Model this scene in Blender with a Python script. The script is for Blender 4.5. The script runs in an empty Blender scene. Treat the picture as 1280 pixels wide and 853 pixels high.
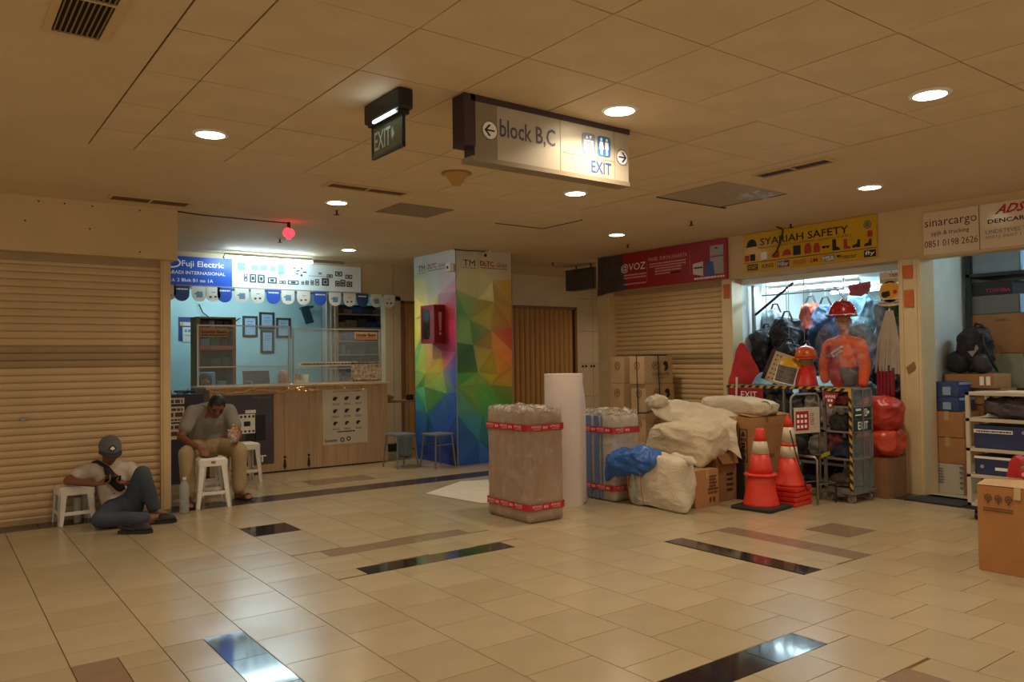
import bpy, bmesh, math, random
from mathutils import Vector, Matrix, noise

# ------------------------------------------------------------------ camera, world, exposure
SC = bpy.context.scene
COL = SC.collection
cam_d = bpy.data.cameras.new('camera')
cam = bpy.data.objects.new('camera', cam_d)
COL.objects.link(cam)
cam_d.sensor_width = 36.0
cam_d.lens = 990.0 / 1280.0 * 36.0
cam_d.clip_start = 0.05
YAW, PITCH, ROLL = (math.radians(a) for a in (53.414, 1.33, -0.7056))
_d = Vector((math.cos(PITCH) * math.cos(YAW), math.cos(PITCH) * math.sin(YAW), math.sin(PITCH)))
_r = Vector((math.sin(YAW), -math.cos(YAW), 0))
_u = _r.cross(_d)
_r2 = _r * math.cos(ROLL) + _u * math.sin(ROLL)
_u2 = _u * math.cos(ROLL) - _r * math.sin(ROLL)
CAM = Vector((0, 0, 1.40))
cam.matrix_world = Matrix(((_r2.x, _u2.x, -_d.x, CAM.x), (_r2.y, _u2.y, -_d.y, CAM.y), (_r2.z, _u2.z, -_d.z, CAM.z), (0, 0, 0, 1)))
SC.camera = cam
SC.view_settings.view_transform = 'Standard'
SC.view_settings.look = 'None'
SC.view_settings.gamma = 1.0
SC.view_settings.use_curve_mapping = False
SC.view_settings.exposure = 0.25
world = bpy.data.worlds.new('mall_ambience')
SC.world = world
world.use_nodes = True
world.node_tree.nodes['Background'].inputs[0].default_value = (1.0, 0.81, 0.62, 1)
world.node_tree.nodes['Background'].inputs[1].default_value = 0.56
DOWN_COL = (1.0, 0.81, 0.62)
DOWN_W = 11.0
COOL = (0.62, 0.88, 1.0)
CEIL = 2.88
DOWNLIGHTS = [(1.475, 5.22), (3.07, 6.83), (4.50, 9.66), (3.32, 3.37), (4.66, 5.30), (6.64, 6.82), (4.58, 2.16), (6.67, 3.68),
              (1.47, 1.60), (3.05, 0.20), (6.67, 0.60), (-0.60, 3.60), (9.9, 9.2)]  # this second row holds unseen downlights, added to light the scene

def camspace(p):
    q = Vector(p) - CAM
    return q.dot(_r2), q.dot(_u2), q.dot(_d)

# ------------------------------------------------------------------ materials
def lin(c):
    return tuple((x / 12.92 if x <= 0.04045 else ((x + 0.055) / 1.055) ** 2.4) for x in c)

def hx(s):
    return tuple(int(s[i:i + 2], 16) / 255.0 for i in (0, 2, 4))

MATS = {}
def mat(name, col, rough=0.6, metal=0.0, var=0.06, scale=6.0, bump=0.0, bscale=40.0, crink=0.0, coat=0.0, spec=0.5, stretch=None, emit=None, es=0.0, alpha=1.0, trans=0.0, attr=None, wear=None):
    if name in MATS:
        return MATS[name]
    m = bpy.data.materials.new(name)
    m.use_nodes = True
    nt = m.node_tree
    bs = nt.nodes['Principled BSDF']
    c = lin(hx(col)) if isinstance(col, str) else col
    bs.inputs['Roughness'].default_value = rough
    bs.inputs['Metallic'].default_value = metal
    bs.inputs['Specular IOR Level'].default_value = spec
    bs.inputs['Coat Weight'].default_value = coat
    bs.inputs['Coat Roughness'].default_value = 0.12
    bs.inputs['Alpha'].default_value = alpha
    bs.inputs['Transmission Weight'].default_value = trans
    tc = nt.nodes.new('ShaderNodeTexCoord')
    mp = nt.nodes.new('ShaderNodeMapping')
    nt.links.new(tc.outputs['Object'], mp.inputs[0])
    if stretch:
        mp.inputs['Scale'].default_value = stretch
    if attr:
        at = nt.nodes.new('ShaderNodeAttribute')
        at.attribute_name = attr
        base = at.outputs['Color']
    else:
        rgb = nt.nodes.new('ShaderNodeRGB')
        rgb.outputs[0].default_value = (*c, 1)
        base = rgb.outputs[0]
    if var > 0:
        n = nt.nodes.new('ShaderNodeTexNoise')
        n.inputs['Scale'].default_value = scale
        n.inputs['Detail'].default_value = 5
        nt.links.new(mp.outputs[0], n.inputs['Vector'])
        mr = nt.nodes.new('ShaderNodeMapRange')
        mr.inputs['From Min'].default_value = 0.3
        mr.inputs['From Max'].default_value = 0.7
        mr.inputs['To Min'].default_value = 1 - var * 1.5
        mr.inputs['To Max'].default_value = 1 + var
        nt.links.new(n.outputs['Fac'], mr.inputs['Value'])
        mx = nt.nodes.new('ShaderNodeMix')
        mx.data_type = 'RGBA'
        mx.blend_type = 'MULTIPLY'
        mx.inputs['Factor'].default_value = 1
        nt.links.new(base, mx.inputs['A'])
        nt.links.new(mr.outputs['Result'], mx.inputs['B'])
        base = mx.outputs['Result']
    if wear:
        n2 = nt.nodes.new('ShaderNodeTexNoise')
        n2.inputs['Scale'].default_value = wear[1]
        n2.inputs['Detail'].default_value = 8
        nt.links.new(tc.outputs['Object'], n2.inputs['Vector'])
        mr2 = nt.nodes.new('ShaderNodeMapRange')
        mr2.inputs['From Min'].default_value = wear[2]
        mr2.inputs['From Max'].default_value = wear[2] + 0.06
        nt.links.new(n2.outputs['Fac'], mr2.inputs['Value'])
        mx2 = nt.nodes.new('ShaderNodeMix')
        mx2.data_type = 'RGBA'
        mx2.inputs['B'].default_value = (*lin(hx(wear[0])), 1)
        nt.links.new(base, mx2.inputs['A'])
        nt.links.new(mr2.outputs['Result'], mx2.inputs['Factor'])
        base = mx2.outputs['Result']
    nt.links.new(base, bs.inputs['Base Color'])
    if bump > 0:
        nb = nt.nodes.new('ShaderNodeTexNoise')
        nb.inputs['Scale'].default_value = bscale
        nb.inputs['Detail'].default_value = 4
        nb.inputs['Distortion'].default_value = crink
        nt.links.new(mp.outputs[0], nb.inputs['Vector'])
        bp = nt.nodes.new('ShaderNodeBump')
        bp.inputs['Strength'].default_value = bump
        bp.inputs['Distance'].default_value = 0.02
        nt.links.new(nb.outputs['Fac'], bp.inputs['Height'])
        nt.links.new(bp.outputs[0], bs.inputs['Normal'])
    if emit:
        bs.inputs['Emission Color'].default_value = (*emit, 1)
        bs.inputs['Emission Strength'].default_value = es
    MATS[name] = m
    return m

def film_mat(name, tint, opac, rough=0.15, bump=0.6, bscale=9.0):
    """thin clear plastic film: mostly see-through with glossy crinkles and highlight streaks put into its opacity"""
    if name in MATS:
        return MATS[name]
    m = bpy.data.materials.new(name)
    m.use_nodes = True
    nt = m.node_tree
    for n in list(nt.nodes):
        nt.nodes.remove(n)
    out = nt.nodes.new('ShaderNodeOutputMaterial')
    mix = nt.nodes.new('ShaderNodeMixShader')
    tr = nt.nodes.new('ShaderNodeBsdfTransparent')
    tr.inputs[0].default_value = (0.96, 0.96, 0.96, 1)
    pb = nt.nodes.new('ShaderNodeBsdfPrincipled')
    pb.inputs['Base Color'].default_value = (*lin(hx(tint)), 1)
    pb.inputs['Roughness'].default_value = rough
    pb.inputs['Specular IOR Level'].default_value = 0.9
    tc = nt.nodes.new('ShaderNodeTexCoord')
    n = nt.nodes.new('ShaderNodeTexNoise')
    n.inputs['Scale'].default_value = bscale
    n.inputs['Detail'].default_value = 6
    n.inputs['Distortion'].default_value = 1.2
    bp = nt.nodes.new('ShaderNodeBump')
    bp.inputs['Strength'].default_value = bump
    bp.inputs['Distance'].default_value = 0.05
    mr = nt.nodes.new('ShaderNodeMapRange')  # streaks of higher opacity stand in for highlights on the film
    mr.inputs['From Min'].default_value = 0.46
    mr.inputs['From Max'].default_value = 0.64
    mr.inputs['To Min'].default_value = opac * 0.5
    mr.inputs['To Max'].default_value = min(1, opac * 2.6)
    L = nt.links.new
    L(tc.outputs['Object'], n.inputs['Vector'])
    L(n.outputs['Fac'], bp.inputs['Height'])
    L(bp.outputs[0], pb.inputs['Normal'])
    L(n.outputs['Fac'], mr.inputs['Value'])
    L(mr.outputs['Result'], mix.inputs[0])
    L(tr.outputs[0], mix.inputs[1])
    L(pb.outputs[0], mix.inputs[2])
    L(mix.outputs[0], out.inputs[0])
    MATS[name] = m
    return m

def emit_mat(name, col, es):
    if name in MATS:
        return MATS[name]
    m = bpy.data.materials.new(name)
    m.use_nodes = True
    nt = m.node_tree
    for n in list(nt.nodes):
        nt.nodes.remove(n)
    out = nt.nodes.new('ShaderNodeOutputMaterial')
    e = nt.nodes.new('ShaderNodeEmission')
    e.inputs[0].default_value = (*col, 1)
    e.inputs[1].default_value = es
    nt.links.new(e.outputs[0], out.inputs[0])
    MATS[name] = m
    return m

# ------------------------------------------------------------------ mesh helpers
WL = {}
def frame(o, r, u):
    """matrix: local x = r, local y = u, local z = r x u (towards the viewer)"""
    r = Vector(r).normalized(); u = Vector(u).normalized(); n = r.cross(u); o = Vector(o)
    return Matrix(((r.x, u.x, n.x, o.x), (r.y, u.y, n.y, o.y), (r.z, u.z, n.z, o.z), (0, 0, 0, 1)))

def place(x, y, z=0.0, rz=0.0, rx=0.0, ry=0.0):
    return Matrix.Translation((x, y, z)) @ Matrix.Rotation(rz, 4, 'Z') @ Matrix.Rotation(ry, 4, 'Y') @ Matrix.Rotation(rx, 4, 'X')

class MB:
    def __init__(s, xf=None):
        s.v = []; s.f = []; s.m = []; s.xf = xf or Matrix(); s.fc = None
    def add(s, vs, fs, mi=0):
        b = len(s.v)
        s.v += [s.xf @ Vector(p) for p in vs]
        s.f += [tuple(i + b for i in f) for f in fs]
        s.m += [mi] * len(fs)
        return s
    def box(s, x0, x1, y0, y1, z0, z1, mi=0):
        return s.add([(x0, y0, z0), (x1, y0, z0), (x1, y1, z0), (x0, y1, z0), (x0, y0, z1), (x1, y0, z1), (x1, y1, z1), (x0, y1, z1)],
                     [(0, 3, 2, 1), (4, 5, 6, 7), (0, 1, 5, 4), (1, 2, 6, 5), (2, 3, 7, 6), (3, 0, 4, 7)], mi)
    def rbox(s, x0, x1, y0, y1, z0, z1, r=0.01, seg=2, mi=0):
        bm = bmesh.new()
        bmesh.ops.create_cube(bm, size=1)
        for v in bm.verts:
            v.co = Vector(((x0 + x1) / 2 + v.co.x * (x1 - x0), (y0 + y1) / 2 + v.co.y * (y1 - y0), (z0 + z1) / 2 + v.co.z * (z1 - z0)))
        bmesh.ops.bevel(bm, geom=bm.edges[:] + bm.verts[:], offset=r, segments=seg, affect='EDGES', profile=0.5)
        bm.verts.index_update()
        s.add([v.co.copy() for v in bm.verts], [tuple(v.index for v in f.verts) for f in bm.faces], mi)
        bm.free()
        return s
    def cyl(s, p0, p1, r0, r1=None, n=12, mi=0, caps=True):
        p0 = Vector(p0); p1 = Vector(p1); r1 = r0 if r1 is None else r1
        d = (p1 - p0).normalized()
        a = d.orthogonal().normalized(); b = d.cross(a)
        vs = []
        for p, r in ((p0, r0), (p1, r1)):
            for i in range(n):
                t = 2 * math.pi * i / n
                vs.append(p + (a * math.cos(t) + b * math.sin(t)) * r)
        fs = [(i, (i + 1) % n, n + (i + 1) % n, n + i) for i in range(n)]
        if caps:
            fs += [tuple(reversed(range(n))), tuple(range(n, 2 * n))]
        return s.add(vs, fs, mi)
    def tube(s, pts, r, n=6, mi=0):
        pts = [Vector(p) for p in pts]
        vs = []
        a = None
        for i, p in enumerate(pts):
            d = (pts[min(i + 1, len(pts) - 1)] - pts[max(i - 1, 0)]).normalized()
            a = (a - d * a.dot(d)).normalized() if a is not None and (a - d * a.dot(d)).length > 1e-4 else d.orthogonal().normalized()
            b = d.cross(a)
            rr = r[i] if isinstance(r, (list, tuple)) else r
            for k in range(n):
                t = 2 * math.pi * k / n
                vs.append(p + (a * math.cos(t) + b * math.sin(t)) * rr)
        fs = []
        for i in range(len(pts) - 1):
            for k in range(n):
                fs.append((i * n + k, i * n + (k + 1) % n, (i + 1) * n + (k + 1) % n, (i + 1) * n + k))
        fs += [tuple(reversed(range(n))), tuple(range((len(pts) - 1) * n, len(pts) * n))]
        return s.add(vs, fs, mi)
    def lathe(s, prof, n=24, c=(0, 0), mi=0, sq=None):
        vs = []
        for r, z in prof:
            for i in range(n):
                t = 2 * math.pi * i / n
                k = 1.0
                if sq:
                    k = 1.0 / (abs(math.cos(t)) ** sq + abs(math.sin(t)) ** sq) ** (1.0 / sq)
                vs.append((c[0] + math.cos(t) * r * k, c[1] + math.sin(t) * r * k, z))
        fs = []
        for j in range(len(prof) - 1):
            for i in range(n):
                fs.append((j * n + i, j * n + (i + 1) % n, (j + 1) * n + (i + 1) % n, (j + 1) * n + i))
        fs += [tuple(reversed(range(n))), tuple(range((len(prof) - 1) * n, len(prof) * n))]
        return s.add(vs, fs, mi)
    def sphere(s, c, r, nu=14, nv=9, mi=0):
        r = r if isinstance(r, (tuple, list, Vector)) else (r, r, r)
        vs = [(c[0], c[1], c[2] - r[2])]
        for j in range(1, nv):
            ph = -math.pi / 2 + math.pi * j / nv
            for i in range(nu):
                t = 2 * math.pi * i / nu
                vs.append((c[0] + r[0] * math.cos(ph) * math.cos(t), c[1] + r[1] * math.cos(ph) * math.sin(t), c[2] + r[2] * math.sin(ph)))
        vs.append((c[0], c[1], c[2] + r[2]))
        fs = [(0, 1 + (i + 1) % nu, 1 + i) for i in range(nu)]
        for j in range(nv - 2):
            for i in range(nu):
                a = 1 + j * nu
                fs.append((a + i, a + (i + 1) % nu, a + nu + (i + 1) % nu, a + nu + i))
        l = len(vs) - 1
        a = 1 + (nv - 2) * nu
        fs += [(a + i, a + (i + 1) % nu, l) for i in range(nu)]
        return s.add(vs, fs, mi)
    def prism(s, pts, n0, n1, mi=0):
        k = len(pts)
        vs = [(p[0], p[1], n0) for p in pts] + [(p[0], p[1], n1) for p in pts]
        ar = sum(pts[i][0] * pts[(i + 1) % k][1] - pts[(i + 1) % k][0] * pts[i][1] for i in range(k))
        fs = [tuple(reversed(range(k))), tuple(range(k, 2 * k))] + [(i, (i + 1) % k, k + (i + 1) % k, k + i) for i in range(k)]
        if ar < 0:
            fs = [tuple(reversed(f)) for f in fs]
        return s.add(vs, fs, mi)
    def disc(s, u, v, r, n0, n1, n=20, mi=0, ry=None):
        ry = r if ry is None else ry
        return s.prism([(u + r * math.cos(2 * math.pi * i / n), v + ry * math.sin(2 * math.pi * i / n)) for i in range(n)], n0, n1, mi)
    def ring(s, u, v, r, w, n0, n1, n=24, ry=None, mi=0):
        ry = r if ry is None else ry
        vs = []
        for z in (n0, n1):
            for k in (0, 1):
                for i in range(n):
                    t = 2 * math.pi * i / n
                    vs.append((u + (r - w * k) * math.cos(t), v + (ry - w * k) * math.sin(t), z))
        fs = []
        for i in range(n):
            j = (i + 1) % n
            fs += [(2 * n + i, 2 * n + j, 3 * n + j, 3 * n + i), (i, j, 2 * n + j, 2 * n + i), (3 * n + i, 3 * n + j, n + j, n + i)]
        return s.add(vs, fs, mi)
    def frame4(s, x0, x1, y0, y1, w, n0, n1, mi=0):
        s.box(x0, x1, y1 - w, y1, n0, n1, mi); s.box(x0, x1, y0, y0 + w, n0, n1, mi)
        s.box(x0, x0 + w, y0 + w, y1 - w, n0, n1, mi); s.box(x1 - w, x1, y0 + w, y1 - w, n0, n1, mi)
        return s
    def build(s, name, material, parent=None, smooth=False, label=None, cat=None, group=None, kind=None, at=None, sharp=None):
        vs = s.v
        lo = [min(p[i] for p in vs) for i in range(3)]
        hi = [max(p[i] for p in vs) for i in range(3)]
        loc = Vector(at) if at else Vector(((lo[0] + hi[0]) / 2, (lo[1] + hi[1]) / 2, lo[2]))
        me = bpy.data.meshes.new(name)
        me.from_pydata([tuple(p - loc) for p in vs], [], s.f)
        for mm in (material if isinstance(material, (list, tuple)) else [material]):
            me.materials.append(mm)
        if any(s.m):
            me.polygons.foreach_set('material_index', s.m)
        if smooth:
            me.polygons.foreach_set('use_smooth', [True] * len(me.polygons))
            if sharp:
                me.set_sharp_from_angle(angle=math.radians(sharp))
        if s.fc:
            ca = me.color_attributes.new('print', 'FLOAT_COLOR', 'CORNER')
            k = 0
            for pi, p in enumerate(me.polygons):
                for q in range(len(p.vertices)):
                    ca.data[k].color = (*s.fc[pi][q], 1)
                    k += 1
        me.update()
        return link(name, me, loc, parent, label, cat, group, kind)

def link(name, me, loc, parent=None, label=None, cat=None, group=None, kind=None):
    o = bpy.data.objects.new(name, me)
    COL.objects.link(o)
    o.location = loc
    WL[o.name] = Vector(loc)
    if parent is not None:
        o.parent = parent
        o.matrix_parent_inverse = Matrix.Translation(-WL[parent.name])
    if label: o['label'] = label
    if cat: o['category'] = cat
    if group: o['group'] = group
    if kind: o['kind'] = kind
    return o

def thing(name, label, cat, loc, group=None, kind=None):
    o = link(name, None, Vector(loc), None, label, cat, group, kind)
    o.empty_display_size = 0.1
    return o

def inst(o, off, parent, rot=None):
    c = link(o.name.split('.')[0], o.data, WL[o.name] + Vector(off), parent)
    if rot: c.rotation_euler = rot
    return c

def copy_tree(root, loc, label, rz=0.0, group=None):
    c = root.copy(); COL.objects.link(c)
    c.location = loc; c.rotation_euler = (0, 0, rz); c['label'] = label
    if group: c['group'] = group
    for ch in list(root.children):
        d = ch.copy(); COL.objects.link(d); d.parent = c
        for g in list(ch.children):
            e = g.copy(); COL.objects.link(e); e.parent = d
    return c

def text(s, xf, u0, u1, v0, v1, material, parent, n=0.002, depth=0.0015, keep=False, bold=0.0, name='lettering', shear=0.0, align='C'):
    """lettering as a mesh, fitted into the rectangle u0..u1, v0..v1 of the plane xf"""
    cu = bpy.data.curves.new('t', 'FONT')
    cu.body = s
    cu.extrude = 0.0
    cu.offset = bold
    cu.shear = shear
    cu.resolution_u = 2
    ob = bpy.data.objects.new('t', cu)
    COL.objects.link(ob)
    me = bpy.data.meshes.new_from_object(ob)
    bpy.data.objects.remove(ob)
    bpy.data.curves.remove(cu)
    xs = [v.co.x for v in me.vertices]; ys = [v.co.y for v in me.vertices]
    x0, x1, y0, y1 = min(xs), max(xs), min(ys), max(ys)
    sx = (u1 - u0) / (x1 - x0); sy = (v1 - v0) / max(1e-6, y1 - y0)
    if keep: sx = min(sx, sy); sy = sx
    mb = MB(xf)
    ox = u0 if align == 'L' else (u0 + u1) / 2 - (x1 - x0) * sx / 2
    mb.add([(ox + (v.co.x - x0) * sx, v0 + (v.co.y - y0) * sy, n + depth) for v in me.vertices], [tuple(p.vertices) for p in me.polygons])
    bpy.data.meshes.remove(me)
    return mb.build(name, material, parent)

def lines(rows, xf, u0, u1, material, parent, n=0.002, seed=1, h=0.35):
    """small unreadable print: rows of short dashes, one mesh"""
    rnd = random.Random(seed)
    mb = MB(xf)
    for v, hh in rows:
        u = u0
        while u < u1 - 0.01:
            w = min(rnd.uniform(0.5, 2.2) * hh, u1 - u)
            mb.box(u, u + w, v, v + hh, n, n + 0.001)
            u += w + hh * 0.35
    return mb.build('fine_print', material, parent, kind='stuff')

def remesh(mb, voxel, smooth_it=4, smooth_f=0.5, name='skin'):
    me = bpy.data.meshes.new('r')
    me.from_pydata([tuple(p) for p in mb.v], [], mb.f)
    ob = bpy.data.objects.new('r', me)
    COL.objects.link(ob)
    md = ob.modifiers.new('r', 'REMESH'); md.mode = 'VOXEL'; md.voxel_size = voxel; md.use_smooth_shade = True
    if smooth_it:
        sm = ob.modifiers.new('s', 'SMOOTH'); sm.iterations = smooth_it; sm.factor = smooth_f
    dg = bpy.context.evaluated_depsgraph_get()
    out = bpy.data.meshes.new_from_object(ob.evaluated_get(dg))
    bpy.data.objects.remove(ob)
    bpy.data.meshes.remove(me)
    r = MB()
    r.v = [v.co.copy() for v in out.vertices]
    r.f = [tuple(p.vertices) for p in out.polygons]
    r.m = [0] * len(r.f)
    bpy.data.meshes.remove(out)
    return r

def caps(mb, chain, n=12):
    """tapered capsules along a chain of ((x, y, z), radius)"""
    for (p, r) in chain:
        mb.sphere(p, r, n, 8)
    for (p, r), (q, t) in zip(chain, chain[1:]):
        mb.cyl(p, q, r, t, n)
    return mb

def soft(c, rad, sq=2.6, amp=0.04, fs=3.0, seed=0, rz=0.0, nu=44, nv=26, flat=0.0, ridge=0.0, rfs=6.0, fold=(1, 1, 1), tilt=0.0, wr=0.0, wfs=5.0, pulls=()):
    """a stuffed cloth shape: superellipsoid with lumps and folds"""
    mb = MB(place(c[0], c[1], c[2], rz, tilt))
    off = Vector((seed * 7.3, seed * 3.1, seed * 1.7))
    def sp(w, m):
        return math.copysign(abs(w) ** m, w)
    e = 2.0 / sq
    def pt(ph, t):
        x = rad[0] * sp(math.cos(ph), e) * sp(math.cos(t), e)
        y = rad[1] * sp(math.cos(ph), e) * sp(math.sin(t), e)
        z = rad[2] * sp(math.sin(ph), e)
        p = Vector((x, y, z))
        q = p + off
        d = noise.noise(q * fs) * amp + noise.noise(q * fs * 2.3) * amp * 0.45
        if ridge:
            q2 = Vector((q.x * fold[0], q.y * fold[1], q.z * fold[2])) * rfs
            q2 += Vector((noise.noise(q * 2.0), noise.noise(q * 2.0 + Vector((9, 0, 0))), 0)) * 1.5
            d += (abs(noise.noise(q2)) * 2 - 0.5) * ridge
        if wr:
            qw = q + Vector((noise.noise(q * 2.6), noise.noise(q * 2.6 + Vector((5, 1, 0))), noise.noise(q * 2.6 + Vector((0, 7, 2))))) * 0.09
            qa = Vector((qw.x * fold[0], qw.y * fold[1], qw.z * fold[2])) * wfs
            qb = Vector((qw.y * fold[1], qw.z * fold[2], qw.x * fold[0])) * wfs * 2.1 + Vector((3, 8, 1))
            d += wr * (max(0, 1 - abs(noise.noise(qa)) * 2.2) ** 2.5 - 0.35) + wr * 0.55 * (max(0, 1 - abs(noise.noise(qb)) * 2.2) ** 2.5 - 0.35)
        nn = Vector((x / rad[0] ** 2, y / rad[1] ** 2, z / rad[2] ** 2))
        nn = nn.normalized() if nn.length > 1e-6 else Vector((0, 0, 1))
        p = p + nn * d
        for (pc, pv, pr) in pulls:
            k_ = max(0.0, 1 - (p - Vector(pc)).length / pr)
            p = p + Vector(pv) * k_ * k_
        if flat and p.z < -rad[2] * flat:
            p.z = -rad[2] * flat
        return p
    vs = [pt(-math.pi / 2, 0)]
    for j in range(1, nv):
        for i in range(nu):
            vs.append(pt(-math.pi / 2 + math.pi * j / nv, 2 * math.pi * i / nu))
    vs.append(pt(math.pi / 2, 0))
    fs_ = [(0, 1 + (i + 1) % nu, 1 + i) for i in range(nu)]
    for j in range(nv - 2):
        a = 1 + j * nu
        for i in range(nu):
            fs_.append((a + i, a + (i + 1) % nu, a + nu + (i + 1) % nu, a + nu + i))
    a = 1 + (nv - 2) * nu
    fs_ += [(a + i, a + (i + 1) % nu, len(vs) - 1) for i in range(nu)]
    mb.add(vs, fs_)
    return mb

def facing_x(X, Y, Z):      # plane that looks towards -x, local x runs towards -y
    return frame((X, Y, Z), (0, -1, 0), (0, 0, 1))
def facing_y(X, Y, Z):      # plane that looks towards -y, local x runs towards +x
    return frame((X, Y, Z), (1, 0, 0), (0, 0, 1))

# common materials
M_CREAM = mat('cream_paint', 'ceb283', 0.55, var=0.04, scale=2.0)
M_CEIL = mat('ceiling_paint', 'd6bf98', 0.75, var=0.05, scale=1.3, wear=('a98f66', 2.2, 0.74))
M_PANEL = mat('ceiling_board', 'd8c19a', 0.7, var=0.05, scale=3.0, wear=('bfa878', 3.0, 0.73))
M_DARKGAP = mat('dark_gap', '2a1c10', 0.9, var=0.1)
M_SHUT = mat('shutter_paint', 'cbae80', 0.45, var=0.05, scale=4.0, metal=0.0)
M_SHUT2 = mat('shutter_paint_worn', 'a58a62', 0.5, var=0.06, scale=4.0)
M_WHITEP = mat('white_plastic', 'e6e2d8', 0.4, var=0.03)
M_BLACK = mat('black_plastic', '161414', 0.45, var=0.1)
M_CARD = mat('cardboard', 'a9794a', 0.8, var=0.07, scale=7.0, bump=0.05, bscale=60)
M_CARD2 = mat('cardboard_dark', '8d623a', 0.85, var=0.08, scale=7.0)
M_CARD3 = mat('cardboard_pale', 'b99a70', 0.8, var=0.07, scale=5.0)
M_TAPE = mat('packing_tape', 'b59a6a', 0.25, var=0.05)
M_STEEL = mat('steel', '8f8d88', 0.35, metal=0.85, var=0.05)
M_GREY = mat('grey_paint', '8d8b84', 0.5, var=0.05)
M_INK = mat('print_black', '1c1a1a', 0.6, var=0.0)
M_INKB = mat('print_blue', '1d2f78', 0.5, var=0.0)
M_INKW = mat('print_white', 'f2f0ea', 0.5, var=0.0)
M_INKR = mat('print_red', 'a3161c', 0.5, var=0.0)
M_INKG = mat('print_grey', '6f6a62', 0.6, var=0.0)
M_BLUE = mat('print_panel_blue', '1c4fb4', 0.4, var=0.03)
# ------------------------------------------------------------------ the setting: floor
TW = 0.397
GX0 = 0.548
INLAYS = [  # x0, x1, y0, y1, material key
    (2.35, 3.55, 4.77, 4.97, 'black'), (2.35, 3.55, 5.37, 5.57, 'brown'), (2.136, 2.533, 6.38, 6.77, 'black'),
    (3.55, 4.34, 8.58, 8.98, 'brown'), (4.535, 4.725, 2.99, 4.19, 'black'), (5.13, 5.34, 2.99, 4.18, 'brown'), (5.72, 6.10, 3.38, 3.76, 'brown'),
    (1.143, 1.342, 2.61, 4.2, 'black'), (2.336, 3.527, 2.21, 2.41, 'black'), (0.548, 0.747, 3.0, 4.2, 'brown'), (3.325, 3.527, 1.43, 1.83, 'brown'),
    (-3.2, 8.0, 7.885, 8.24, 'strip'), (7.57, 7.95, -1.0, 7.885, 'strip')]
M_TILE = [mat('floor_tile_%s' % c, c, 0.23, var=0.05, scale=2.5, spec=0.45) for c in ('a89977', 'ac9d7b', 'a59674')]
M_TBLACK = mat('floor_tile_black', '2a2526', 0.07, var=0.08, scale=9, spec=0.6)
M_TBROWN = mat('floor_tile_brown', '86705a', 0.2, var=0.06, scale=9)
M_TSTRIP = mat('floor_strip_dark', '3d332e', 0.22, var=0.08, scale=9)
M_GROUT = mat('grout', '6b4f30', 0.9, var=0.05)
floor = MB().box(-4, 12, -3, 15, -0.06, -0.006).build('floor', M_GROUT, kind='structure', label='cream tiled mall floor with dark inlaid strips')
M_DUST = mat('floor_inner', 'b0a48c', 0.3, var=0.05)

def subtract(rects, cut):
    out = []
    for (a, b, c, d) in rects:
        x0, x1, y0, y1 = max(a, cut[0]), min(b, cut[1]), max(c, cut[2]), min(d, cut[3])
        if x0 >= x1 - 1e-4 or y0 >= y1 - 1e-4:
            out.append((a, b, c, d)); continue
        if c < y0: out.append((a, b, c, y0))
        if y1 < d: out.append((a, b, y1, d))
        if a < x0: out.append((a, x0, y0, y1))
        if x1 < b: out.append((x1, b, y0, y1))
    return [r for r in out if r[1] - r[0] > 0.03 and r[3] - r[2] > 0.03]

tiles = []
rnd = random.Random(4)
for k in range(-10, 27):
    x0 = GX0 + TW * k
    base = 4.0 if k % 2 == 0 else 3.80
    for j in range(-18, 20):
        y0 = base + TW * j
        cx, cy = x0 + TW / 2, y0 + TW / 2
        if cy > 11.0 or cx > 10.2 or cy < -2.8 or (cx > 7.9 and cy < 8.6): continue
        rs = [(x0, x0 + TW, y0, y0 + TW)]
        for c in INLAYS: rs = subtract(rs, c)
        for r in rs: tiles.append((r, rnd.choice(M_TILE)))
for (a, b, c, d, key) in INLAYS:
    mm = {'black': M_TBLACK, 'brown': M_TBROWN, 'strip': M_TSTRIP}[key]
    lx, ly = b - a, d - c
    step = 0.397 if key != 'strip' else 0.8
    nx = max(1, round(lx / step)) if lx >= ly else 1
    ny = max(1, round(ly / step)) if ly > lx else 1
    for i in range(nx):
        for j in range(ny):
            tiles.append(((a + lx * i / nx, a + lx * (i + 1) / nx, c + ly * j / ny, c + ly * (j + 1) / ny), mm))
def seen(r):
    best = None
    for px, py in ((r[0], r[2]), (r[1], r[2]), (r[0], r[3]), (r[1], r[3]), ((r[0] + r[1]) / 2, (r[2] + r[3]) / 2)):
        X, Y, Zc = camspace((px, py, 0))
        if Zc > 0.3 and abs(X / Zc) * 990 < 640 and abs(Y / Zc) * 990 < 427:
            best = Zc if best is None else min(best, Zc)
    return best
vis, rest = [], []
for r, mm in tiles:
    s = seen(r)
    (vis if s else rest).append((s or 99, r, mm))
vis.sort(key=lambda t: t[0] ** 3 / ((t[1][1] - t[1][0]) * (t[1][3] - t[1][2])))
rest += vis[290:]
G = 0.0022
tile_cache = {}
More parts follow.
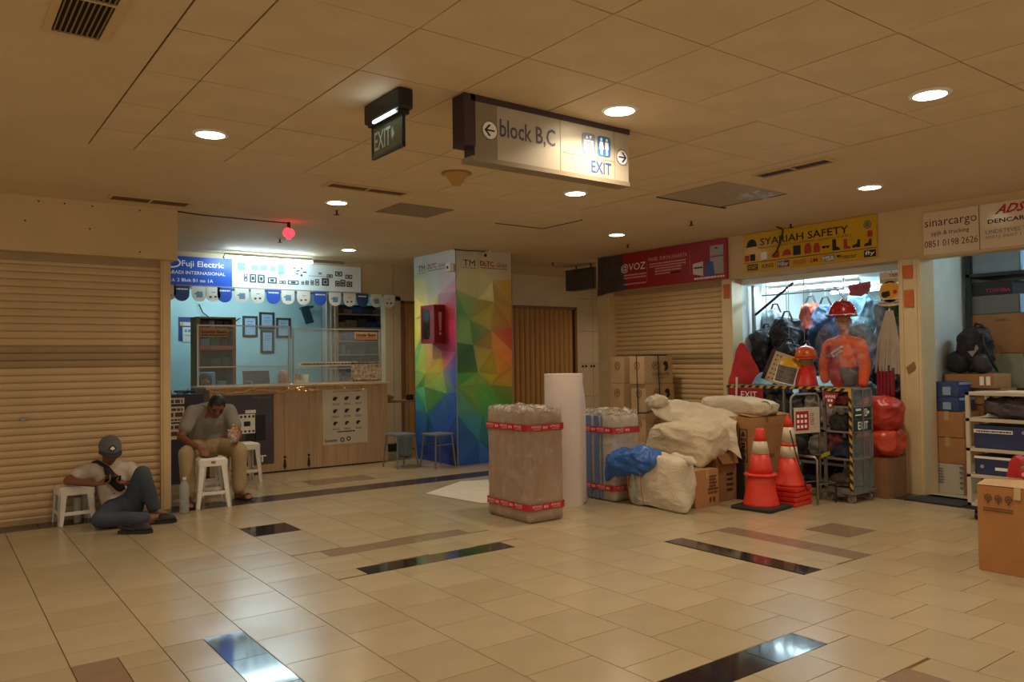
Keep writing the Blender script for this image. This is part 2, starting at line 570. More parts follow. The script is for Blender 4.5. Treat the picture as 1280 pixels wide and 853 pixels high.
for s, r, mm in vis[:290]:
    key = (round(r[1] - r[0], 3), round(r[3] - r[2], 3), mm.name)
    loc = Vector(((r[0] + r[1]) / 2, (r[2] + r[3]) / 2, -0.006))
    if key not in tile_cache:
        w, h = (r[1] - r[0]) / 2 - G, (r[3] - r[2]) / 2 - G
        b = 0.0005
        me = bpy.data.meshes.new('floor_tile')
        me.from_pydata([(-w, -h, 0), (w, -h, 0), (w, h, 0), (-w, h, 0), (-w, -h, 0.0045), (w, -h, 0.0045), (w, h, 0.0045), (-w, h, 0.0045),
                        (-w + b, -h + b, 0.006), (w - b, -h + b, 0.006), (w - b, h - b, 0.006), (-w + b, h - b, 0.006)], [],
                       [(0, 1, 5, 4), (1, 2, 6, 5), (2, 3, 7, 6), (3, 0, 4, 7), (4, 5, 9, 8), (5, 6, 10, 9), (6, 7, 11, 10), (7, 4, 8, 11), (8, 9, 10, 11)])
        me.materials.append(mm)
        tile_cache[key] = me
    link('floor_tile', tile_cache[key], loc, floor)
for mm in M_TILE + [M_TBLACK, M_TBROWN, M_TSTRIP]:
    mb = MB()
    for s, r, m2 in rest:
        if m2 is mm:
            mb.box(r[0] + G, r[1] - G, r[2] + G, r[3] - G, -0.006, 0)
    if mb.v: mb.build('distant_tiles', mm, floor, kind='stuff')
# shop interiors' own flooring
MB().box(1.96, 6.3, 11.05, 13.6, -0.006, 0.0).box(7.95, 11.6, -1, 8.6, -0.006, 0.0).build('shop_flooring', M_DUST, floor)

# ------------------------------------------------------------------ ceiling
CX0, CX1, CY1 = 0.88, 5.25, 5.92
ceil = MB()
ceil.box(-4, CX0 - 0.006, -3, 11.5, CEIL, CEIL + 0.1).box(CX1 + 0.012, 12, -3, 11.5, CEIL, CEIL + 0.1).box(CX0 - 0.006, CX1 + 0.012, CY1, 11.5, CEIL, CEIL + 0.1)
ceil.box(CX0 - 0.01, CX1 + 0.02, -3, CY1, CEIL + 0.012, CEIL + 0.1, 1)
ceil = ceil.build('ceiling', [M_CEIL, M_DARKGAP], kind='structure', label='low cream ceiling with square boards and downlights')
gx = [CX0] + [1.155 + 0.61 * i for i in range(7)] + [CX1]
gy = [-0.602 + 0.608 * i for i in range(-3, 11)] + [CY1]
rnd = random.Random(8)
panel_cache = {}
for i in range(len(gx) - 1):
    for j in range(len(gy) - 1):
        a, b, c, d = gx[i], gx[i + 1], gy[j], gy[j + 1]
        key = (round(b - a, 3), round(d - c, 3))
        loc = Vector(((a + b) / 2, (c + d) / 2, CEIL))
        if key not in panel_cache:
            w, h = (b - a) / 2 - 0.0042, (d - c) / 2 - 0.0042
            mb = MB(); mb.box(-w, w, -h, h, 0, 0.012)
            me = bpy.data.meshes.new('ceiling_panel'); me.from_pydata([tuple(p) for p in mb.v], [], mb.f); me.materials.append(M_PANEL)
            panel_cache[key] = me
        o = link('ceiling_panel', panel_cache[key], loc + Vector((rnd.uniform(-.0012, .0012), rnd.uniform(-.0012, .0012), rnd.uniform(-0.002, 0.001))), ceil)
        o.rotation_euler = (rnd.uniform(-1, 1) * 0.004, rnd.uniform(-1, 1) * 0.004, rnd.uniform(-1, 1) * 0.001)

# downlights
M_LENS = emit_mat('downlight_glow', (1.0, 0.86, 0.62), 14.0)
DL_LABEL = ['round downlight left of the hanging green exit sign', 'round downlight above the electric shop, beside the slotted ceiling grille', 'small far downlight at the right end of the bright shop tube',
            'round downlight just above the block sign panel', 'round downlight right below the hanging block sign', 'downlight in front of the red shop banner',
            'large downlight at upper right, among the square ceiling boards', 'downlight in front of the yellow safety shop banner']
for i, (x, y) in enumerate(DOWNLIGHTS):
    lab = DL_LABEL[i] if i < 8 else 'added ceiling downlight out of view, ' + ['over the near left floor', 'right behind the viewer', 'over the near right floor', 'left of the dark corner grille', 'behind the end of the right shop row'][i - 8]
    t = thing('downlight', lab, 'ceiling light', (x, y, CEIL - 0.012), group='round ceiling downlights')
    MB(Matrix.Translation((x, y, CEIL - 0.012))).lathe([(0.088, 0.004), (0.088, 0.0), (0.112, 0.005), (0.114, 0.012), (0.088, 0.012)], 28).build('trim_ring', M_WHITEP, t, smooth=True)
    MB(Matrix.Translation((x, y, CEIL - 0.013))).lathe([(0.0, -0.004), (0.05, -0.003), (0.092, 0.002), (0.092, 0.006)], 28).build('lens', M_LENS, t)
    ld = bpy.data.lights.new('downlight_lamp', 'AREA')
    ld.shape = 'DISK'; ld.size = 0.17; ld.color = DOWN_COL; ld.energy = DOWN_W; ld.spread = math.radians(140)
    lo = link('lamp', ld, Vector((x, y, CEIL - 0.022)), t)

# ------------------------------------------------------------------ walls of the left shop row
M_SCREW = mat('rust_spot', '4b3018', 0.8)
wl = MB().box(-3.5, 1.955, 8.02, 8.30, 2.395, CEIL).box(1.90, 1.955, 8.30, 10.9, 0, CEIL).build('wall_left', M_CREAM, kind='structure', label='cream fascia above the closed roller shutter at left')
mb = MB(facing_y(0, 8.02, 0))
for x, z in [(0.70, 2.66), (1.20, 2.63), (0.80, 2.84), (1.0, 2.84), (1.22, 2.84), (1.62, 2.84), (1.62, 2.45)]:
    mb.disc(x, z, 0.008, 0, 0.003, 8)
mb.build('screw_head', M_SCREW, wl)
def shutter(name, label, xf, w, z1, parent_loc, rails, worn, pitch=0.0655):
    t = thing(name, label, 'shutter', parent_loc, group='closed roller shutters')
    prof = [(0.0, -0.006), (0.005, -0.006), (0.007, 0.012), (0.030, 0.017), (0.0600, 0.013), (0.0625, -0.006), (pitch, -0.006)]
    src = {}
    n = int(z1 / pitch)
    for i in range(n + 1):
        z = i * pitch
        k = i in worn
        if k not in src:
            mb = MB(xf)
            vs = []; fs = []
            for (zz, nn) in prof:
                vs += [(0, z + zz, nn), (w, z + zz, nn)]
            for q in range(len(prof) - 1):
                fs.append((2 * q, 2 * q + 1, 2 * q + 3, 2 * q + 2))
            mb.add(vs, fs)
            src[k] = (mb.build('slat', M_SHUT2 if k else M_SHUT, t), z)
        else:
            inst(src[k][0], (0, 0, z - src[k][1]), t)
    for a, b in rails:
        MB(xf).box(a, b, 0, z1 + 0.03, -0.02, 0.06).box(a + 0.02, b - 0.02, 0.0, z1, 0.06, 0.066).build('guide_rail', M_CREAM, t)
    MB(xf).box(0, w, -0.0, 0.045, 0.0, 0.03).build('bottom_bar', M_SHUT2, t)
    MB(xf).box(0, w, z1 - 0.055, z1 + 0.03, -0.03, 0.035).build('head_box', M_SHUT2, t)
    return t
sh = shutter('roller_shutter', 'closed cream roller shutter behind the seated man in a cap', facing_y(-1.6, 8.2, 0), 3.44, 2.385, (0.1, 8.2, 0), [(3.43, 3.52), (-0.08, 0.01)], (21, 22, 23))
MB(facing_y(0, 8.18, 0)).disc(0.70, 0.925, 0.018, 0.0, 0.012, 12).box(0.68, 0.74, 0.918, 0.932, 0.0, 0.016).build('lock', M_STEEL, sh)

# ------------------------------------------------------------------ back wall with folding doors
YB = 10.95
M_WALLT = mat('wall_tile_beige', 'c9b592', 0.35, var=0.06, scale=3)
M_GOLD = mat('folding_door_vinyl', 'b98a4c', 0.45, var=0.08, scale=14, stretch=(1, 1, 0.05))
wb = MB().box(1.95, 5.88, YB, YB + 0.15, 2.40, CEIL).box(5.70, 5.97, YB, YB + 0.15, 0, 2.40).box(5.88, 11.5, YB, YB + 0.15, 2.34, CEIL).box(7.05, 8.05, YB, YB + 0.15, 0, 2.34).box(9.62, 11.5, YB, YB + 0.15, 0, 2.34)
wb = wb.build('wall_back', M_WALLT, kind='structure', label='beige wall around the folding doors at the back')
mb = MB(facing_y(0, YB, 0))
mb.box(5.70, 5.97, 0.0, 0.12, 0, 0.012).box(9.66, 11.0, 0, 0.12, 0, 0.012)
mb.build('baseboard_back', M_BLACK, wb)
mb = MB(facing_y(0, YB, 0))
for x in (9.72, 9.80, 9.93, 10.0):
    mb.box(x, x + 0.05, 1.235, 1.275, 0, 0.004)
mb.build('mosaic_mark', M_INK, wb)
mb = MB(facing_y(0, YB, 0))
for x in (5.84, 10.0):
    mb.box(x, x + 0.005, 0.12, CEIL, 0, 0.001)
for z in (0.7, 1.3, 1.9, 2.5):
    mb.box(9.66, 11.0, z, z + 0.005, 0, 0.001)
mb.build('tile_joint', M_GROUT, wb)
# folding doors set in the back wall
def folding_door(label, x0, x1, z1):
    t = thing('folding_door', label, 'door', ((x0 + x1) / 2, YB + 0.06, 0), group='closed folding doors')
    n = int((x1 - x0) / 0.105)
    w = (x1 - x0) / n
    src = None
    for i in range(n):
        if src is None:
            mb = MB(facing_y(x0, YB + 0.06, 0))
            vs = []
            pr = [(0, 0.0), (0.2, 0.022), (0.45, 0.03), (0.55, 0.03), (0.8, 0.022), (1.0, 0.0)]
            for u, nn in pr: vs += [(u * w, 0.02, nn), (u * w, z1 - 0.03, nn)]
            mb.add(vs, [(2 * q, 2 * q + 2, 2 * q + 3, 2 * q + 1) for q in range(5)])
            src = mb.build('fold_panel', M_GOLD, t)
        else:
            inst(src, (w * i, 0, 0), t)
    MB(facing_y(0, YB + 0.06, 0)).box(x0 - 0.04, x1 + 0.04, z1 - 0.04, z1, -0.02, 0.075).box(x0 - 0.05, x0, 0, z1, -0.02, 0.075).box(x1, x1 + 0.05, 0, z1, -0.02, 0.075).build('door_frame', mat('door_frame_wood', '7c5630', 0.5), t)
folding_door('narrow strip of a closed tan folding door left of the colourful column', 6.02, 7.0, 2.335)
folding_door('wide closed tan folding door right of the colourful column', 8.1, 9.56, 2.335)
MB().box(11.4, 11.5, 8.6, 11.0, 0, CEIL).build('wall_far', M_WALLT, kind='structure')

# ------------------------------------------------------------------ right shop row
wr = MB()
wr.box(8.0, 8.22, -1.5, 8.66, 2.36, CEIL)
wr = wr.build('wall_right', M_CREAM, kind='structure', label='cream fascia above the shops on the right')
M_PIER = mat('pier_paint', 'd3bd92', 0.5, var=0.05, wear=('8a6a3c', 14, 0.70))
MB().box(8.02, 8.25, 8.44, 8.66, 0, 2.36).build('pier', M_PIER, wr)
MB().box(8.0, 8.2, 6.215, 6.36, 0, 2.36).build('pier', M_PIER, wr)
pil = MB().box(7.97, 8.25, 3.90, 4.12, 0, 2.36).box(7.955, 7.972, 3.93, 3.955, 0, 2.36).box(7.955, 7.972, 4.07, 4.09, 0, 2.36).build('pillar', M_PIER, wr)
# stickers on the pillar
mb = MB(facing_x(7.954, 0, 0))
mb.box(-4.06, -3.965, 2.17, 2.30, 0, 0.002).box(-4.055, -3.96, 1.88, 2.05, 0, 0.002)
mb.build('sticker', mat('sticker_orange', 'c4622a', 0.5), wr)
mb = MB(facing_x(7.954, 0, 0)); mb.prism([(-4.05, 1.27), (-3.97, 1.33), (-3.95, 1.27), (-4.03, 1.21)], 0, 0.002)
mb.build('sticker', mat('sticker_tan', '8c6a3a', 0.6), wr)
mb = MB(facing_x(7.999, 0, 0)); mb.box(-6.34, -6.24, 2.12, 2.30, 0, 0.002)
mb.build('sticker', MATS['sticker_orange'], wr)
sh2 = shutter('roller_shutter', 'closed cream roller shutter under the red shop banner', facing_x(8.12, 8.44, 0), 2.08, 2.36, (8.12, 7.4, 0), [(-0.02, 0.06), (2.02, 2.10)], (20, 21))
# inner partitions, back walls and ceilings of the two open shops
M_SHOPW = mat('shop_wall_white', 'e2e8e6', 0.6, var=0.03)
M_SHOPC = mat('shop_wall_pale', 'd6dcd6', 0.6, var=0.04)
MB().box(8.2, 11.5, 6.22, 6.30, 0, 2.6).build('wall_safety_side', M_SHOPW, kind='structure')
MB().box(11.4, 11.5, 4.0, 6.3, 0, 2.6).build('wall_safety_back', M_SHOPW, kind='structure')
MB().box(8.2, 11.5, 3.99, 4.06, 0, 2.62).build('wall_partition', M_SHOPC, kind='structure')
MB().box(8.22, 11.5, 4.0, 6.3, 2.29, 2.4).build('ceiling_safety', M_SHOPW, kind='structure')
MB().box(10.9, 11.05, 1.14, 4.03, 0, 2.62).build('wall_cargo_back', M_SHOPC, kind='structure')
MB().box(8.2, 11.0, 1.2, 4.0, 2.55, 2.62).build('ceiling_cargo', M_SHOPW, kind='structure')
MB().box(8.2, 11.0, 1.14, 1.2, 0, 2.6).build('wall_cargo_side', M_SHOPC, kind='structure')

def tube_light(label, p0, p1, es, name='fluorescent_tube', group='bare fluorescent tubes', r=0.014, batten=True):
    p0, p1 = Vector(p0), Vector(p1)
    t = thing(name, label, 'tube light', (p0 + p1) / 2, group=group)
    d = (p1 - p0).normalized()
    if batten:
        a = 0.025
        mb = MB(frame((p0 + p1) / 2 + Vector((0, 0, 0.035)), d, Vector((0, 0, 1)).cross(d)))
        L = (p1 - p0).length / 2
        mb.box(-L, L, -a, a, -0.012, 0.02).build('batten', M_WHITEP, t)
    MB().cyl(p0, p1, r, n=10).build('tube', emit_mat('tube_glow_%g' % es, COOL, es), t, smooth=True)
    MB().cyl(p0 - d * 0.02, p0, r * 1.3, n=10).build('end_cap', M_WHITEP, t)
    MB().cyl(p1, p1 + d * 0.02, r * 1.3, n=10).build('end_cap', M_WHITEP, t)
    return t
tube_light('front bright tube under the safety shop ceiling', (8.6, 6.1, 2.225), (8.6, 4.9, 2.225), 75)
tube_light('rear tube deeper inside the safety shop', (9.6, 5.85, 2.225), (9.6, 4.75, 2.225), 75)
tube_light('tube on the ceiling inside the cargo shop', (8.5, 2.6, 2.50), (9.6, 2.6, 2.50), 60)

# ------------------------------------------------------------------ the electric shop on the left: shell
M_CYAN = mat('shop_wall_cyan', 'b9dcdc', 0.55, var=0.03)
MB().box(1.95, 6.4, 13.25, 13.35, 0, 2.7).build('wall_electric_back', M_CYAN, kind='structure')
MB().box(6.3, 6.4, 11.1, 13.3, 0, 2.7).build('wall_electric_side', M_CYAN, kind='structure')
MB().box(1.90, 1.96, 10.9, 13.3, 0, 2.7).build('wall_electric_inner', M_CYAN, kind='structure')
MB().box(1.9, 6.4, 11.1, 13.3, 2.62, 2.7).build('ceiling_electric', M_SHOPW, kind='structure')
tube_light('tube on the ceiling inside the electric shop', (3.2, 12.2, 2.56), (4.6, 12.2, 2.56), 75)
# ------------------------------------------------------------------ hanging and wall signs
M_SIGNFACE = mat('sign_face_silver', 'b4aa94', 0.36, var=0.03, metal=0.1)
M_SIGNDK = mat('sign_face_taupe', '8d8069', 0.35, var=0.03)
M_MAROON = mat('sign_body_dark', '3c2b2c', 0.5)
t = thing('direction_sign', 'wide hanging sign with block letters, arrows and toilet symbols', 'sign', (3.05, 3.68, 2.54))
f = facing_y(0, 3.64, 0)
MB().box(2.455, 3.655, 3.645, 3.74, 2.535, 2.86).build('body', M_MAROON, t)
MB().box(2.43, 3.665, 3.63, 3.75, 2.845, CEIL - 0.002).build('hanger_bar', M_MAROON, t)
MB().box(2.385, 2.46, 3.63, 3.75, 2.59, CEIL - 0.002).build('end_bracket', M_MAROON, t)
MB().box(2.44, 3.665, 3.635, 3.745, 2.51, 2.537).build('bottom_rail', M_SIGNDK, t)
MB(f).box(2.46, 2.61, 2.537, 2.846, -0.005, 0.004).build('arrow_panel', M_SIGNDK, t)
fp = MB(f).box(2.612, 3.078, 2.537, 2.846, -0.005, 0.004).build('face_panel', M_SIGNFACE, t)
fp2 = MB(f).box(3.082, 3.655, 2.537, 2.846, -0.005, 0.004).build('face_panel', M_SIGNFACE, t)
def arrow(u, v, r, s):
    MB(f).disc(u, v, r, 0.004, 0.006, 28).build('arrow_disc', M_INKW, t)
    MB(f).ring(u, v, r + 0.004, 0.005, 0.004, 0.007, 28).build('disc_rim', M_INKG, t)
    mb = MB(f)
    mb.box(u - 0.032, u + 0.032, v - 0.0045, v + 0.0045, 0.006, 0.008)
    for q in (-1, 1):
        mb.prism([(u + s * 0.036, v), (u + s * 0.030, v - 0.006 * q), (u - s * 0.006, v + q * 0.030), (u + s * 0.005, v + q * 0.034)], 0.006, 0.008)
    mb.build('arrow', M_INKB if s > 0 else M_INK, t)
arrow(2.56, 2.695, 0.05, -1)
arrow(3.598, 2.690, 0.047, 1)
text('block B,C', f, 2.63, 3.04, 2.655, 2.775, mat('print_slate', '4a4560', 0.5, var=0), t, n=0.004, bold=0.012)
text('EXIT', f, 3.33, 3.50, 2.56, 2.635, mat('print_signblue', '2e4f8c', 0.5, var=0), t, n=0.004, bold=0.015)
MB(f).box(3.10, 3.53, 2.6505, 2.653, 0.004, 0.005).build('divider', M_INKG, t)
MB(f).box(3.53, 3.532, 2.54, 2.845, 0.004, 0.005).build('divider', M_INKG, t)
def rsq(mb, u0, u1, v0, v1, r, n0, n1):
    pts = []
    for cx, cy, a in ((u1 - r, v0 + r, -90), (u1 - r, v1 - r, 0), (u0 + r, v1 - r, 90), (u0 + r, v0 + r, 180)):
        for k in range(5):
            w = math.radians(a + 22.5 * k)
            pts.append((cx + r * math.cos(w), cy + r * math.sin(w)))
    mb.prism(pts, n0, n1)
    return mb
rsq(MB(f), 3.255, 3.365, 2.672, 2.800, 0.02, 0.004, 0.006).build('lift_symbol_plate', mat('print_steelblue', '6f7c96', 0.45, var=0), t)
rsq(MB(f), 3.385, 3.495, 2.672, 2.800, 0.02, 0.004, 0.006).build('toilet_symbol_plate', mat('print_blue2', '2f6cb4', 0.45, var=0), t)
mb = MB(f).frame4(3.272, 3.348, 2.685, 2.755, 0.006, 0.006, 0.007)
for k in range(3):
    u = 3.29 + k * 0.02
    mb.box(u - 0.006, u + 0.006, 2.695, 2.728, 0.006, 0.007); mb.disc(u, 2.738, 0.006, 0.006, 0.007, 10)
mb.prism([(3.285, 2.765), (3.305, 2.765), (3.295, 2.785)], 0.006, 0.007).prism([(3.315, 2.785), (3.335, 2.785), (3.325, 2.765)], 0.006, 0.007)
mb.build('lift_symbol', M_INKW, t)
for u, sk in ((3.417, 1), (3.463, 0)):
    mb = MB(f).disc(u, 2.778, 0.010, 0.006, 0.007, 12)
    if sk: mb.prism([(u - 0.012, 2.765), (u + 0.012, 2.765), (u + 0.020, 2.715), (u - 0.020, 2.715)], 0.006, 0.007)
    else: mb.box(u - 0.014, u + 0.014, 2.72, 2.765, 0.006, 0.007)
    mb.box(u - 0.009, u - 0.001, 2.682, 2.72, 0.006, 0.007).box(u + 0.001, u + 0.009, 2.682, 2.72, 0.006, 0.007)
    mb.build('toilet_symbol', M_INKW, t)

# hanging exit sign: black lamp housing over an engraved acrylic pane
t = thing('exit_sign', 'hanging acrylic exit sign under a black lit housing', 'sign', (2.08, 3.95, 2.59))
f = facing_x(2.04, 0, 0)
MB().rbox(2.04, 2.13, 3.74, 4.165, 2.765, CEIL - 0.002, 0.012).build('housing', M_BLACK, t)
MB().box(2.05, 2.12, 3.77, 4.13, 2.745, 2.767).build('lamp_slot', M_BLACK, t)
MB().cyl((2.045, 3.80, 2.757), (2.045, 4.05, 2.757), 0.008, n=8).build('lamp_tube', emit_mat('exit_lamp', (0.75, 0.92, 1.0), 12), t)
M_ACRYL = mat('acrylic_green', '5a6a58', 0.08, var=0.05, alpha=0.72)
MB().box(2.078, 2.088, 3.775, 4.125, 2.575, 2.75).build('acrylic_pane', M_ACRYL, t)
MB().box(2.074, 2.092, 3.765, 4.135, 2.563, 2.578).box(2.074, 2.092, 4.125, 4.135, 2.575, 2.75).box(2.074, 2.092, 3.765, 3.775, 2.575, 2.75).build('pane_edge', M_BLACK, t)
ft = facing_x(2.078, 0, 0)
M_PALE = mat('etched_pale', 'a9b3a2', 0.5, var=0)
text('EXIT', ft, -4.10, -3.905, 2.605, 2.71, M_PALE, t, n=0.001, bold=0.01)
MB(ft).prism([(-3.885, 2.625), (-3.862, 2.655), (-3.885, 2.70)], 0.001, 0.003).box(-3.895, -3.885, 2.64, 2.685, 0.001, 0.003).build('arrow_mark', M_PALE, t)

# red shop banner
M_RED = mat('banner_red', '9c1f2c', 0.42, var=0.03)
t = thing('shop_banner', 'red panel-seller banner above the closed shutter', 'banner', (7.95, 7.4, 2.35))
fr = facing_x(7.965, 8.60, 0)       # u = 8.60 - y
MB(fr).box(0.02, 2.345, 2.365, 2.872, -0.03, 0.0).build('board', M_RED, t)
MB(fr).prism([(0.0, 2.31), (0.22, 2.34), (0.62, 2.365), (0.52, 2.872), (0.02, 2.872)], 0.0, 0.003).build('dark_corner', mat('banner_charcoal', '4b4446', 0.45, var=0.25, scale=12), t)
text('@VOZ', fr, 0.50, 0.98, 2.60, 2.73, M_INKW, t, n=0.003, shear=0.1)
text('PANEL SURYA JAKARTA', fr, 1.03, 1.72, 2.70, 2.765, mat('print_pink', 'e0a8a4', 0.5, var=0), t, n=0.003, bold=0.01)
lines([(2.665, 0.018), (2.63, 0.018)], fr, 1.05, 1.70, MATS['print_pink'], t, 0.003, 3)
lines([(2.595, 0.018), (2.56, 0.018)], fr, 1.15, 1.62, MATS['print_pink'], t, 0.003, 4)
lines([(2.525, 0.016)], fr, 1.15, 1.42, MATS['print_pink'], t, 0.003, 6)
MB(fr).prism([(1.43, 2.515), (1.60, 2.52), (1.61, 2.537), (1.44, 2.535)], 0.003, 0.005).build('ink_strip', M_INK, t)
lines([(2.555, 0.02), (2.515, 0.02), (2.43, 0.018)], fr, 0.55, 0.98, MATS['print_pink'], t, 0.003, 5)
MB(fr).box(1.76, 1.764, 2.48, 2.78, 0.003, 0.004).box(1.0, 1.003, 2.44, 2.70, 0.003, 0.004).build('rule', MATS['print_pink'], t)
M_PICG = mat('picture_grey', 'a8a29c', 0.5, var=0.05)
MB(fr).box(2.09, 2.30, 2.67, 2.80, 0.003, 0.005).box(2.09, 2.30, 2.44, 2.655, 0.003, 0.005).build('cabinet_picture', M_PICG, t)
MB(fr).prism([(1.81, 2.47), (1.98, 2.43), (1.98, 2.62), (1.81, 2.60)], 0.003, 0.005).build('battery_picture', mat('picture_white', 'd5d0ca', 0.5, var=0), t)
MB(fr).prism([(2.0, 2.43), (2.16, 2.43), (2.14, 2.60), (2.04, 2.62)], 0.005, 0.007).build('charger_picture', mat('picture_blue', '3d62a8', 0.5, var=0), t)
MB(fr).box(2.17, 2.21, 2.755, 2.775, 0.005, 0.006).box(1.83, 1.97, 2.535, 2.555, 0.005, 0.006).build('picture_detail', M_INK, t)
lines([(2.395, 0.022)], fr, 1.83, 2.32, M_INKW, t, 0.003, 9)

# yellow safety shop banner
M_YEL = mat('banner_yellow', 'cfa51f', 0.22, var=0.04, spec=0.6)
t = thing('shop_banner', 'yellow safety equipment banner over the lit open shop', 'banner', (7.96, 5.17, 2.41))
fy = facing_x(7.975, 6.01, 0)       # u = 6.01 - y
MB(fy).box(0.0, 1.67, 2.415, 2.872, -0.02, 0.0).build('board', M_YEL, t)
text('SYARIAH SAFETY', fy, 0.24, 1.36, 2.715, 2.80, M_INK, t, n=0.0, bold=0.012)
text('PERSONAL SAFETY EQUIPMENT GENERAL SUPPLY', fy, 0.22, 1.40, 2.672, 2.700, mat('print_brown', '5b451a', 0.6, var=0), t, n=0.0)
MB(fy).box(0.0, 1.67, 2.520, 2.527, 0.0, 0.002).build('rule', M_INK, t)
M_BOOT = mat('print_boot', '3a2418', 0.6, var=0)
def silh(kind, u, v, s, m):
    mb = MB(fy)
    if kind == 'boot':
        mb.prism([(u - .25 * s, v), (u + .45 * s, v), (u + .45 * s, v + .18 * s), (u + .12 * s, v + .35 * s), (u + .1 * s, v + 1.0 * s), (u - .25 * s, v + 1.0 * s)], 0.0, 0.002)
    elif kind == 'helmet':
        mb.prism([(u + .5 * s * math.cos(a), v + .2 * s + .55 * s * math.sin(a)) for a in [math.pi * k / 8 for k in range(9)]], 0.0, 0.002).box(u - .62 * s, u + .5 * s, v + .1 * s, v + .2 * s, 0.0, 0.002)
    elif kind == 'vest':
        mb.prism([(u - .35 * s, v), (u + .35 * s, v), (u + .38 * s, v + .6 * s), (u + .2 * s, v + 1.0 * s), (u - .2 * s, v + 1.0 * s), (u - .38 * s, v + .6 * s)], 0.0, 0.002)
    elif kind == 'shoe':
        mb.prism([(u - .5 * s, v), (u + .4 * s, v), (u + .4 * s, v + .8 * s), (u + .15 * s, v + .85 * s), (u, v + .4 * s), (u - .5 * s, v + .25 * s)], 0.0, 0.002)
    elif kind == 'glasses':
        mb.disc(u - .25 * s, v + .4 * s, .22 * s, 0, 0.002, 12, ry=.16 * s).disc(u + .25 * s, v + .4 * s, .22 * s, 0, 0.002, 12, ry=.16 * s).box(u - .5 * s, u + .5 * s, v + .45 * s, v + .55 * s, 0, 0.002)
    else:
        mb.box(u - .4 * s, u + .4 * s, v, v + .9 * s, 0.0, 0.002)
    mb.build(kind + '_picture', m, t)
M_INKR2 = mat('print_red2', 'a8321c', 0.55, var=0)
for kind, u, v, s, m in [('helmet', 0.12, 2.70, 0.14, M_INK), ('box', 0.05, 2.545, 0.08, M_INKR2), ('box', 0.13, 2.545, 0.09, M_INK), ('glove', 0.29, 2.545, 0.10, M_INKW), ('shoe', 0.46, 2.55, 0.09, M_INKR2),
                        ('helmet', 0.60, 2.55, 0.11, M_INKR2), ('box', 0.73, 2.55, 0.12, M_INK), ('vest', 0.87, 2.55, 0.115, M_INKR2), ('vest', 0.98, 2.55, 0.105, M_INKR2), ('glasses', 1.09, 2.56, 0.09, M_INK),
                        ('boot', 1.20, 2.545, 0.125, M_INK), ('boot', 1.33, 2.545, 0.11, M_INKR2), ('shoe', 1.45, 2.55, 0.10, M_INK), ('shoe', 1.58, 2.55, 0.09, M_BOOT), ('box', 1.60, 2.645, 0.07, M_INKR2)]:
    silh(kind, u, v, s, m)
MB(fy).ring(1.575, 2.775, 0.045, 0.012, 0, 0.002).disc(1.575, 2.775, 0.026, 0, 0.002).build('round_emblem', M_INKG, t)
for k, (u0, u1, s, bg, fg) in enumerate([(0.05, 0.20, 'HONEY', M_BOOT, M_YEL), (0.25, 0.43, 'KING', M_YEL, M_INK), (0.47, 0.63, 'Miller', mat('print_violet', '5a3a78', 0.5, var=0), M_INKW), (0.67, 0.86, 'DRAGER', M_YEL, M_INKR2),
                                      (0.88, 1.0, '3M', M_YEL, M_INKR), (1.04, 1.20, 'MSA', M_GREY, M_INKW), (1.24, 1.46, 'Protector', M_YEL, M_INK), (1.53, 1.66, 'fly', M_INK, M_INKW)]):
    MB(fy).box(u0, u1, 2.432, 2.505, 0.0, 0.0015).build('logo_plate', bg, t)
    text(s, fy, u0 + 0.012, u1 - 0.012, 2.443, 2.493, fg, t, n=0.0015, depth=0.001, bold=0.01)
MB(fy).prism([(1.215, 2.485), (1.235, 2.46), (1.255, 2.485), (1.245, 2.495), (1.235, 2.485), (1.225, 2.495)], 0.0015, 0.003).build('logo_mark', M_INK, t)

# cargo signs
M_CREAMB = mat('sign_cream', 'd9c7ab', 0.16, var=0.02, spec=0.6)
t = thing('shop_sign', 'cream sinarcargo sign with dark red lettering', 'sign', (7.97, 3.6, 2.37))
fs_ = facing_x(7.98, 3.86, 0)
MB(fs_).box(0.0, 0.515, 2.38, 2.80, -0.02, 0.0).build('board', M_CREAMB, t)
text('sinarcargo', fs_, 0.015, 0.50, 2.63, 2.735, mat('print_darkred', '7d1a1a', 0.5, var=0), t, n=0.0)
text('ppjk & trucking', fs_, 0.08, 0.43, 2.555, 2.61, MATS['print_darkred'], t, n=0.0)
text('0851 0198 2626', fs_, 0.01, 0.505, 2.455, 2.52, MATS['print_darkred'], t, n=0.0)
t = thing('shop_sign', 'cream sign with slanted red logo beside the sinarcargo sign', 'sign', (7.97, 2.95, 2.37))
fs2 = facing_x(7.98, 3.335, 0)
MB(fs2).box(0.0, 0.85, 2.38, 2.80, -0.02, 0.0).build('board', M_CREAMB, t)
text('ADS', fs2, 0.13, 0.40, 2.69, 2.775, mat('print_red3', 'b02020', 0.5, var=0), t, n=0.0, bold=0.03, shear=0.5)
text('DENCARGO', fs2, 0.07, 0.50, 2.61, 2.65, M_INK, t, n=0.0, bold=0.02)
text('LINDETEVES TRADE', fs2, 0.05, 0.53, 2.515, 2.552, M_INKG, t, n=0.0)
text('(021) 2607 1340', fs2, 0.05, 0.45, 2.465, 2.50, M_INKG, t, n=0.0)

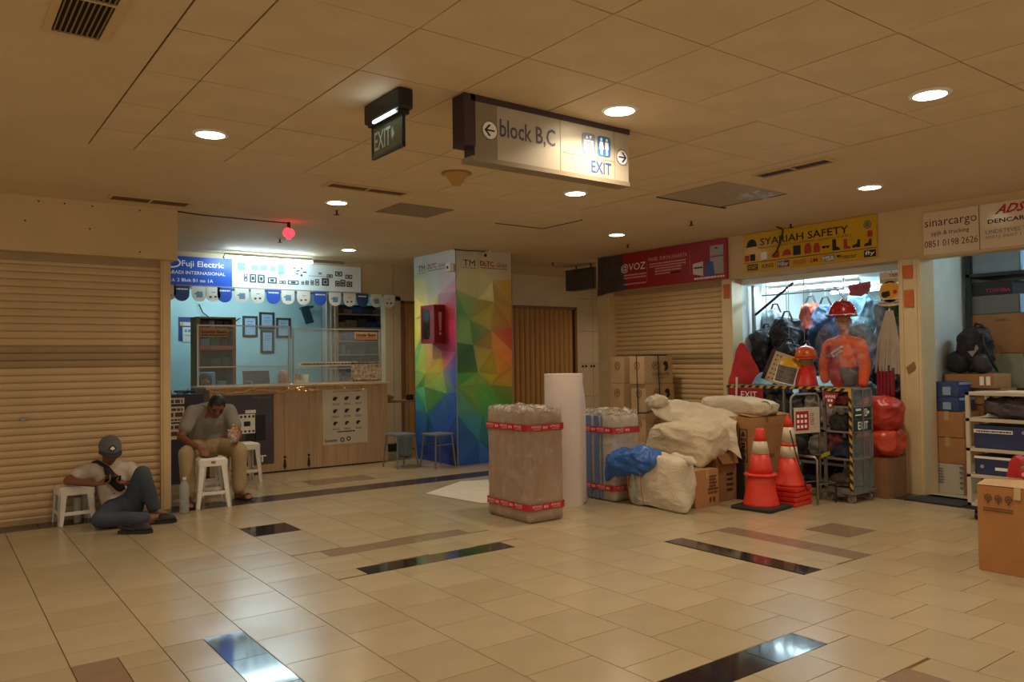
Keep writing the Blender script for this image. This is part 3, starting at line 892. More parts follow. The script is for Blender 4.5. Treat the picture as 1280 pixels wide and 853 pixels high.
# dark box sign past the end of the right row
t = thing('box_sign', 'unlit dark box sign at the far corner beside the red banner', 'sign', (8.4, 9.35, 2.48))
MB().box(8.3, 8.48, 9.03, 9.71, 2.49, 2.82).build('box_case', mat('box_sign_brown', '4a3626', 0.5), t)
MB(facing_x(8.3, 9.71, 0)).box(0.02, 0.66, 2.51, 2.80, 0, 0.004).build('face_panel', mat('box_sign_face', '4c4840', 0.3), t)
text('blok C', facing_x(8.296, 9.71, 0), 0.12, 0.38, 2.62, 2.70, mat('print_dim', '5a564c', 0.5, var=0), t)
MB().cyl((8.39, 9.2, 2.82), (8.39, 9.2, CEIL), 0.012).build('hanger_rod', M_BLACK, t)
MB().cyl((8.39, 9.55, 2.82), (8.39, 9.55, CEIL), 0.012).build('hanger_rod', M_BLACK, t)

# ------------------------------------------------------------------ ceiling fixtures
def vent(label, cx, cy, lx, ly, along, nslat, mslat, mback, border=0.03, two=True, group='ceiling air grilles'):
    t = thing('air_grille', label, 'air vent', (cx, cy, CEIL - 0.012), group=group)
    xf = Matrix.Translation((cx, cy, CEIL - 0.012))
    fr_ = MB(xf).frame4(-lx / 2 - border, lx / 2 + border, -ly / 2 - border, ly / 2 + border, border, 0, 0.010)
    if two:
        fr_.box(-lx / 2, lx / 2, -0.008, 0.008, 0, 0.01) if ly > lx else fr_.box(-0.008, 0.008, -ly / 2, ly / 2, 0, 0.01)
    fr_.build('grille_frame', M_CREAM, t)
    MB(xf).box(-lx / 2, lx / 2, -ly / 2, ly / 2, 0.0085, 0.0105).build('grille_void', mback, t)
    src = None
    for i in range(nslat):
        k = (i + 0.5) / nslat - 0.5
        if src is None:
            mb = MB(xf); k0 = k
            if along == 'y': mb.box(k * lx - 0.003, k * lx + 0.003, -ly / 2, ly / 2, 0.001, 0.009)
            else: mb.box(-lx / 2, lx / 2, k * ly - 0.003, k * ly + 0.003, 0.001, 0.009)
            src = mb.build('louvre', mslat, t)
        else:
            inst(src, ((k - k0) * lx, 0, 0) if along == 'y' else (0, (k - k0) * ly, 0), t)
M_VOID = mat('vent_dark', '1c120c', 0.9)
M_LOUV = mat('vent_louvre', '8a7350', 0.5)
vent('dark slatted air grille at the upper left corner of the ceiling', 0.535, 3.55, 0.19, 0.82, 'y', 9, M_LOUV, M_VOID)
vent('long brown air grille beside the downlight over the electric shop', 3.05, 6.16, 0.70, 0.13, 'x', 3, mat('vent_brown', '7c5c38', 0.6), mat('vent_brown_void', '5a3e22', 0.8))
vent('open two-part air grille beside the torn ceiling hatch', 5.485, 3.65, 0.13, 0.62, 'y', 2, M_STEEL, mat('vent_mid', '4a3624', 0.8), 0.02)
vent('stained air grille on the ceiling above the left shutter', 1.64, 7.68, 0.64, 0.20, 'x', 3, MATS['vent_brown'], MATS['vent_brown_void'])
def hatch(label, pts, m, z=0.006, extra=None):
    t = thing('ceiling_hatch', label, 'ceiling hatch', (sum(p[0] for p in pts) / 4, sum(p[1] for p in pts) / 4, CEIL - z))
    MB(Matrix.Translation((0, 0, 0))).prism(pts, CEIL - z, CEIL - 0.001).build('hatch_board', m, t)
    if extra: extra(t)
hatch('plain grey-brown ceiling hatch right of the brown grille', [(3.57, 6.53), (4.18, 6.56), (4.17, 7.08), (3.575, 7.06)], mat('hatch_grey', '8f7d66', 0.6))
def torn(t):
    MB(Matrix.Translation((0, 0, CEIL - 0.03))).add([(5.95, 4.30, 0.022), (6.18, 4.26, 0.018), (6.24, 4.50, 0.0), (6.05, 4.62, 0.012), (5.93, 4.52, 0.02), (6.1, 4.43, -0.012)],
        [(0, 1, 5), (1, 2, 5), (2, 3, 5), (3, 4, 5), (4, 0, 5)]).build('loose_plastic', film_mat('film_loose', 'cfd3d8', 0.7, bscale=14), t)
    MB(Matrix.Translation((0, 0, 0))).box(5.40, 6.38, 5.005, 5.02, CEIL - 0.01, CEIL).box(6.28, 6.29, 4.26, 5.01, CEIL - 0.01, CEIL).build('open_seam', M_DARKGAP, t)
hatch('ceiling hatch with torn loose plastic near the yellow banner', [(5.40, 4.26), (6.28, 4.26), (6.28, 5.0), (5.40, 5.0)], mat('hatch_tan', 'a8997e', 0.6), extra=torn)
def seam(t):
    MB().box(4.95, 5.62, 6.93, 6.945, CEIL - 0.011, CEIL).box(5.60, 5.615, 6.28, 6.94, CEIL - 0.011, CEIL).build('open_seam', M_DARKGAP, t)
hatch('sagging ceiling board under the block sign, edges open', [(4.95, 6.28), (5.60, 6.28), (5.60, 6.93), (4.95, 6.93)], M_CEIL, extra=seam)
# speaker-like cone on the ceiling, bell, sprinklers, cctv, sensor
t = thing('ceiling_speaker', 'small tan cone fitting on the ceiling left of the block sign', 'ceiling speaker', (3.37, 5.25, CEIL - 0.11))
MB(Matrix.Translation((3.37, 5.25, 0))).lathe([(0.0, CEIL - 0.10), (0.03, CEIL - 0.10), (0.10, CEIL - 0.01), (0.115, CEIL - 0.001)], 20).build('cone', mat('cone_tan', 'b98e50', 0.6), t, smooth=True)
MB(Matrix.Translation((3.37, 5.25, 0))).lathe([(0.105, CEIL - 0.012), (0.12, CEIL - 0.010), (0.12, CEIL - 0.001)], 20).build('rim', mat('cone_rim', '9a7440', 0.6), t)
t = thing('alarm_bell', 'red alarm siren hanging from the ceiling near the tube light', 'alarm', (3.09, 8.1, 2.72))
MB().cyl((3.09, 8.1, 2.80), (3.09, 8.1, CEIL), 0.018).build('stem', M_BLACK, t)
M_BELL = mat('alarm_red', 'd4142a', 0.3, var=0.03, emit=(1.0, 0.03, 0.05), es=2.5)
MB().sphere((3.09, 8.1, 2.765), (0.062, 0.062, 0.05), 18, 10).build('dome', M_BELL, t, smooth=True)
MB().cyl((3.07, 8.03, 2.765), (3.04, 8.0, 2.76), 0.035, 0.045, 14).build('horn', M_BELL, t)
MB().cyl((3.09, 8.1, 2.70), (3.09, 8.1, 2.73), 0.02, 0.03, 12).build('knob', M_BELL, t)
SPR = [('sprinkler head on the ceiling before the yellow banner', 6.67, 5.70), ('sprinkler head near the dark box sign', 7.70, 9.30), ('sprinkler head above the electric shop sign', 3.40, 9.2), ('sprinkler head under the downlight by the brown grille', 3.218, 7.169), ('little sprinkler head above the red banner', 7.3, 7.3), ('little sprinkler head above the yellow banner', 7.75, 5.2)]
for lab, x, y in SPR:
    t = thing('sprinkler_head', lab, 'sprinkler', (x, y, CEIL - 0.06), group='ceiling sprinkler heads')
    xf = Matrix.Translation((x, y, CEIL))
    MB(xf).lathe([(0.03, -0.008), (0.035, -0.002), (0.035, 0.0)], 14).build('collar', M_CREAM, t)
    MB(xf).cyl((0, 0, -0.05), (0, 0, 0), 0.010, n=8).build('stem', M_INK, t)
    MB(xf).lathe([(0.008, -0.056), (0.028, -0.054), (0.028, -0.050), (0.008, -0.050)], 12).build('deflector', M_INK, t)
MB().tube([(1.96, 8.05, 2.872), (2.2, 8.1, 2.868), (2.5, 8.06, 2.862), (2.8, 8.11, 2.87), (3.09, 8.1, 2.87)], 0.006).build('ceiling_cable', M_INK, label='dark cable stapled to the ceiling leading to the red alarm', cat='cable')

# ------------------------------------------------------------------ the printed column
X0, X1, Y0, Y1 = 5.66, 6.585, 8.86, 9.97
t = thing('column', 'square column wrapped in a colourful low-poly print', 'column', ((X0 + X1) / 2, (Y0 + Y1) / 2, 0))
M_PRINT = mat('column_print', 'ffffff', 0.38, var=0.0, attr='print')
MB().box(X0 + .004, X1 - .004, Y0 + .004, Y1 - .004, 0, CEIL).build('core', mat('column_core', 'b8a888', 0.6), t)
W_, BL, GN, DG, YE, GO, RD, MG, OR, LG, TE, NV = [lin(hx(c)) for c in ('ccc6ba', '2c5cb0', '3f9a4a', '1d6648', 'd4c432', 'd0a838', 'cc303c', 'b01e66', 'd87438', '8cbc60', '3c8c98', '1e3a90')]
PK = lin(hx('d08aa8')); PW = lin(hx('bcc8c0')); YW = lin(hx('d8d8a0')); PU = lin(hx('5a3a90'))
leftpts = [(0.2, 2.8, PW), (1.0, 2.8, W_), (0.1, 2.35, YW), (0.6, 2.4, PW), (0.95, 2.3, PK), (0.1, 2.0, YE), (0.45, 2.1, YE), (0.75, 2.0, MG), (1.05, 2.0, RD), (0.1, 1.6, LG), (0.6, 1.6, MG), (0.95, 1.6, MG), (0.75, 1.75, RD), (1.05, 1.45, PU),
           (0.1, 1.4, GN), (0.25, 1.3, YE), (0.55, 1.3, YE), (0.75, 1.42, RD), (0.75, 1.2, YE), (1.0, 1.2, BL), (0.1, 1.0, GN), (0.4, 1.0, LG), (0.75, 1.05, GN), (1.05, 0.9, BL), (0.1, 0.75, TE), (0.4, 0.8, GN), (0.8, 0.7, BL), (0.2, 0.5, BL), (0.6, 0.45, BL), (1.05, 0.5, BL), (0.3, 0.1, NV), (0.9, 0.1, NV)]
frontpts = [(0.1, 2.8, W_), (0.8, 2.8, W_), (0.1, 2.45, YW), (0.5, 2.4, YW), (0.85, 2.4, GO), (0.05, 2.1, GN), (0.2, 2.0, LG), (0.45, 2.1, YE), (0.75, 2.1, GO), (0.1, 1.7, LG), (0.3, 1.75, GN), (0.5, 1.7, GO), (0.82, 1.75, RD), (0.9, 1.6, OR), (0.12, 1.45, DG), (0.25, 1.5, DG), (0.5, 1.5, GO), (0.75, 1.4, OR),
           (0.1, 1.2, GN), (0.35, 1.2, LG), (0.6, 1.25, YE), (0.85, 1.2, OR), (0.2, 0.95, LG), (0.5, 0.9, GN), (0.8, 0.95, GN), (0.9, 1.05, YE), (0.1, 0.65, TE), (0.5, 0.65, GN), (0.85, 0.7, GN), (0.1, 0.4, BL), (0.5, 0.4, TE), (0.85, 0.35, BL), (0.3, 0.08, BL), (0.8, 0.08, NV)]
def printface(xf, w, pts, seed, name):
    """low-poly triangles: a jittered point grid, each triangle one flat colour"""
    r = random.Random(seed)
    NX, NZ = 3, 9
    P_ = {}
    for i in range(NX + 1):
        for j in range(NZ + 1):
            u = w * i / NX; v = CEIL * j / NZ
            if 0 < i < NX: u += r.uniform(-.36, .36) * w / NX
            if 0 < j < NZ: v += r.uniform(-.38, .38) * CEIL / NZ
            P_[i, j] = (u, v)
    def colour(u, v):
        sw = 0; c = [0, 0, 0]
        for a, b, k in pts:
            ww = 1 / (((a - u) ** 2 + ((b - v) * 1.0) ** 2) ** 2.2 + 1e-4)
            sw += ww
            for q in range(3): c[q] += k[q] * ww
        return [q / sw for q in c]
    mb = MB(xf); fc = []
    vs = []; fs = []
    for i in range(NX):
        for j in range(NZ):
            q = [P_[i, j], P_[i + 1, j], P_[i + 1, j + 1], P_[i, j + 1]]
            tri = ((0, 1, 2), (0, 2, 3)) if r.random() < 0.5 else ((0, 1, 3), (1, 2, 3))
            for tr in tri:
                top = sum(q[k][1] for k in tr) / 3
                g = 1 + (r.uniform(-0.32, 0.30) if top < 2.3 else r.uniform(-0.04, 0.04))
                # split each triangle about its centre for the crystal look
                a, b, c = (q[k] for k in tr)
                cu, cv = (a[0] + b[0] + c[0]) / 3, (a[1] + b[1] + c[1]) / 3
                b0 = len(vs)
                vs += [(*a, 0), (*b, 0), (*c, 0), (cu, cv, 0)]
                for e in ((0, 1), (1, 2), (2, 0)):
                    fs.append((b0 + e[0], b0 + e[1], b0 + 3))
                    g2 = g * (1 + (r.uniform(-0.05, 0.05) if top < 2.3 else 0))
                    cs = []
                    for pu, pv, kk in ((*vs[b0 + e[0]][:2], 0.94), (*vs[b0 + e[1]][:2], 0.98), (cu, cv, 1.08)):
                        k = [0.45 * a_ + 0.55 * b_ for a_, b_ in zip(colour(pu, pv), colour(cu, cv))]; kk = kk if top < 2.3 else 1.0
                        cs.append(tuple(min(1, max(0, x * g2 * kk)) for x in k))
                    fc.append(cs)
    mb.add(vs, fs)
    mb.fc = fc
    return mb.build(name, M_PRINT, t)
fl = facing_x(X0, Y1, 0); ff = facing_y(X0, Y0, 0)
printface(fl, Y1 - Y0, leftpts, 21, 'printed_wrap')
printface(ff, X1 - X0, frontpts, 33, 'printed_wrap')
MB().box(X0 - 0.004, X0 + 0.006, Y0 - 0.004, Y0 + 0.006, 0, CEIL).box(X1 - 0.012, X1 + 0.004, Y0 - 0.006, Y0 + 0.01, 0, CEIL).build('edge_trim', M_GREY, t)
for xf, w, n in ((fl, Y1 - Y0, 0), (ff, X1 - X0, 0)):
    text('TM', xf, 0.12, 0.31, 2.66, 2.745, M_INK, t, n=0.001, bold=0.0)
    MB(xf).box(0.11, 0.32, 2.635, 2.641, 0.001, 0.002).box(0.355, 0.359, 2.62, 2.77, 0.001, 0.002).build('rule', M_INK, t)
    text('DLTC', xf, 0.39, 0.62, 2.675, 2.745, M_INKR, t, n=0.001, bold=0.03)
    text('- Glodok', xf, 0.63, 0.85, 2.675, 2.735, mat('print_wine', '6a1828', 0.5, var=0), t, n=0.001, shear=0.25)
    lines([(2.645, 0.012)], xf, 0.40, 0.84, M_INKG, t, 0.001, 12)
# red fire cabinet on its left face
t = thing('fire_cabinet', 'red fire alarm cabinet with glass window on the column', 'fire cabinet', (5.55, 9.42, 1.62))
M_FIRE = mat('fire_red', '7d1016', 0.35, var=0.04)
MB().box(5.50, X0 - 0.005, 9.14, 9.50, 1.63, 2.15).build('cabinet_body', M_FIRE, t)
fc_ = facing_x(5.50, 9.50, 0)
MB(fc_).frame4(0.0, 0.36, 1.63, 2.15, 0.03, 0.0, 0.012).build('door_rim', M_FIRE, t)
rsq(MB(fc_), 0.05, 0.22, 1.69, 2.09, 0.05, 0.0, 0.006).build('window', mat('smoked_glass', '1e2422', 0.08, var=0.1), t)
MB(fc_).box(0.25, 0.33, 1.72, 2.06, 0.0, 0.004).build('plate', M_FIRE, t)
f2 = facing_y(5.50, 9.14, 0)
MB(f2).prism([(0.055, 2.05), (0.105, 2.05), (0.095, 1.80), (0.07, 1.80)], 0, 0.004).build('white_stripe', mat('sign_pinkwhite', 'c88a80', 0.5, var=0), t)
MB(f2).disc(0.08, 1.76, 0.02, 0, 0.004).build('white_dot', MATS['sign_pinkwhite'], t)
t = thing('wall_sensor', 'small white sensor box on the upper column edge', 'sensor', (5.64, 8.94, 2.58))
MB().rbox(5.59, X0 - .006, 8.88, 9.0, 2.58, 2.69, 0.012).build('case', M_WHITEP, t)
MB(facing_x(5.59, 9.0, 0)).disc(0.05, 2.635, 0.022, 0, 0.004, 14).build('eye', M_INK, t)
t = thing('security_camera', 'small white security camera on top of the column', 'camera', (6.08, 8.74, 2.80))
xf = frame((6.08, 8.72, 2.835), (0.75, 0.45, 0.5), (-0.45, 0.8, 0.0))
MB(xf).box(-0.075, 0.075, -0.028, 0.028, -0.026, 0.026).build('camera_body', M_WHITEP, t)
MB(xf).cyl((-0.085, 0, 0), (-0.07, 0, 0), 0.022).build('camera_lens', M_INK, t)
MB().cyl((6.10, 8.75, 2.85), (6.12, 8.80, CEIL - .001), 0.01).build('mount', M_WHITEP, t)
MB().tube([(5.62, 8.84, 2.866), (5.8, 8.80, 2.855), (5.95, 8.83, 2.868), (6.05, 8.78, 2.862), (6.1, 8.8, 2.866)], 0.006).build('camera_cable', M_INK, label='loose black cable along the column top', cat='cable')
# ------------------------------------------------------------------ electric shop: sign, valance, tube
t = thing('shop_sign', 'long blue and white electric shop sign under the bright tube', 'sign', (3.9, 10.9, 2.42))
fe = facing_y(0, 10.90, 0)
M_FUJI = mat('sign_blue', '1c50b8', 0.4, var=0.03)
M_FUJIW = mat('sign_white', 'dfe6e6', 0.4, var=0.02)
MB(fe).box(2.05, 3.36, 2.43, 2.81, -0.03, 0.0).build('blue_panel', M_FUJI, t)
MB(fe).box(3.362, 5.27, 2.43, 2.81, -0.03, 0.0).build('white_panel', M_FUJIW, t)
MB(fe).box(2.05, 5.28, 2.415, 2.432, -0.03, 0.012).box(5.27, 5.285, 2.43, 2.81, -0.03, 0.012).build('sign_edge', M_GREY, t)
text('Fuji Electric', fe, 2.71, 3.25, 2.655, 2.755, M_INKW, t, n=0.0, bold=0.012)
MB(fe).ring(2.58, 2.72, 0.12, 0.02, 0.0, 0.002, ry=0.07).build('emblem', M_INKW, t)
text('PT. REY ABADI INTERNASIONAL', fe, 2.30, 3.27, 2.575, 2.62, M_INKW, t, n=0.0, bold=0.012)
text('LTC Lt. 2 Blok B1 no 1A', fe, 2.42, 3.11, 2.475, 2.52, M_INKW, t, n=0.0, bold=0.012)
M_PIC = mat('picture_steelblue', '6a8aa6', 0.5, var=0.1, scale=40)
M_PIC2 = mat('picture_charcoal', '3a3d42', 0.5, var=0.1, scale=40)
for u, v, w, h in [(3.43, 2.665, 0.11, 0.11), (3.62, 2.68, 0.10, 0.07), (3.75, 2.68, 0.10, 0.08), (3.88, 2.68, 0.08, 0.07), (4.00, 2.64, 0.085, 0.14)]:
    MB(fe).box(u, u + w, v, v + h, 0, 0.003).box(u + 0.01, u + w - 0.01, v + 0.02, v + h - 0.02, 0.003, 0.005).build('device_picture', M_PIC, t)
rnd = random.Random(3)
mb = MB(fe)
for k in range(9):
    u, v = 4.22 + rnd.uniform(0, 0.17), 2.62 + rnd.uniform(0, 0.13)
    mb.box(u, u + 0.03, v, v + 0.018, 0, 0.003)
mb.build('device_cluster_picture', M_PIC2, t)
for u, v, w, h in [(4.60, 2.67, 0.05, 0.03), (4.73, 2.63, 0.09, 0.05), (4.86, 2.66, 0.11, 0.07), (5.02, 2.63, 0.11, 0.06), (3.52, 2.52, 0.05, 0.10), (3.60, 2.505, 0.09, 0.12), (3.71, 2.505, 0.10, 0.12), (3.85, 2.505, 0.13, 0.09),
                   (4.02, 2.505, 0.09, 0.05), (4.14, 2.505, 0.16, 0.06), (4.34, 2.51, 0.04, 0.05), (4.40, 2.51, 0.05, 0.06), (4.48, 2.51, 0.05, 0.07), (4.55, 2.51, 0.06, 0.09), (4.65, 2.51, 0.11, 0.11), (4.86, 2.51, 0.07, 0.08), (4.94, 2.51, 0.08, 0.10), (5.04, 2.51, 0.09, 0.08)]:
    mb = MB(fe).frame4(u, u + w, v, v + h, min(w, h) * 0.22, 0, 0.003)
    mb.box(u + w * .3, u + w * .7, v + h * .3, v + h * .7, 0, 0.003).build('device_picture', M_PIC2, t)
lines([(2.63, 0.008)], fe, 3.43, 3.60, M_INKG, t, 0.0, 2); lines([(2.63, 0.008)], fe, 3.82, 4.1, M_INKG, t, 0.0, 5); lines([(2.64, 0.008)], fe, 4.45, 4.75, M_INKG, t, 0.0, 7)

# scalloped valance, each flag a part
t = thing('valance', 'row of rounded blue and white paper flags under the electric shop sign', 'valance', (4.1, 10.87, 2.21))
fv = facing_y(0, 10.87, 0)
FX = [2.53, 2.70, 2.92, 3.10, 3.25, 3.48, 3.70, 3.92, 4.13, 4.36, 4.61, 4.84, 5.07, 5.28, 5.51, 5.73]
KIND = 'cnwwbwwbwwbwwbww'
M_FNAVY = mat('flag_blue', '2450b4', 0.5, var=0.03); M_FNV = mat('flag_navy', '24386e', 0.5, var=0.03); M_FWH = mat('flag_white', 'd9d6cc', 0.5, var=0.03); M_FCR = mat('flag_cream', 'b8a888', 0.5)
for i, (x, k) in enumerate(zip(FX, KIND)):
    w = 0.096; tz = 2.415 ; bz = 2.215
    pts = [(x - w, tz), (x - w, bz + w)] + [(x + w * math.cos(math.radians(a)), bz + w + w * math.sin(math.radians(a))) for a in range(180 + 15, 360, 15)] + [(x + w, bz + w), (x + w, tz)]
    fl_ = MB(fv).prism(pts, 0, 0.003).build('flag', {'c': M_FCR, 'n': M_FNV, 'b': M_FNAVY if i < 13 else M_FNV, 'w': M_FWH}[k], t)
    if k in 'bn':
        lines([(2.365, 0.018)], fv, x - 0.07, x + 0.075, M_INKW, fl_, 0.003, i)
    elif i % 3 == 2 or i in (5, 8):
        MB(fv).box(x - 0.035, x + 0.045, 2.27, 2.35, 0.003, 0.005).box(x - 0.06, x - 0.035, 2.31, 2.33, 0.003, 0.005).build('flag_picture', MATS['picture_steelblue'], fl_)
    else:
        MB(fv).box(x - 0.05, x - 0.02, 2.27, 2.295, 0.003, 0.005).box(x + 0.015, x + 0.045, 2.275, 2.30, 0.003, 0.005).box(x - 0.02, x + 0.03, 2.345, 2.352, 0.003, 0.004).build('flag_picture', M_PIC2, fl_)
MB().box(2.0, 5.88, 10.872, 10.90, 2.405, 2.418).build('valance_rail', M_GREY, t)
tube_light('glaring white tube in front of the blue and white shop sign', (3.16, 10.55, 2.79), (4.36, 10.55, 2.79), 62, r=0.017)
MB().box(4.38, 4.85, 10.55, 10.6, 2.80, 2.835).build('conduit', M_GREY, label='grey conduit box right of the glaring shop tube', cat='conduit')

# counter
M_WOOD = mat('counter_laminate', 'b39672', 0.5, var=0.12, scale=6.0, stretch=(7, 7, 0.35))
M_WOOD2 = mat('counter_laminate_top', 'c4ab86', 0.4, var=0.06, scale=6)
t = thing('shop_counter', 'light wood shop counter with posters on its front', 'counter', (3.97, 10.2, 0))
for a, b in ((2.77, 3.70), (3.704, 4.02), (4.024, 5.17)):
    MB().box(a, b, 9.88, 9.91, 0.02, 1.085).build('front_board', M_WOOD, t)
MB().box(2.77, 2.80, 9.91, 10.5, 0.02, 1.085).build('side_board', M_WOOD, t)
MB().box(5.14, 5.17, 9.91, 10.5, 0.02, 1.085).build('side_board', M_WOOD, t)
MB().box(2.72, 5.21, 9.85, 10.52, 1.085, 1.11).build('countertop', M_WOOD2, t)
MB().box(2.8, 5.14, 9.93, 10.5, 0.0, 0.02).build('plinth', M_BLACK, t)
fcn = facing_y(0, 9.88, 0)
for x in (3.70, 4.02):
    mb = MB(fcn).box(x - 0.008, x + 0.008, 0.04, 0.16, 0, 0.012).disc(x, 0.19, 0.016, 0, 0.012, 10).prism([(x - 0.02, 0.06), (x + 0.02, 0.06), (x + 0.008, 0.16), (x - 0.008, 0.16)], 0, 0.01)
    mb.build('latch_bolt', M_INK, t)
po = MB(fcn).box(2.90, 3.56, 0.12, 1.0, 0, 0.004).build('dark_poster', mat('poster_dark', '4a4450', 0.35, var=0.25, scale=1.2), t)
MB(fcn).box(3.12, 3.32, 0.52, 0.76, 0.004, 0.007).box(3.20, 3.33, 0.77, 0.81, 0.004, 0.006).build('contactor_picture', M_INKW, po)
mb = MB(fcn).box(3.18, 3.26, 0.61, 0.67, 0.007, 0.009)
for k in range(4): mb.box(3.135 + k * 0.05, 3.16 + k * 0.05, 0.715, 0.745, 0.007, 0.009).box(3.135 + k * 0.05, 3.16 + k * 0.05, 0.535, 0.56, 0.007, 0.009)
mb.build('contactor_detail', M_INK, po)
MB(fcn).box(3.32, 3.45, 0.42, 0.74, 0.004, 0.006).box(3.2, 3.33, 0.36, 0.52, 0.004, 0.006).build('contactor_dark_blocks', M_INK, po)  # black blocks printed beside and below the contactor picture
lines([(0.95, 0.02)], fcn, 3.30, 3.52, M_INKG, po, 0.004, 2)
MB(fcn).box(3.36, 3.46, 0.22, 0.235, 0.004, 0.006).box(3.40, 3.42, 0.15, 0.22, 0.004, 0.006).build('poster_mark', M_INKW, po)
po = MB(fcn).box(4.215, 4.86, 0.30, 1.03, 0, 0.004).build('pale_poster', mat('poster_pale', 'c4bca8', 0.35, var=0.06, scale=3), t)
text('product line', fcn, 4.36, 4.75, 0.985, 1.01, M_INK, po, n=0.004)
mb = MB(fcn)
for i in range(3):
    for j in range(3):
        u, v = 4.38 + i * 0.165, 0.90 - j * 0.165
        mb.disc(u, v, 0.028 - 0.005 * j, 0.004, 0.007, 8, ry=0.022).box(u - 0.01, u + 0.04, v + 0.005, v + 0.03, 0.004, 0.007)
mb.build('product_pictures', M_BOOT, po, kind='stuff')
for i in range(3):
    for j in range(3):
        lines([(0.835 - j * 0.165, 0.008), (0.82 - j * 0.165, 0.008)], fcn, 4.35 + i * 0.165, 4.45 + i * 0.165, M_INKG, po, 0.004, i * 3 + j)
lines([(0.455, 0.018)], fcn, 4.42, 4.68, M_INK, po, 0.004, 4)
text('Schneider', fcn, 4.24, 4.42, 0.335, 0.375, mat('print_darkgreen', '3a3a30', 0.5, var=0), po, n=0.004, bold=0.02)
MB(fcn).ring(4.49, 0.355, 0.03, 0.012, 0.004, 0.006).ring(4.58, 0.365, 0.03, 0.012, 0.004, 0.006).build('round_marks', M_INK, po)

# tinsel garland on the counter edge
rnd = random.Random(5)
gar = [(2.72 + 2.3 * k / 40, 9.835, 1.085 - 0.045 * abs(math.sin(k * 0.31)) - 0.01 * (k % 3)) for k in range(41)]
mb = MB().tube(gar, 0.004, 4)
for p in gar:
    for q in range(12):
        c = Vector(p) + Vector((rnd.uniform(-.03, .03), rnd.uniform(-.012, .008), rnd.uniform(-.02, .02)))
        d = Vector((rnd.uniform(-1, 1), rnd.uniform(-1, .3), rnd.uniform(-1, 1))).normalized() * rnd.uniform(0.012, 0.03)
        s = d.orthogonal().normalized() * 0.004
        mb.add([c, c + s, c + d + s, c + d], [(0, 1, 2, 3)])
mb.build('tinsel_garland', mat('tinsel_gold', 'd8b070', 0.18, metal=0.9, var=0.05), label='sparkling gold tinsel garland along the counter edge', cat='garland')

# acrylic screens on the counter
M_GLASS = mat('acrylic_clear', 'cfe4e2', 0.06, var=0.0, alpha=0.10, spec=0.8)
M_ALU = mat('aluminium', 'b0aca0', 0.3, metal=0.7, var=0.03)
def screen(label, x0, x1, z1, zm):
    t = thing('acrylic_screen', label, 'screen', ((x0 + x1) / 2, 9.97, 1.11), group='acrylic screens on the counter')
    f = facing_y(0, 9.96, 0)
    MB(f).frame4(x0, x1, 1.112, z1, 0.018, -0.02, 0.0).build('screen_frame', M_ALU, t)
    MB(f).box(x0 + 0.018, x1 - 0.018, zm, zm + 0.012, -0.015, 0.0).build('middle_bar', M_ALU, t)
    MB(f).box(x0 + 0.018, x1 - 0.018, 1.13, z1 - 0.018, -0.011, -0.008).build('clear_pane', M_GLASS, t)
    return t, f
s1, f = screen('left acrylic screen on the counter with dark sticker strip', 2.65, 3.81, 1.87, 1.345)
MB(f).box(2.69, 3.02, 1.72, 1.83, -0.007, -0.004).build('sticker', mat('sticker_tan2', 'b08a64', 0.5), s1)
text('Schneider Electric', f, 2.70, 3.01, 1.765, 1.80, M_INK, s1, n=-0.004, bold=0.03)
lines([(1.735, 0.014)], f, 2.70, 3.01, M_INK, s1, -0.004, 2)
s2, f = screen('right acrylic screen on the counter with a paper price strip', 3.85, 5.11, 1.845, 1.30)
MB(f).box(4.72, 5.06, 1.70, 1.80, -0.007, -0.004).build('sticker', MATS['sticker_tan2'], s2)
text('Schneider Electric', f, 4.74, 5.04, 1.74, 1.785, M_INK, s2, n=-0.004, bold=0.03)
lines([(1.715, 0.012)], f, 4.74, 5.04, M_INKR, s2, -0.004, 2)
M_PAPER = mat('paper_beige', 'cfc4ac', 0.6, var=0.05)
st = MB(f).box(3.92, 4.75, 1.345, 1.395, 0.0, 0.003).build('paper_strip', M_PAPER, s2)
lines([(1.36, 0.02)], f, 3.96, 4.72, M_INK, st, 0.003, 21)
st = MB(f).box(4.66, 5.12, 1.125, 1.39, 0.0, 0.004).build('printed_card', mat('card_busy', 'a89c86', 0.4, var=0.5, scale=22), s2)
lines([(1.13, 0.016), (1.365, 0.014)], f, 4.68, 5.1, M_INK, st, 0.004, 23)

# things on and behind the counter
def lathe_thing(name, label, cat, x, y, z, prof, m, n=16, group=None):
    return MB(Matrix.Translation((x, y, z))).lathe(prof, n).build(name, m, smooth=True, sharp=50, label=label, cat=cat, group=group)
lathe_thing('paper_cup', 'white paper cup on the counter behind the right screen', 'cup', 4.08, 10.12, 1.111, [(0.030, 0), (0.042, 0.11), (0.045, 0.112), (0.045, 0.118), (0.0, 0.12)], M_WHITEP)
t = thing('brochure_holder', 'small brochure holder beside the white cup', 'holder', (3.98, 10.12, 1.111))
MB().box(3.93, 4.03, 10.09, 10.13, 1.111, 1.16).build('tray', M_CARD3, t)
MB(place(3.98, 10.12, 1.12, 0, -0.2)).box(-0.04, 0.0, -0.006, 0, 0, 0.13).box(0.005, 0.045, -0.006, 0, 0, 0.12).build('brochures', M_CARD2, t)
lathe_thing('tissue_jar', 'pinkish jar on the counter left of the white cup', 'jar', 3.79, 10.15, 1.111, [(0.05, 0), (0.07, 0.03), (0.075, 0.10), (0.05, 0.16), (0.03, 0.19), (0.0, 0.195)], mat('jar_pink', 'a8786c', 0.5, var=0.2, scale=30))
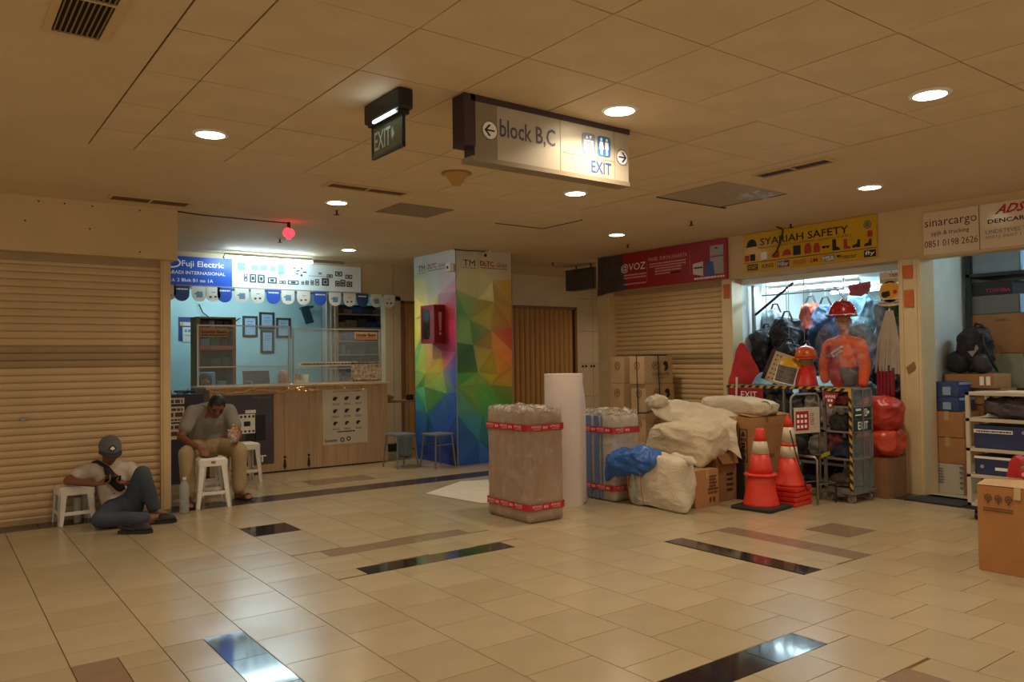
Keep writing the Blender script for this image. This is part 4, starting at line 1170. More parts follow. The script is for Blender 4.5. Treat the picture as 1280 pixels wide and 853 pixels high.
# inner desk with papers and devices
t = thing('office_desk', 'dark desk just behind the counter', 'desk', (4.0, 11.9, 0))
MB().box(2.9, 5.0, 11.66, 12.12, 0.98, 1.01).build('desktop', mat('desk_dark', '3a3a40', 0.5), t)
for x in (2.93, 4.95):
    MB().box(x, x + 0.03, 11.68, 12.10, 0, 0.98).build('leg_panel', MATS['desk_dark'], t)
t = thing('laptop', 'open dark laptop on the inner desk', 'laptop', (4.0, 11.8, 1.011))
MB().box(3.85, 4.25, 11.70, 11.95, 1.011, 1.03).build('base', M_BLACK, t)
MB(place(4.05, 11.95, 1.03, 0, -0.25)).box(-0.2, 0.2, -0.008, 0.008, 0, 0.25).build('lid', mat('laptop_lid', '4a4c56', 0.35), t)
MB(place(4.45, 11.85, 1.011, 0.3, 0.0)).box(-0.12, 0.12, -0.09, 0.09, 0, 0.006).build('paper_stack', M_FWH, label='white papers on the inner desk', cat='papers')
MB(place(3.28, 11.85, 1.011)).rbox(-0.1, 0.1, -0.1, 0.1, 0, 0.26, 0.02).build('water_container', mat('container_blue', '6f9ec4', 0.3), label='pale blue container on the inner desk', cat='container')
# wall decor
fb = facing_y(0, 13.25, 0)
def certificate(label, x0, x1, z0, z1):
    t = thing('framed_certificate', label, 'picture frame', ((x0 + x1) / 2, 13.24, z0), group='framed certificates on the shop wall')
    MB(fb).frame4(x0, x1, z0, z1, 0.035, 0.0, 0.025).build('frame', mat('frame_dark', '3a3a34', 0.5), t)
    MB(fb).box(x0 + 0.03, x1 - 0.03, z0 + 0.03, z1 - 0.03, 0.0, 0.01).build('sheet', mat('certificate_sheet', 'a8c4dc', 0.4), t)
    lines([(z1 - 0.1, 0.012), (z1 - 0.14, 0.008), (z1 - 0.17, 0.008)], fb, x0 + 0.07, x1 - 0.06, M_INKG, t, 0.01, 3)
certificate('leftmost dark-framed certificate on the electric shop wall', 4.25, 4.50, 1.83, 2.18)
certificate('highest dark-framed certificate on the electric shop wall', 4.53, 4.79, 1.96, 2.25)
certificate('rightmost dark-framed certificate on the electric shop wall', 4.82, 5.07, 1.82, 2.16)
certificate('lowest dark-framed certificate on the electric shop wall', 4.55, 4.78, 1.56, 1.945)
t = thing('wall_calendar', 'layered wall calendar at the left of the electric shop', 'calendar', (3.37, 13.2, 1.75))
MB(fb).box(3.24, 3.52, 1.76, 2.14, 0.0, 0.01).build('back_sheet', M_FNV, t)
MB(fb).box(3.26, 3.51, 2.00, 2.06, 0.01, 0.014).build('title_strip', M_FWH, t)
MB(fb).box(3.30, 3.49, 1.74, 1.98, 0.01, 0.016).build('front_sheet', M_FWH, t)
MB(fb).box(3.26, 3.31, 2.0, 2.05, 0.014, 0.017).build('yellow_mark', mat('mark_yellow', 'd0b83a', 0.5), t)
lines([(1.90, 0.04), (1.84, 0.015)], fb, 3.33, 3.45, M_PIC, t, 0.016, 3)
# wooden cabinet with devices
t = thing('display_cabinet', 'open wooden display cabinet with devices, left rear of the shop', 'cabinet', (3.50, 12.3, 0))
for x in (3.23, 3.75):
    MB().box(x, x + 0.05, 12.15, 12.5, 0, 2.09).build('side_panel', M_CARD2, t)
for z in (0.6, 1.0, 1.32, 1.62, 1.88, 2.06):
    MB().box(3.28, 3.75, 12.15, 12.5, z, z + 0.03).build('shelf', M_CARD2, t)
MB().box(3.28, 3.75, 12.47, 12.5, 0, 2.09).build('back_panel', mat('cabinet_back', '4a3a30', 0.7), t)
MB(facing_y(0, 12.15, 0)).box(3.28, 3.75, 1.60, 1.66, 0, 0.006).build('orange_strip', mat('strip_orange', 'c4542a', 0.5), t)
rnd = random.Random(9)
for z, nm in ((2.0, 0),) + ((1.91, 1), (1.65, 2), (1.35, 3), (1.03, 4)):
    if nm == 0: continue
    x = 3.30
    k = 0
    while x < 3.68:
        w = rnd.uniform(0.08, 0.16); h = rnd.uniform(0.10, 0.20)
        if nm == 1: h = 0.13
        w = min(w, 3.74 - x)
        MB().rbox(x, x + w - 0.01, 12.2, 12.36, z, z + h, 0.008, 1).build('device', [M_BLACK, M_PIC2, M_GREY, M_PIC][rnd.randrange(4)],
            label='small electric device, %s on the %s shelf of the wooden cabinet' % (['first', 'second', 'third', 'fourth', 'fifth', 'sixth'][k], ['', 'top', 'second', 'third', 'lowest visible'][nm]), cat='device', group='devices in the wooden cabinet')
        x += w; k += 1
# wall-mounted monitor, wires
t = thing('monitor', 'small dark monitor tilted on a wall bracket', 'monitor', (5.05, 12.5, 2.0))
xf = frame((5.08, 12.5, 2.18), (1, 0.2, 0.25), (-0.22, 0.25, 0.95))
MB(xf).rbox(-0.08, 0.08, -0.15, 0.15, -0.03, 0.0, 0.01).build('screen', mat('monitor_dark', '2a4048', 0.2), t)
MB().cyl((5.12, 12.52, 2.30), (5.25, 12.7, 2.33), 0.02).cyl((5.25, 12.7, 2.33), (5.25, 13.24, 2.33), 0.02).build('bracket', M_BLACK, t)
MB().tube([(3.55, 13.22, 2.35), (3.6, 13.2, 2.22), (3.75, 13.2, 2.1), (3.95, 13.2, 2.05), (4.1, 13.2, 2.07), (4.2, 13.22, 2.14)], 0.008).build('wall_wire', M_INK, label='sagging black wire across the electric shop wall', cat='wire')
# glass partition and tall shelf with boxed goods on the right
t = thing('glass_partition', 'aluminium framed glass partition before the goods shelf', 'partition', (5.6, 11.6, 0))
MB().box(5.02, 5.07, 11.58, 11.63, 0, 2.62).build('post', M_ALU, t)
MB().box(5.16, 5.21, 11.58, 11.63, 0, 2.62).build('post', mat('post_tan', 'a08a60', 0.5), t)
MB().box(5.07, 5.16, 11.60, 11.61, 0.02, 2.6).build('pane', M_GLASS, t)
t = thing('goods_shelf', 'tall shelf full of small boxed goods at the right of the shop', 'shelf', (5.78, 12.1, 0))
MB().box(5.26, 5.29, 11.95, 12.35, 0, 2.35).build('side_panel', M_GREY, t)
MB().box(6.24, 6.27, 11.95, 12.35, 0, 2.35).build('side_panel', M_GREY, t)
MB().box(5.26, 6.27, 12.33, 12.36, 0, 2.35).build('back_panel', mat('shelf_back', '3c4454', 0.6), t)
LV = [0.86, 1.08, 1.30, 1.52, 1.74, 1.96, 2.18]
for z in LV: MB().box(5.29, 6.24, 11.95, 12.33, z - 0.02, z).build('shelf_board', M_CARD3, t)
rnd = random.Random(12)
ORD = ['leftmost', 'second', 'third', 'fourth', 'fifth', 'sixth', 'seventh', 'eighth', 'ninth', 'tenth']
LN = ['lowest', 'second', 'third', 'fourth', 'fifth', 'sixth', 'top']
for li, z in enumerate(LV):
    x = 5.30; k = 0
    while x < 6.16 and k < 10:
        w = rnd.uniform(0.09, 0.2); h = rnd.uniform(0.07, 0.16); w = min(w, 6.235 - x)
        c = rnd.choice(['7d6a54', '4a5a78', '5a5248', '9a948a', '3a3c44', '8a6a48', '6a7a94', '2c4a88'])
        MB().rbox(x, x + w - 0.012, 11.98, 12.2, z, z + h, 0.006, 1).build('goods_box', mat('goods_' + c, c, 0.5, var=0.25, scale=18),
            label='%s small goods box on the %s board of the tall shelf' % (ORD[k], LN[li]), cat='box', group='boxed goods on the tall shelf')
        x += w; k += 1

# stand with catalogue sheets at the entrance, clutter behind it
t = thing('catalogue_stand', 'dark stand with white catalogue sheets beside the shutter rail', 'stand', (2.36, 9.75, 0))
MB().box(2.05, 2.66, 9.72, 9.78, 0, 1.04).build('board', mat('stand_navy', '2a2e44', 0.5), t)
fs3 = facing_y(0, 9.72, 0)
for z0, z1 in ((0.93, 1.0), (0.72, 0.90), (0.52, 0.70)):
    MB(fs3).box(2.14, 2.44, z0, z1, 0, 0.004).build('sheet', M_FWH, t)
lines([(0.94, 0.04), (0.85, 0.03), (0.78, 0.05), (0.735, 0.02), (0.64, 0.04), (0.56, 0.05)], fs3, 2.16, 2.42, mat('print_rust', '6a3a34', 0.6, var=0), t, 0.004, 6)
soft((2.50, 10.3, 0.50), (0.17, 0.16, 0.50), 3, 0.04, 4, 3, flat=1, wr=0.04, wfs=5, nu=60, nv=40).build('cloth_bundle', mat('cloth_slate', '54606c', 0.8, var=0.2), smooth=True, label='slate cloth bundle at the shop entrance', cat='bundle')
soft((2.30, 11.35, 0.6), (0.22, 0.2, 0.6), 3, 0.05, 4, 5, flat=1, wr=0.05, wfs=4, nu=60, nv=40).build('clothes_pile', mat('cloth_mix', '5a5a62', 0.8, var=0.6, scale=9), smooth=True, label='pile of mixed clothes behind the entrance stand', cat='clothes')
t = thing('potted_plant', 'narrow dark green plant at the electric shop entrance', 'plant', (2.70, 11.0, 0))
lathe_p = MB(Matrix.Translation((2.70, 11.0, 0))).lathe([(0.07, 0), (0.09, 0.2), (0.10, 0.22), (0.0, 0.22)], 14).build('pot', M_CARD2, t)
rnd = random.Random(2)
M_LEAF = mat('leaf_dark', '24382a', 0.5, var=0.2)
for k in range(14):
    a = rnd.uniform(0, 6.28); h = rnd.uniform(0.55, 0.95); r = rnd.uniform(0.06, 0.18)
    d = Vector((math.cos(a), math.sin(a), 0)); s = Vector((-d.y, d.x, 0)) * 0.04
    b = Vector((2.70, 11.0, 0.2))
    MB().add([b - s * .3, b + s * .3, b + d * r * .6 + s + Vector((0, 0, h * .55)), b + d * r + Vector((0, 0, h)), b + d * r * .6 - s + Vector((0, 0, h * .55))], [(0, 1, 2, 3, 4)]).build('leaf', M_LEAF, t)

# ------------------------------------------------------------------ stools
M_STOOLP = mat('stool_plastic', 'e2ddd0', 0.35, var=0.04, scale=4)
def plastic_stool(label, x, y, rz, h=0.46, w=0.155, top=0.125):
    t = thing('plastic_stool', label, 'stool', (x, y, 0), group='white plastic stools')
    xf = place(x, y, 0, rz)
    mb = MB(xf).rbox(-top, top, -top, top, h - 0.03, h, 0.014, 3)
    mb.build('seat', M_STOOLP, t, smooth=True, sharp=40)
    mb = MB(xf)
    for a, b in ((-1, 0), (1, 0), (0, -1), (0, 1)):
        if a: mb.box(a * (top + 0.004) - 0.006, a * (top + 0.004) + 0.006, -top, top, h - 0.075, h - 0.015)
        else: mb.box(-top, top, b * (top + 0.004) - 0.006, b * (top + 0.004) + 0.006, h - 0.075, h - 0.015)
    mb.build('apron', M_STOOLP, t)
    for sx in (-1, 1):
        for sy in (-1, 1):
            mb = MB(xf)
            c0, c1 = Vector((sx * (top + 0.003), sy * (top + 0.003), h - 0.03)), Vector((sx * w, sy * w, 0))
            ww0, ww1, th = 0.060, 0.038, 0.010
            for ax in (0, 1):
                vs = []
                for c, ww in ((c0, ww0), (c1, ww1)):
                    for q in (0, 1):
                        for r_ in (0, 1):
                            p = c.copy()
                            if ax == 0: p.x -= sx * ww * q; p.y -= sy * th * r_
                            else: p.y -= sy * ww * q; p.x -= sx * th * r_
                            vs.append(p)
                mb.add(vs, [(0, 1, 3, 2), (4, 6, 7, 5), (0, 4, 5, 1), (2, 3, 7, 6), (0, 2, 6, 4), (1, 5, 7, 3)])
            mb.build('leg', M_STOOLP, t)
    zc = 0.30 * h
    k = w + (top - w) * 0.30
    for a in (-1, 1):
        MB(xf).box(-k + .02, k - .02, a * k - a * 0.012 - 0.005, a * k - a * 0.012 + 0.005, zc - 0.016, zc + 0.016).build('crossbar', M_STOOLP, t)
        MB(xf).box(a * k - a * 0.012 - 0.005, a * k - a * 0.012 + 0.005, -k + .02, k - .02, zc - 0.016, zc + 0.016).build('crossbar', M_STOOLP, t)
    return t
s0 = plastic_stool('white stool used as a table by the man in the grey shirt', 2.27, 8.05, -0.12, 0.475, 0.165, 0.125)
MB(place(2.27, 8.05, 0, -0.12)).box(-0.02, 0.02, -0.136, -0.134, 0.425, 0.45).build('maker_mark', mat('mark_olive', '8a7a40', 0.5), s0)
plastic_stool('white stool under the man in the grey shirt', 2.45, 8.72, 0.05, 0.46)
plastic_stool('empty white stool by the counter posters', 3.03, 9.38, 0.06, 0.46)
plastic_stool('low white stool beside the man in a cap', 1.075, 8.015, 0.05, 0.335, 0.15, 0.13)

def metal_stool(label, x, y, rz):
    t = thing('metal_stool', label, 'stool', (x, y, 0), group='metal stools by the column')
    xf = place(x, y, 0, rz)
    MB(xf).rbox(-0.15, 0.15, -0.15, 0.15, 0.415, 0.445, 0.012).build('seat', mat('stool_seat_grey', '6f7580', 0.4), t)
    for sx in (-1, 1):
        for sy in (-1, 1):
            MB(xf).cyl((sx * 0.13, sy * 0.13, 0.42), (sx * 0.165, sy * 0.165, 0.0), 0.012, n=8).build('leg', M_STEEL, t)
    for a in (-1, 1):
        MB(xf).cyl((-0.14, a * 0.14, 0.30), (0.14, a * 0.14, 0.30), 0.007, n=6).build('stretcher', M_STEEL, t)
metal_stool('grey metal stool nearest the column corner', 5.43, 8.98, 0.1)
metal_stool('grey metal stool left of the other one by the column', 5.05, 9.30, 0.1)
t = thing('side_table', 'narrow table between the counter and the column', 'table', (5.52, 10.3, 0))
MB().box(5.24, 5.80, 10.12, 10.5, 0.80, 0.825).build('tabletop', M_CARD2, t)
for x in (5.27, 5.77):
    for y in (10.15, 10.47):
        MB().cyl((x, y, 0), (x, y, 0.80), 0.012, n=8).build('leg', M_STEEL, t)
lathe_thing('pink_bowl', 'pinkish bundle lying on the narrow table by the column', 'bowl', 5.38, 10.3, 0.826, [(0.03, 0), (0.09, 0.02), (0.10, 0.06), (0.05, 0.085), (0.0, 0.09)], MATS['jar_pink'])
MB(place(5.64, 10.25, 0.0, 0.2)).rbox(-0.08, 0.08, -0.08, 0.08, 0, 0.32, 0.03).build('plastic_container', mat('container_pale', '8aa0a0', 0.4), label='pale blue-green container on the floor under the narrow table', cat='container')
MB(place(5.70, 10.2, 0.826, 0.4)).box(-0.05, 0.05, -0.03, 0.03, 0, 0.08).build('small_carton', M_BLACK, label='small black carton on the narrow table', cat='carton')

# bottle, tumbler, shoes near the men
t = thing('water_bottle', 'empty clear plastic water bottle on the floor between the men', 'bottle', (1.955, 7.80, 0))
M_PET = mat('pet_plastic', 'c4ccd0', 0.1, var=0.0, alpha=0.38, spec=0.9)
MB(Matrix.Translation((1.955, 7.80, 0))).lathe([(0.03, 0.0), (0.042, 0.008), (0.044, 0.03)] + sum([[(0.045, 0.04 + k * 0.03), (0.0405, 0.055 + k * 0.03)] for k in range(6)], []) + [(0.045, 0.225), (0.044, 0.25), (0.030, 0.285), (0.014, 0.305), (0.014, 0.315)], 18).build('bottle_body', M_PET, t, smooth=True)
MB(Matrix.Translation((1.955, 7.80, 0))).cyl((0, 0, 0.315), (0, 0, 0.335), 0.017, n=14).build('cap', M_WHITEP, t)
lathe_thing('tumbler', 'grey-white tumbler under the low stool', 'tumbler', 1.10, 7.99, 0.0, [(0.028, 0), (0.032, 0.01), (0.037, 0.20), (0.041, 0.20), (0.041, 0.225), (0.0, 0.23)], mat('tumbler_grey', 'a8a294', 0.4))
M_SHOE = mat('shoe_black', '1d1a18', 0.6, var=0.1)
def clog(label, x, y, rz):
    t = thing('slip_on_shoe', label, 'shoe', (x, y, 0), group='black slip-on shoes')
    xf = place(x, y, 0, rz)
    pts = [(-0.035, -0.13), (0.035, -0.13), (0.045, -0.05), (0.052, 0.06), (0.040, 0.12), (0.0, 0.145), (-0.040, 0.12), (-0.05, 0.05), (-0.040, -0.05)]
    MB(xf).prism(pts, 0.0, 0.028).build('sole', M_SHOE, t)
    up = MB(xf @ Matrix.Translation((0, 0.045, 0.026)))
    up.sphere((0, 0, 0), (0.047, 0.095, 0.062), 18, 10)
    up.v = [Vector((v.x, v.y, max(v.z, 0.026))) for v in up.v]
    up.build('upper', M_SHOE, t, smooth=True)
    MB(xf).tube([(0.043, 0.02, 0.035), (0.045, -0.08, 0.05), (0.03, -0.125, 0.058), (0, -0.135, 0.06), (-0.03, -0.125, 0.058), (-0.045, -0.08, 0.05), (-0.043, 0.02, 0.035)], 0.011, 6).build('heel_band', M_SHOE, t)
clog('nearer black slip-on shoe on the tiles before the seated man', 1.41, 7.16, -2.2)
clog('farther black slip-on shoe beside the bare foot', 1.66, 7.46, -1.9)
# ------------------------------------------------------------------ people
M_SKIN = mat('skin_brown', '7d4f35', 0.55, var=0.08, scale=12)
M_HAIR = mat('hair_black', '14100e', 0.6, var=0.2, scale=60)
M_EYE = mat('eye_dark', '181210', 0.3, var=0)
M_LIP = mat('lip', '6a3a30', 0.5, var=0)

def axes(fwd, up):
    f = Vector(fwd).normalized(); u = Vector(up); u = (u - f * u.dot(f)).normalized(); r = f.cross(u)
    return r, f, u

def head_parts(mb, c, fwd, up, s=1.0):
    """adds skull, jaw, nose, ears, neck stub to the skin volume; returns the head frame"""
    r, f, u = axes(fwd, up)
    xf = Matrix(((r.x, f.x, u.x, c[0]), (r.y, f.y, u.y, c[1]), (r.z, f.z, u.z, c[2]), (0, 0, 0, 1))) @ Matrix.Scale(s, 4)
    h = MB(xf)
    h.sphere((0, 0, 0.015), (0.076, 0.096, 0.098), 18, 12)
    h.sphere((0, 0.03, -0.045), (0.060, 0.066, 0.066), 16, 10)
    h.sphere((0, 0.065, -0.085), (0.030, 0.028, 0.026), 12, 8)
    caps(h, [((0, 0.094, 0.012), 0.010), ((0, 0.112, -0.022), 0.015)], 8)
    h.sphere((0.012, 0.104, -0.026), 0.010, 8, 6); h.sphere((-0.012, 0.104, -0.026), 0.010, 8, 6)
    h.sphere((0, 0.088, -0.055), (0.024, 0.014, 0.012), 10, 6)
    h.cyl((-0.05, 0.080, 0.024), (0.05, 0.080, 0.024), 0.012, n=8)
    for sx in (-1, 1):
        h.sphere((sx * 0.078, -0.008, -0.008), (0.012, 0.024, 0.034), 10, 8)
        h.sphere((sx * 0.042, 0.062, -0.022), (0.024, 0.022, 0.022), 10, 6)
    mb.v += h.v; b = len(mb.v) - len(h.v)
    mb.f += [tuple(i + b for i in f_) for f_ in h.f]; mb.m += [0] * len(h.f)
    return xf

def face_details(xf, parent):
    for sx in (-1, 1):
        MB(xf).sphere((sx * 0.033, 0.083, 0.003), (0.013, 0.008, 0.007), 10, 6).build('eye', M_EYE, parent, smooth=True)
        MB(xf).tube([(sx * 0.018, 0.096, 0.026), (sx * 0.036, 0.093, 0.031), (sx * 0.052, 0.080, 0.026)], 0.005, 5).build('eyebrow', M_HAIR, parent)
    MB(xf).tube([(-0.022, 0.092, -0.055), (0, 0.102, -0.053), (0.022, 0.092, -0.055)], 0.005, 6).build('mouth', M_LIP, parent)

def hair_cap(xf, parent, line=0.03, back=-0.06):
    mb = MB(xf)
    nu, nv = 28, 20
    vs = []; fs = []
    idx = {}
    for j in range(nv + 1):
        ph = -math.pi / 2 + math.pi * j / nv
        for i in range(nu):
            a = 2 * math.pi * i / nu
            x, y, z = 0.083 * math.cos(ph) * math.cos(a), 0.103 * math.cos(ph) * math.sin(a), 0.015 + 0.106 * math.sin(ph)
            k = 1 + 0.03 * noise.noise(Vector((x, y, z)) * 40)
            idx[i, j] = len(vs); vs.append((x * k, y * k, z * k))
    for j in range(nv):
        for i in range(nu):
            q = [idx[i, j], idx[(i + 1) % nu, j], idx[(i + 1) % nu, j + 1], idx[i, j + 1]]
            cy = sum(vs[k][1] for k in q) / 4; cz = sum(vs[k][2] for k in q) / 4
            lim = line + 0.03 if cy > 0.055 else (line - 0.02 if cy > 0.0 else back)
            if cz > lim: fs.append(tuple(q))
    mb.add(vs, fs)
    return mb.build('hair', M_HAIR, parent, smooth=True)

def hand(mb, wrist, palm_dir, palm_nrm, curl=0.6, s=1.0, thumb=1, spread=0.12):
    """palm and five jointed fingers added to the skin volume"""
    d = Vector(palm_dir).normalized(); n = Vector(palm_nrm); n = (n - d * n.dot(d)).normalized(); side = d.cross(n)
    w = Vector(wrist)
    pc = w + d * 0.045 * s
    for k in (-1, -0.33, 0.33, 1):
        caps(mb, [(w + d * 0.012 * s + side * k * 0.016 * s, 0.014 * s), (w + d * 0.085 * s + side * k * 0.030 * s, 0.0125 * s)], 8)
    L = (0.036, 0.042, 0.039, 0.030)
    for q, k in enumerate((1, 0.33, -0.33, -1)):
        p = w + d * 0.088 * s + side * k * 0.030 * s
        dd = (d + side * k * spread).normalized(); ch = [(p, 0.0105 * s)]
        ang = 0.0
        for seg, fr_ in enumerate((1.0, 0.75, 0.6)):
            ang += curl * (0.6, 1.0, 0.8)[seg]
            v = dd * math.cos(ang) + n * math.sin(ang)
            p = p + v * L[q] * fr_ * s
            ch.append((p, (0.0098, 0.009, 0.008)[seg] * s))
        caps(mb, ch, 8)
    p = w + d * 0.028 * s + side * thumb * 0.026 * s
    ch = [(p, 0.014 * s)]
    for seg, (l, a) in enumerate(((0.036, 0.35), (0.030, 0.75), (0.022, 1.1))):
        v = (d * math.cos(a * .7) + side * thumb * (0.75 - 0.3 * seg) + n * math.sin(a)).normalized()
        p = p + v * l * s
        ch.append((p, (0.0125, 0.011, 0.009)[seg] * s))
    caps(mb, ch, 8)

def foot(mb, ankle, toe, s=1.0):
    a, b = Vector(ankle), Vector(toe)
    d = (b - a); d.z = 0; d.normalize(); side = Vector((-d.y, d.x, 0))
    heel = Vector((a.x, a.y, b.z)) - d * 0.035
    caps(mb, [(a, 0.036 * s), (heel + Vector((0, 0, 0.012)), 0.030 * s)], 10)
    mid = a.lerp(b, 0.55); mid.z = b.z + 0.022
    caps(mb, [(a, 0.036 * s), (mid, 0.031 * s), (b - d * 0.035 + Vector((0, 0, 0.004)), 0.026 * s)], 10)
    caps(mb, [(heel, 0.028 * s), (mid - Vector((0, 0, 0.01)), 0.027 * s)], 10)
    caps(mb, [(mid + side * 0.012, 0.028 * s), (b - d * 0.03 + side * 0.022, 0.022 * s)], 10)
    caps(mb, [(mid - side * 0.012, 0.026 * s), (b - d * 0.03 - side * 0.022, 0.020 * s)], 10)
    for k in range(5):
        o = (-0.034 + 0.017 * k)
        caps(mb, [(b - d * 0.03 + side * o, 0.0125 * s), (b + side * o * 1.05 - d * 0.008 * abs(k - 1), (0.010 if k else 0.012) * s)], 8)

# ---- man on the white stool
t = thing('person', 'man in grey shirt and khaki trousers eating on a white stool', 'person', (2.42, 8.5, 0))
J = dict(pel=(2.43, 8.66, 0.545), spine=(2.42, 8.64, 0.70), chest=(2.395, 8.53, 0.845), neck=(2.40, 8.43, 0.945), head=(2.405, 8.325, 0.965),
         shL=(2.215, 8.50, 0.90), shR=(2.575, 8.48, 0.895), elL=(2.075, 8.40, 0.655), elR=(2.635, 8.36, 0.65), wrL=(2.185, 8.16, 0.565), wrR=(2.545, 8.17, 0.60),
         hipL=(2.34, 8.63, 0.53), hipR=(2.53, 8.63, 0.53), knL=(2.085, 8.23, 0.505), knR=(2.60, 8.22, 0.505), anL=(2.085, 8.13, 0.085), anR=(2.60, 8.24, 0.085), toeL=(2.04, 7.93, 0.026), toeR=(2.665, 8.06, 0.026))
sk = MB()
hxf = head_parts(sk, J['head'], (-0.10, -0.72, -0.69), (-0.02, -0.69, 0.72))
caps(sk, [(J['neck'], 0.055), ((2.40, 8.37, 0.955), 0.055)])
caps(sk, [(J['pel'], 0.12), (J['spine'], 0.125), (J['chest'], 0.13), (J['neck'], 0.055)])
for s in 'LR':
    caps(sk, [(J['chest'], 0.08), (J['sh' + s], 0.060), (J['el' + s], 0.041), (J['wr' + s], 0.026)])
    caps(sk, [(J['pel'], 0.10), (J['hip' + s], 0.095), (J['kn' + s], 0.060), (J['an' + s], 0.036)])
    foot(sk, J['an' + s], J['toe' + s])
hand(sk, J['wrL'], (0.25, -0.85, -0.35), (0.15, -0.2, -0.95), 0.45, 0.95, thumb=1)
hand(sk, J['wrR'], (-0.45, -0.6, 0.55), (-0.75, 0.3, 0.2), 0.75, 0.95, thumb=-1)
body = remesh(sk, 0.0075, 3, 0.4).build('body', M_SKIN, t, smooth=True)
face_details(hxf, body)
hair_cap(hxf, t, 0.045, -0.05)
sh_ = MB()
caps(sh_, [((2.43, 8.65, 0.53), 0.148), (J['spine'], 0.152), ((2.40, 8.55, 0.83), 0.150)], 16)
caps(sh_, [((2.30, 8.60, 0.66), 0.10), ((2.28, 8.53, 0.86), 0.085)], 12)
caps(sh_, [((2.54, 8.60, 0.66), 0.10), ((2.51, 8.52, 0.855), 0.085)], 12)
caps(sh_, [((2.24, 8.52, 0.895), 0.078), ((2.40, 8.50, 0.92), 0.085), ((2.55, 8.50, 0.89), 0.078)])
caps(sh_, [(J['shL'], 0.076), (Vector(J['shL']).lerp(Vector(J['elL']), 0.62), 0.072)])
caps(sh_, [(J['shR'], 0.076), (Vector(J['shR']).lerp(Vector(J['elR']), 0.62), 0.072)])
M_GSHIRT = mat('tshirt_grey', '8e8b80', 0.9, var=0.10, scale=5, bump=0.5, bscale=9)
remesh(sh_, 0.012, 5, 0.5).build('shirt', M_GSHIRT, t, smooth=True)
tr = MB()
caps(tr, [(J['pel'], 0.14), ((2.43, 8.60, 0.53), 0.135)], 14)
for s in 'LR':
    k = Vector(J['kn' + s]); a = Vector(J['an' + s])
    caps(tr, [(J['hip' + s], 0.115), (Vector(J['hip' + s]).lerp(k, 0.5), 0.098), (k, 0.080), (k.lerp(a, 0.5), 0.076), (k.lerp(a, 0.93), 0.068)], 14)
M_KHAKI = mat('trousers_khaki', 'a8926a', 0.9, var=0.10, scale=5, bump=0.5, bscale=9)
remesh(tr, 0.012, 5, 0.5).build('trousers', M_KHAKI, t, smooth=True)
MB().tube([(2.30, 8.46, 0.962), (2.36, 8.40, 0.945), (2.43, 8.40, 0.945), (2.49, 8.45, 0.955), (2.45, 8.52, 0.985), (2.36, 8.52, 0.985), (2.30, 8.46, 0.962)], 0.008, 6).build('collar', M_GSHIRT, t, smooth=True)
for s in 'LR':
    a, b = Vector(J['an' + s]), Vector(J['toe' + s]); d = (b - a); d.z = 0; d.normalize()
    xf = frame((a + d * 0.09).xy.to_3d(), (d.y, -d.x, 0), d)
    sd = MB(xf).prism([(-0.035, -0.14), (0.035, -0.14), (0.045, 0.02), (0.05, 0.12), (0.0, 0.16), (-0.05, 0.12), (-0.045, 0.02)], -0.002, 0.006).build('sandal', M_SHOE, t)
    MB(xf).tube([(-0.05, 0.03, 0.006), (-0.042, 0.04, 0.05), (0, 0.05, 0.068), (0.042, 0.04, 0.05), (0.05, 0.03, 0.006)], 0.009, 6).build('strap', M_SHOE, sd)
# the snack in his hand, the phone and the tray on the stool
t = thing('snack_bag', 'clear bag with yellow corn snack held by the man in grey', 'snack', (2.49, 8.05, 0.63))
rnd = random.Random(6)
kern = MB()
for k in range(26):
    p = Vector((2.485, 8.045, 0.70)) + Vector((rnd.gauss(0, .024), rnd.gauss(0, .018), rnd.gauss(0, .024)))
    kern.sphere(p, (0.013, 0.012, 0.012), 7, 5)
kern.build('corn', mat('corn_yellow', 'd8a032', 0.5, var=0.15, scale=40), t, kind='stuff')
soft((2.485, 8.05, 0.675), (0.050, 0.045, 0.070), 2.2, 0.012, 12, 2, nu=20, nv=14).build('clear_bag', film_mat('film_bag', 'd8d8d0', 0.3, bscale=30), t, smooth=True)
t = thing('phone', 'dark phone lying on the white stool used as a table', 'phone', (2.25, 8.04, 0.476))
MB(place(2.25, 8.04, 0.476, 0.5)).rbox(-0.07, 0.07, -0.045, 0.045, 0, 0.012, 0.004, 1).build('phone_body', M_BLACK, t)
MB(place(2.25, 8.04, 0.476, 0.5)).box(-0.062, 0.062, -0.039, 0.039, 0.012, 0.0135).build('phone_screen', mat('phone_glass', '22262e', 0.08, var=0), t)

# ---- man on the floor with a cap
t = thing('person', 'man in a cap and jeans sitting on the floor against the shutter', 'person', (1.40, 7.85, 0))
J = dict(pel=(1.42, 7.83, 0.115), spine=(1.39, 7.95, 0.235), chest=(1.355, 7.99, 0.38), neck=(1.345, 7.96, 0.505), head=(1.342, 7.90, 0.625),
         shL=(1.185, 7.98, 0.455), shR=(1.515, 7.97, 0.440), elL=(1.015, 7.90, 0.385), elR=(1.585, 7.82, 0.275), wrL=(1.20, 7.70, 0.362), wrR=(1.45, 7.70, 0.345),
         hipL=(1.35, 7.78, 0.105), hipR=(1.50, 7.78, 0.115), knL=(1.20, 7.50, 0.085), anL=(1.58, 7.44, 0.055), toeL=(1.74, 7.50, 0.03),
         knR=(1.56, 7.64, 0.425), anR=(1.66, 7.62, 0.085), toeR=(1.80, 7.58, 0.026))
sk = MB()
hxf = head_parts(sk, J['head'], (0.0, -0.86, -0.50), (0.0, -0.5, 0.86))
caps(sk, [(J['neck'], 0.054), ((1.343, 7.93, 0.58), 0.054)])
caps(sk, [(J['pel'], 0.105), (J['spine'], 0.11), (J['chest'], 0.12), (J['neck'], 0.055)])
